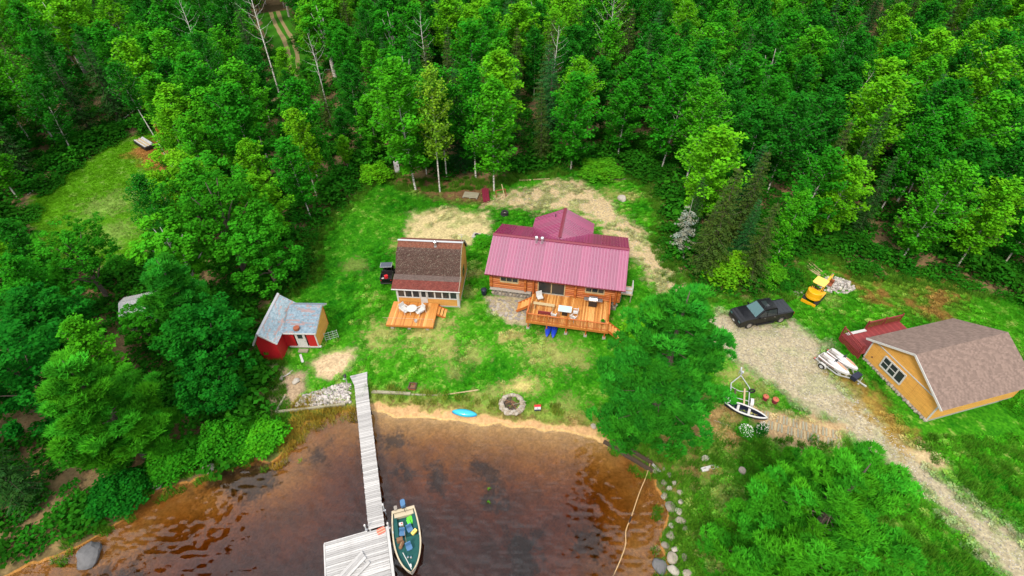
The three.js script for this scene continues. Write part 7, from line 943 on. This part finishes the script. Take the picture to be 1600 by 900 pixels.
{ // boulders of the lake shore
  const R1 = [rock(0.5, 701, 0.75, 2), rock(0.5, 702, 0.65, 2), rock(0.5, 703, 0.8, 2), rock(0.5, 704, 0.7, 2)], mats = [speck([0.3, 0.26, 0.21]), speck([0.22, 0.19, 0.16]), speck([0.38, 0.35, 0.3]), speck([0.12, 0.12, 0.125])];
  const sp = [[11.3, -21.5, 0.42], [11.8, -20.5, 0.5], [12.1, -20.0, 0.45], [11.65, -19.5, 0.6], [11.9, -18.6, 0.8], [12.35, -18.2, 0.6], [12.35, -17.5, 0.75], [12.5, -16.9, 0.5], [11.6, -17.2, 0.4], [11.4, -16.4, 0.7], [10.9, -15.8, 0.55], [11.5, -15.5, 0.5], [11.2, -14.9, 0.8], [12.0, -14.9, 0.55], [11.1, -14.1, 0.85], [11.9, -13.8, 0.7], [12.3, -21.1, 0.4], [12.55, -20.4, 0.4], [12.8, -19.6, 0.45], [11.5, -12.9, 0.9], [12.7, -18.9, 0.4], [12.0, -21.6, 0.32]];
  sp.forEach(([x, z, s], k) => { const m = solo('boulder', R1[k % 4], mats[k % 3], 'pale grey boulder in the row along the lake bank by the broad pine', 'boulder', [x, Math.max(heightAt(x, z), -0.1) + 0.1 * s, z], k * 2.3, 'boulders of the lake bank'); m.scale.setScalar(s * 0.82); });
  for (const [l, x, z, s, m] of [['dark wet boulder standing in the shallow water below the pale boulders', 10.2, -14.4, 0.95, 3], ['white boulder at the water edge under the green bushes', -24.1, -21.7, 0.85, 2], ['small white stone on top of the bank behind the white boulder', -24.8, -22.5, 0.45, 2], ['grey boulder in the bushes of the wooded bank', -27.5, -20.3, 0.75, 0], ['pale rock half hidden in the scrub of the wooded bank', -24.4, -24.5, 0.4, 2], ['pale rock on the bare earth near the red shed', -19.5, -30.0, 0.6, 2], ['dark boulder in the water below the wooded bank', -29.8, -15.2, 1.6, 3], ['rock beside the white board on the bank', 15.4, -22.3, 0.5, 2], ['flat grey rock in the weeds above the lake bank', 17.9, -21.2, 0.5, 0], ['tan rock in the lush bush behind the gravel strip', 13.6, -64.8, 0.9, 0], ['pale rock in the grass behind the log house', 14.3, -59.3, 1.0, 2], ['white stone in the grass by the beach end of the big pine', 6.9, -25.5, 0.4, 0]]) { const o = solo('boulder', R1[Math.floor(R() * 4)], mats[m], l, 'boulder', [x, heightAt(x, z) + 0.12 * s, z], R() * 6); o.scale.setScalar(s); }
}
{ // hose running into the lake
  const pts = [[11.1, 0.25, -22.3], [10.6, 0.06, -21.2], [9.8, 0.03, -19.8], [8.9, 0.02, -18.0], [8.3, 0.03, -16.9], [8.1, 0.02, -15.9], [7.6, 0.0, -14.9], [6.8, -0.06, -13.6], [6.2, -0.2, -12.6]]; const o = thing('water_hose', 'tan hose floating from the bank out into the lake', 'hose', [0, 0, 0]); part('pipe', tube(pts, 0.035, 90, 7), M.tan, o); part('coupling', bar([8.87, 0.02, -17.95], [8.6, 0.025, -17.45], 0.05), M.black, o);
  const b = on(14.85, -21.35), w = thing('white_board', 'long white board lying on the bank above the boulders', 'board', [b[0], b[1] + 0.04, b[2]], 0.24); part('board', extr([[0, -0.16], [1.25, -0.16], [1.55, 0], [1.25, 0.16], [0, 0.16]], 0.09, 0.02).rotateX(-Math.PI / 2), M.white, w); part('fin', bx(0.2, 0.14, 0.03, 0.25, 0.16, 0), M.greyC, w);
}
{ // path of planks laid side by side
  const o = thing('plank_path', 'path of short weathered planks laid in rows across the sandy ground', 'path', [0, 0, 0]), q = rng(801);
  for (let k = 0; k < 25; k++) for (let r = 0; r < 2; r++) { if (q() < 0.12 || (k === 15)) continue; const t = k / 24, x = 21.2 + t * 5.6, z = -26.35 + t * 2.2 + r * 0.98, m = part('plank', bx(0.15, 0.07, 0.85), [M.paleWood, M.timber, M.timber][k % 3], o); m.position.set(x, heightAt(x, z) + 0.0, z); m.rotation.set(0, -0.4 + (q() - 0.5) * 0.12, (q() - 0.5) * 0.05); }
}
for (const [l, x, z, s] of [['terracotta-lidded drum nearer the boat trailer', 21.95, -27.8, 1], ['terracotta-lidded drum nearer the gravel drive', 22.65, -27.45, 1.05]]) { const o = thing('metal_drum', l, 'drum', on(x, z)); o.scale.setScalar(s); part('body', new THREE.LatheGeometry(V2([[0.001, 0], [0.2, 0], [0.22, 0.1], [0.21, 0.2], [0.22, 0.3], [0.22, 0.5], [0.001, 0.5]]), 18), M.maroon, o); part('lid', new THREE.LatheGeometry(V2([[0.25, 0.49], [0.25, 0.53], [0.14, 0.6], [0.03, 0.62], [0.001, 0.62]]), 18), M.terracotta, o); part('knob', cyl(0.03, 0.03, 0.05, 0, 0.64, 0, 8), M.black, o); }
{ // things at the forest edge behind the houses
  let o = thing('old_fridge', 'white upright cabinet standing at the edge of the woods', 'cabinet', on(-16.1, -66.4), 0.25); part('body', rbox(0.7, 1.6, 0.65, 0.04, 0, 0.82, 0), M.white, o); part('door', [rbox(0.68, 1.0, 0.06, 0.02, 0, 0.58, 0.35)], M.whiteGloss, o); part('door', rbox(0.68, 0.5, 0.06, 0.02, 0, 1.36, 0.35), M.whiteGloss, o); part('handle', [bar([-0.26, 0.75, 0.42], [-0.26, 1.02, 0.42], 0.02), bar([-0.26, 1.2, 0.42], [-0.26, 1.4, 0.42], 0.02)], M.black, o); part('notice', bx(0.22, 0.3, 0.01, 0.08, 1.05, 0.385), M.stoneB, o);
  o = thing('pallet', 'grey wooden pallet lying on the dirt under the aspens', 'pallet', on(-5.4, -60.1, 0.06), -0.18); for (let k = 0; k < 7; k++) part('slat', bx(2.0, 0.03, 0.16, 0, 0.13, -0.6 + k * 0.2), M.timber, o); part('bearer', [bx(0.1, 0.1, 1.4, -0.9, 0.06, 0), bx(0.1, 0.1, 1.4, 0, 0.06, 0), bx(0.1, 0.1, 1.4, 0.9, 0.06, 0)], M.greyB, o);
  o = thing('roofing_sheets', 'stack of maroon metal roofing sheets leaning at the woods edge', 'sheets', on(-3.35, -58.6), 0.12); for (let k = 0; k < 4; k++) { const g = ribPanel(0.8, 2.3, 3); const m = part('sheet', g, M.maroon, o); m.position.set(-0.4 + k * 0.03, 0.05 + k * 0.05, 0.1 - k * 0.05); m.rotation.x = 0.22; } part('prop', [beam([-0.3, 0, -1.9], [-0.3, 0.42, -1.9], 0.08, 0.08), beam([0.3, 0, -1.9], [0.3, 0.42, -1.9], 0.08, 0.08)], M.timber, o);
  o = thing('sawhorse', 'rusty sawhorse with a crossed pole beside the maroon sheets', 'sawhorse', on(-1.5, -60.2), 0.3); part('beam', bar([-0.7, 0.85, 0], [0.7, 0.85, 0], 0.07), M.rust, o); for (const [a, b] of [[-1, -1], [-1, 1], [1, -1], [1, 1]]) part('leg', bar([a * 0.6, 0.9, 0], [a * 0.68, 0, b * 0.4], 0.045), M.rust, o); part('pole', bar([0.35, 0.0, 0.9], [0.25, 1.5, -0.3], 0.06), M.paleWood, o); part('crossed_pole', bar([-1.0, 0.04, 1.1], [0.2, 0.5, 0.7], 0.05), M.paleWood, o);
  o = thing('tyre_stack', 'black tyre with a pale centre lying on the sandy yard behind the log house', 'tyre', on(-0.95, -55.7)); part('tyre', new THREE.TorusGeometry(0.34, 0.15, 10, 22).rotateX(Math.PI / 2).translate(0, 0.15, 0), M.rubber, o); part('tyre', new THREE.TorusGeometry(0.33, 0.14, 10, 22).rotateX(Math.PI / 2).translate(0.05, 0.43, -0.03), M.rubber, o); part('hub', cyl(0.2, 0.2, 0.1, 0.02, 0.3, 0.02, 14), M.stoneC, o);
  o = thing('septic_slab', 'pale concrete slab with two dark round lids between the cabin and the log house', 'slab', on(-3.75, -51.1), -0.3); part('slab', rbox(2.0, 0.24, 0.95, 0.05, 0, 0.1, 0), M.concrete, o); for (const x of [-0.5, 0.55]) part('lid', cyl(0.26, 0.24, 0.1, x, 0.26, -0.05, 18), M.rubber, o);
  o = thing('lumber_stack', 'stack of boards on a black tarp in the grassy clearing', 'lumber', on(-55.4, -74.0), 0.9); part('tarp', rbox(1.5, 0.5, 3.9, 0.1, 0, 0.3, 0), M.black, o); for (let k = 0; k < 6; k++) part('board', bx(0.2, 0.06, 3.6 - 0.15 * (k % 3), -0.55 + k * 0.22, 0.62 + (k % 2) * 0.03, (k % 3) * 0.1), k % 2 ? M.paleWood : M.greyC, o); part('roll', cyl(0.16, 0.16, 3.2, 0.5, 0.72, 0.2, 10, Math.PI / 2), M.galv, o);
  o = thing('dry_bough', 'broken bough of tan dead leaves on a thin stem beside the leaning birch', 'branch', on(-47.8, -68.6), 0.3); part('stem', [bar([0, -0.1, 0], [-0.6, 4.0, -0.4], 0.05, 0.03), bar([-0.1, 0.6, 0], [-0.9, 0.8, 0.1], 0.04, 0.02)], M.paleWood, o); { const q = rng(903), L = new Leaves(); for (let k = 0; k < 5; k++) tuft(L, q, -0.65 - k * 0.06, 3.6 + k * 0.45, -0.4 - 0.1 * k, 0.34, 40, 0.26, 1.1); part('dead_leaves', L.geo(), F.dryLeaf || (F.dryLeaf = leafMat([0.42, 0.22, 0.06])), o); }
  o = thing('driftwood', 'bleached driftwood and a dark stone on the bare earth near the red shed', 'driftwood', on(-20.6, -30.5), 0.2); part('branch', [bar([-0.5, 0.08, 0.2], [0.5, 0.3, -0.1], 0.05, 0.03), bar([0.1, 0.2, 0], [0.7, 0.42, -0.3], 0.03, 0.015)], M.greyC, o); part('stone', rock(0.22, 911, 0.7).translate(-0.3, 0.1, 0.15), M.stoneB, o);
  o = thing('wood_crate', 'small broken wooden crate at the end of the stone bank', 'crate', on(-19.2, -27.2), 0.5); for (let k = 0; k < 4; k++) part('slat', bx(0.5, 0.08, 0.02, 0, 0.06 + (k % 2) * 0.12, k < 2 ? -0.2 : 0.2), M.brownWood, o); part('side', [bx(0.03, 0.24, 0.42, -0.25, 0.12, 0), bx(0.03, 0.24, 0.42, 0.25, 0.12, 0)], M.brownWood, o);
  o = thing('garden_trellis', 'grey wire trellis standing beside the tan end of the red shed', 'trellis', on(-17.4, -34.9), 0.4); for (let k = 0; k < 4; k++) part('wire', bar([-0.6, 0.25 + k * 0.28, 0], [0.6, 0.25 + k * 0.28, 0], 0.016), M.galv, o); for (let k = 0; k < 4; k++) part('stake', bar([-0.6 + k * 0.4, -0.2, 0], [-0.6 + k * 0.4, 1.2, 0], 0.02), M.galv, o);
  o = thing('walkway_board', 'short white board lying in front of the red shed door', 'board', on(-19.75, -32.6, 0.02), 0.5); part('board', bx(0.2, 0.04, 1.1, 0, 0.03, 0), M.white, o); part('cleat', bx(0.3, 0.03, 0.06, 0, 0.004, 0.3), M.greyC, o);
}
{ // green reed leaves floating over the weed bed
  for (const [x, z, l] of [[-1.9, -20.2, 'green reed leaves floating over the dark weed bed, on its shore half'], [-1.75, -19.2, 'green reed leaves floating over the dark weed bed, on its outer half'], [-17.0, -22.4, 'green reed leaves in the water beside the dock']]) { const o = thing('reed_tuft', l, 'reeds', [x, 0.01, z]); const q = rng(Math.round(x * 31 + 999)); for (let k = 0; k < 3; k++) { const a = q() * 6.283, le = 0.2 + 0.2 * q(), L = new Leaves(); L.leaf(Math.cos(a) * le * 0.5, 0.06, Math.sin(a) * le * 0.5, Math.cos(a) * le * 0.5, 0.05, Math.sin(a) * le * 0.5, -Math.sin(a) * 0.035, 0, Math.cos(a) * 0.035, [1, 1, 1]); part('leaf', L.geo(), F.lime, o); } }
}
for (const o of [sun]) o.updateMatrixWorld();
renderer.render(scene, camera);
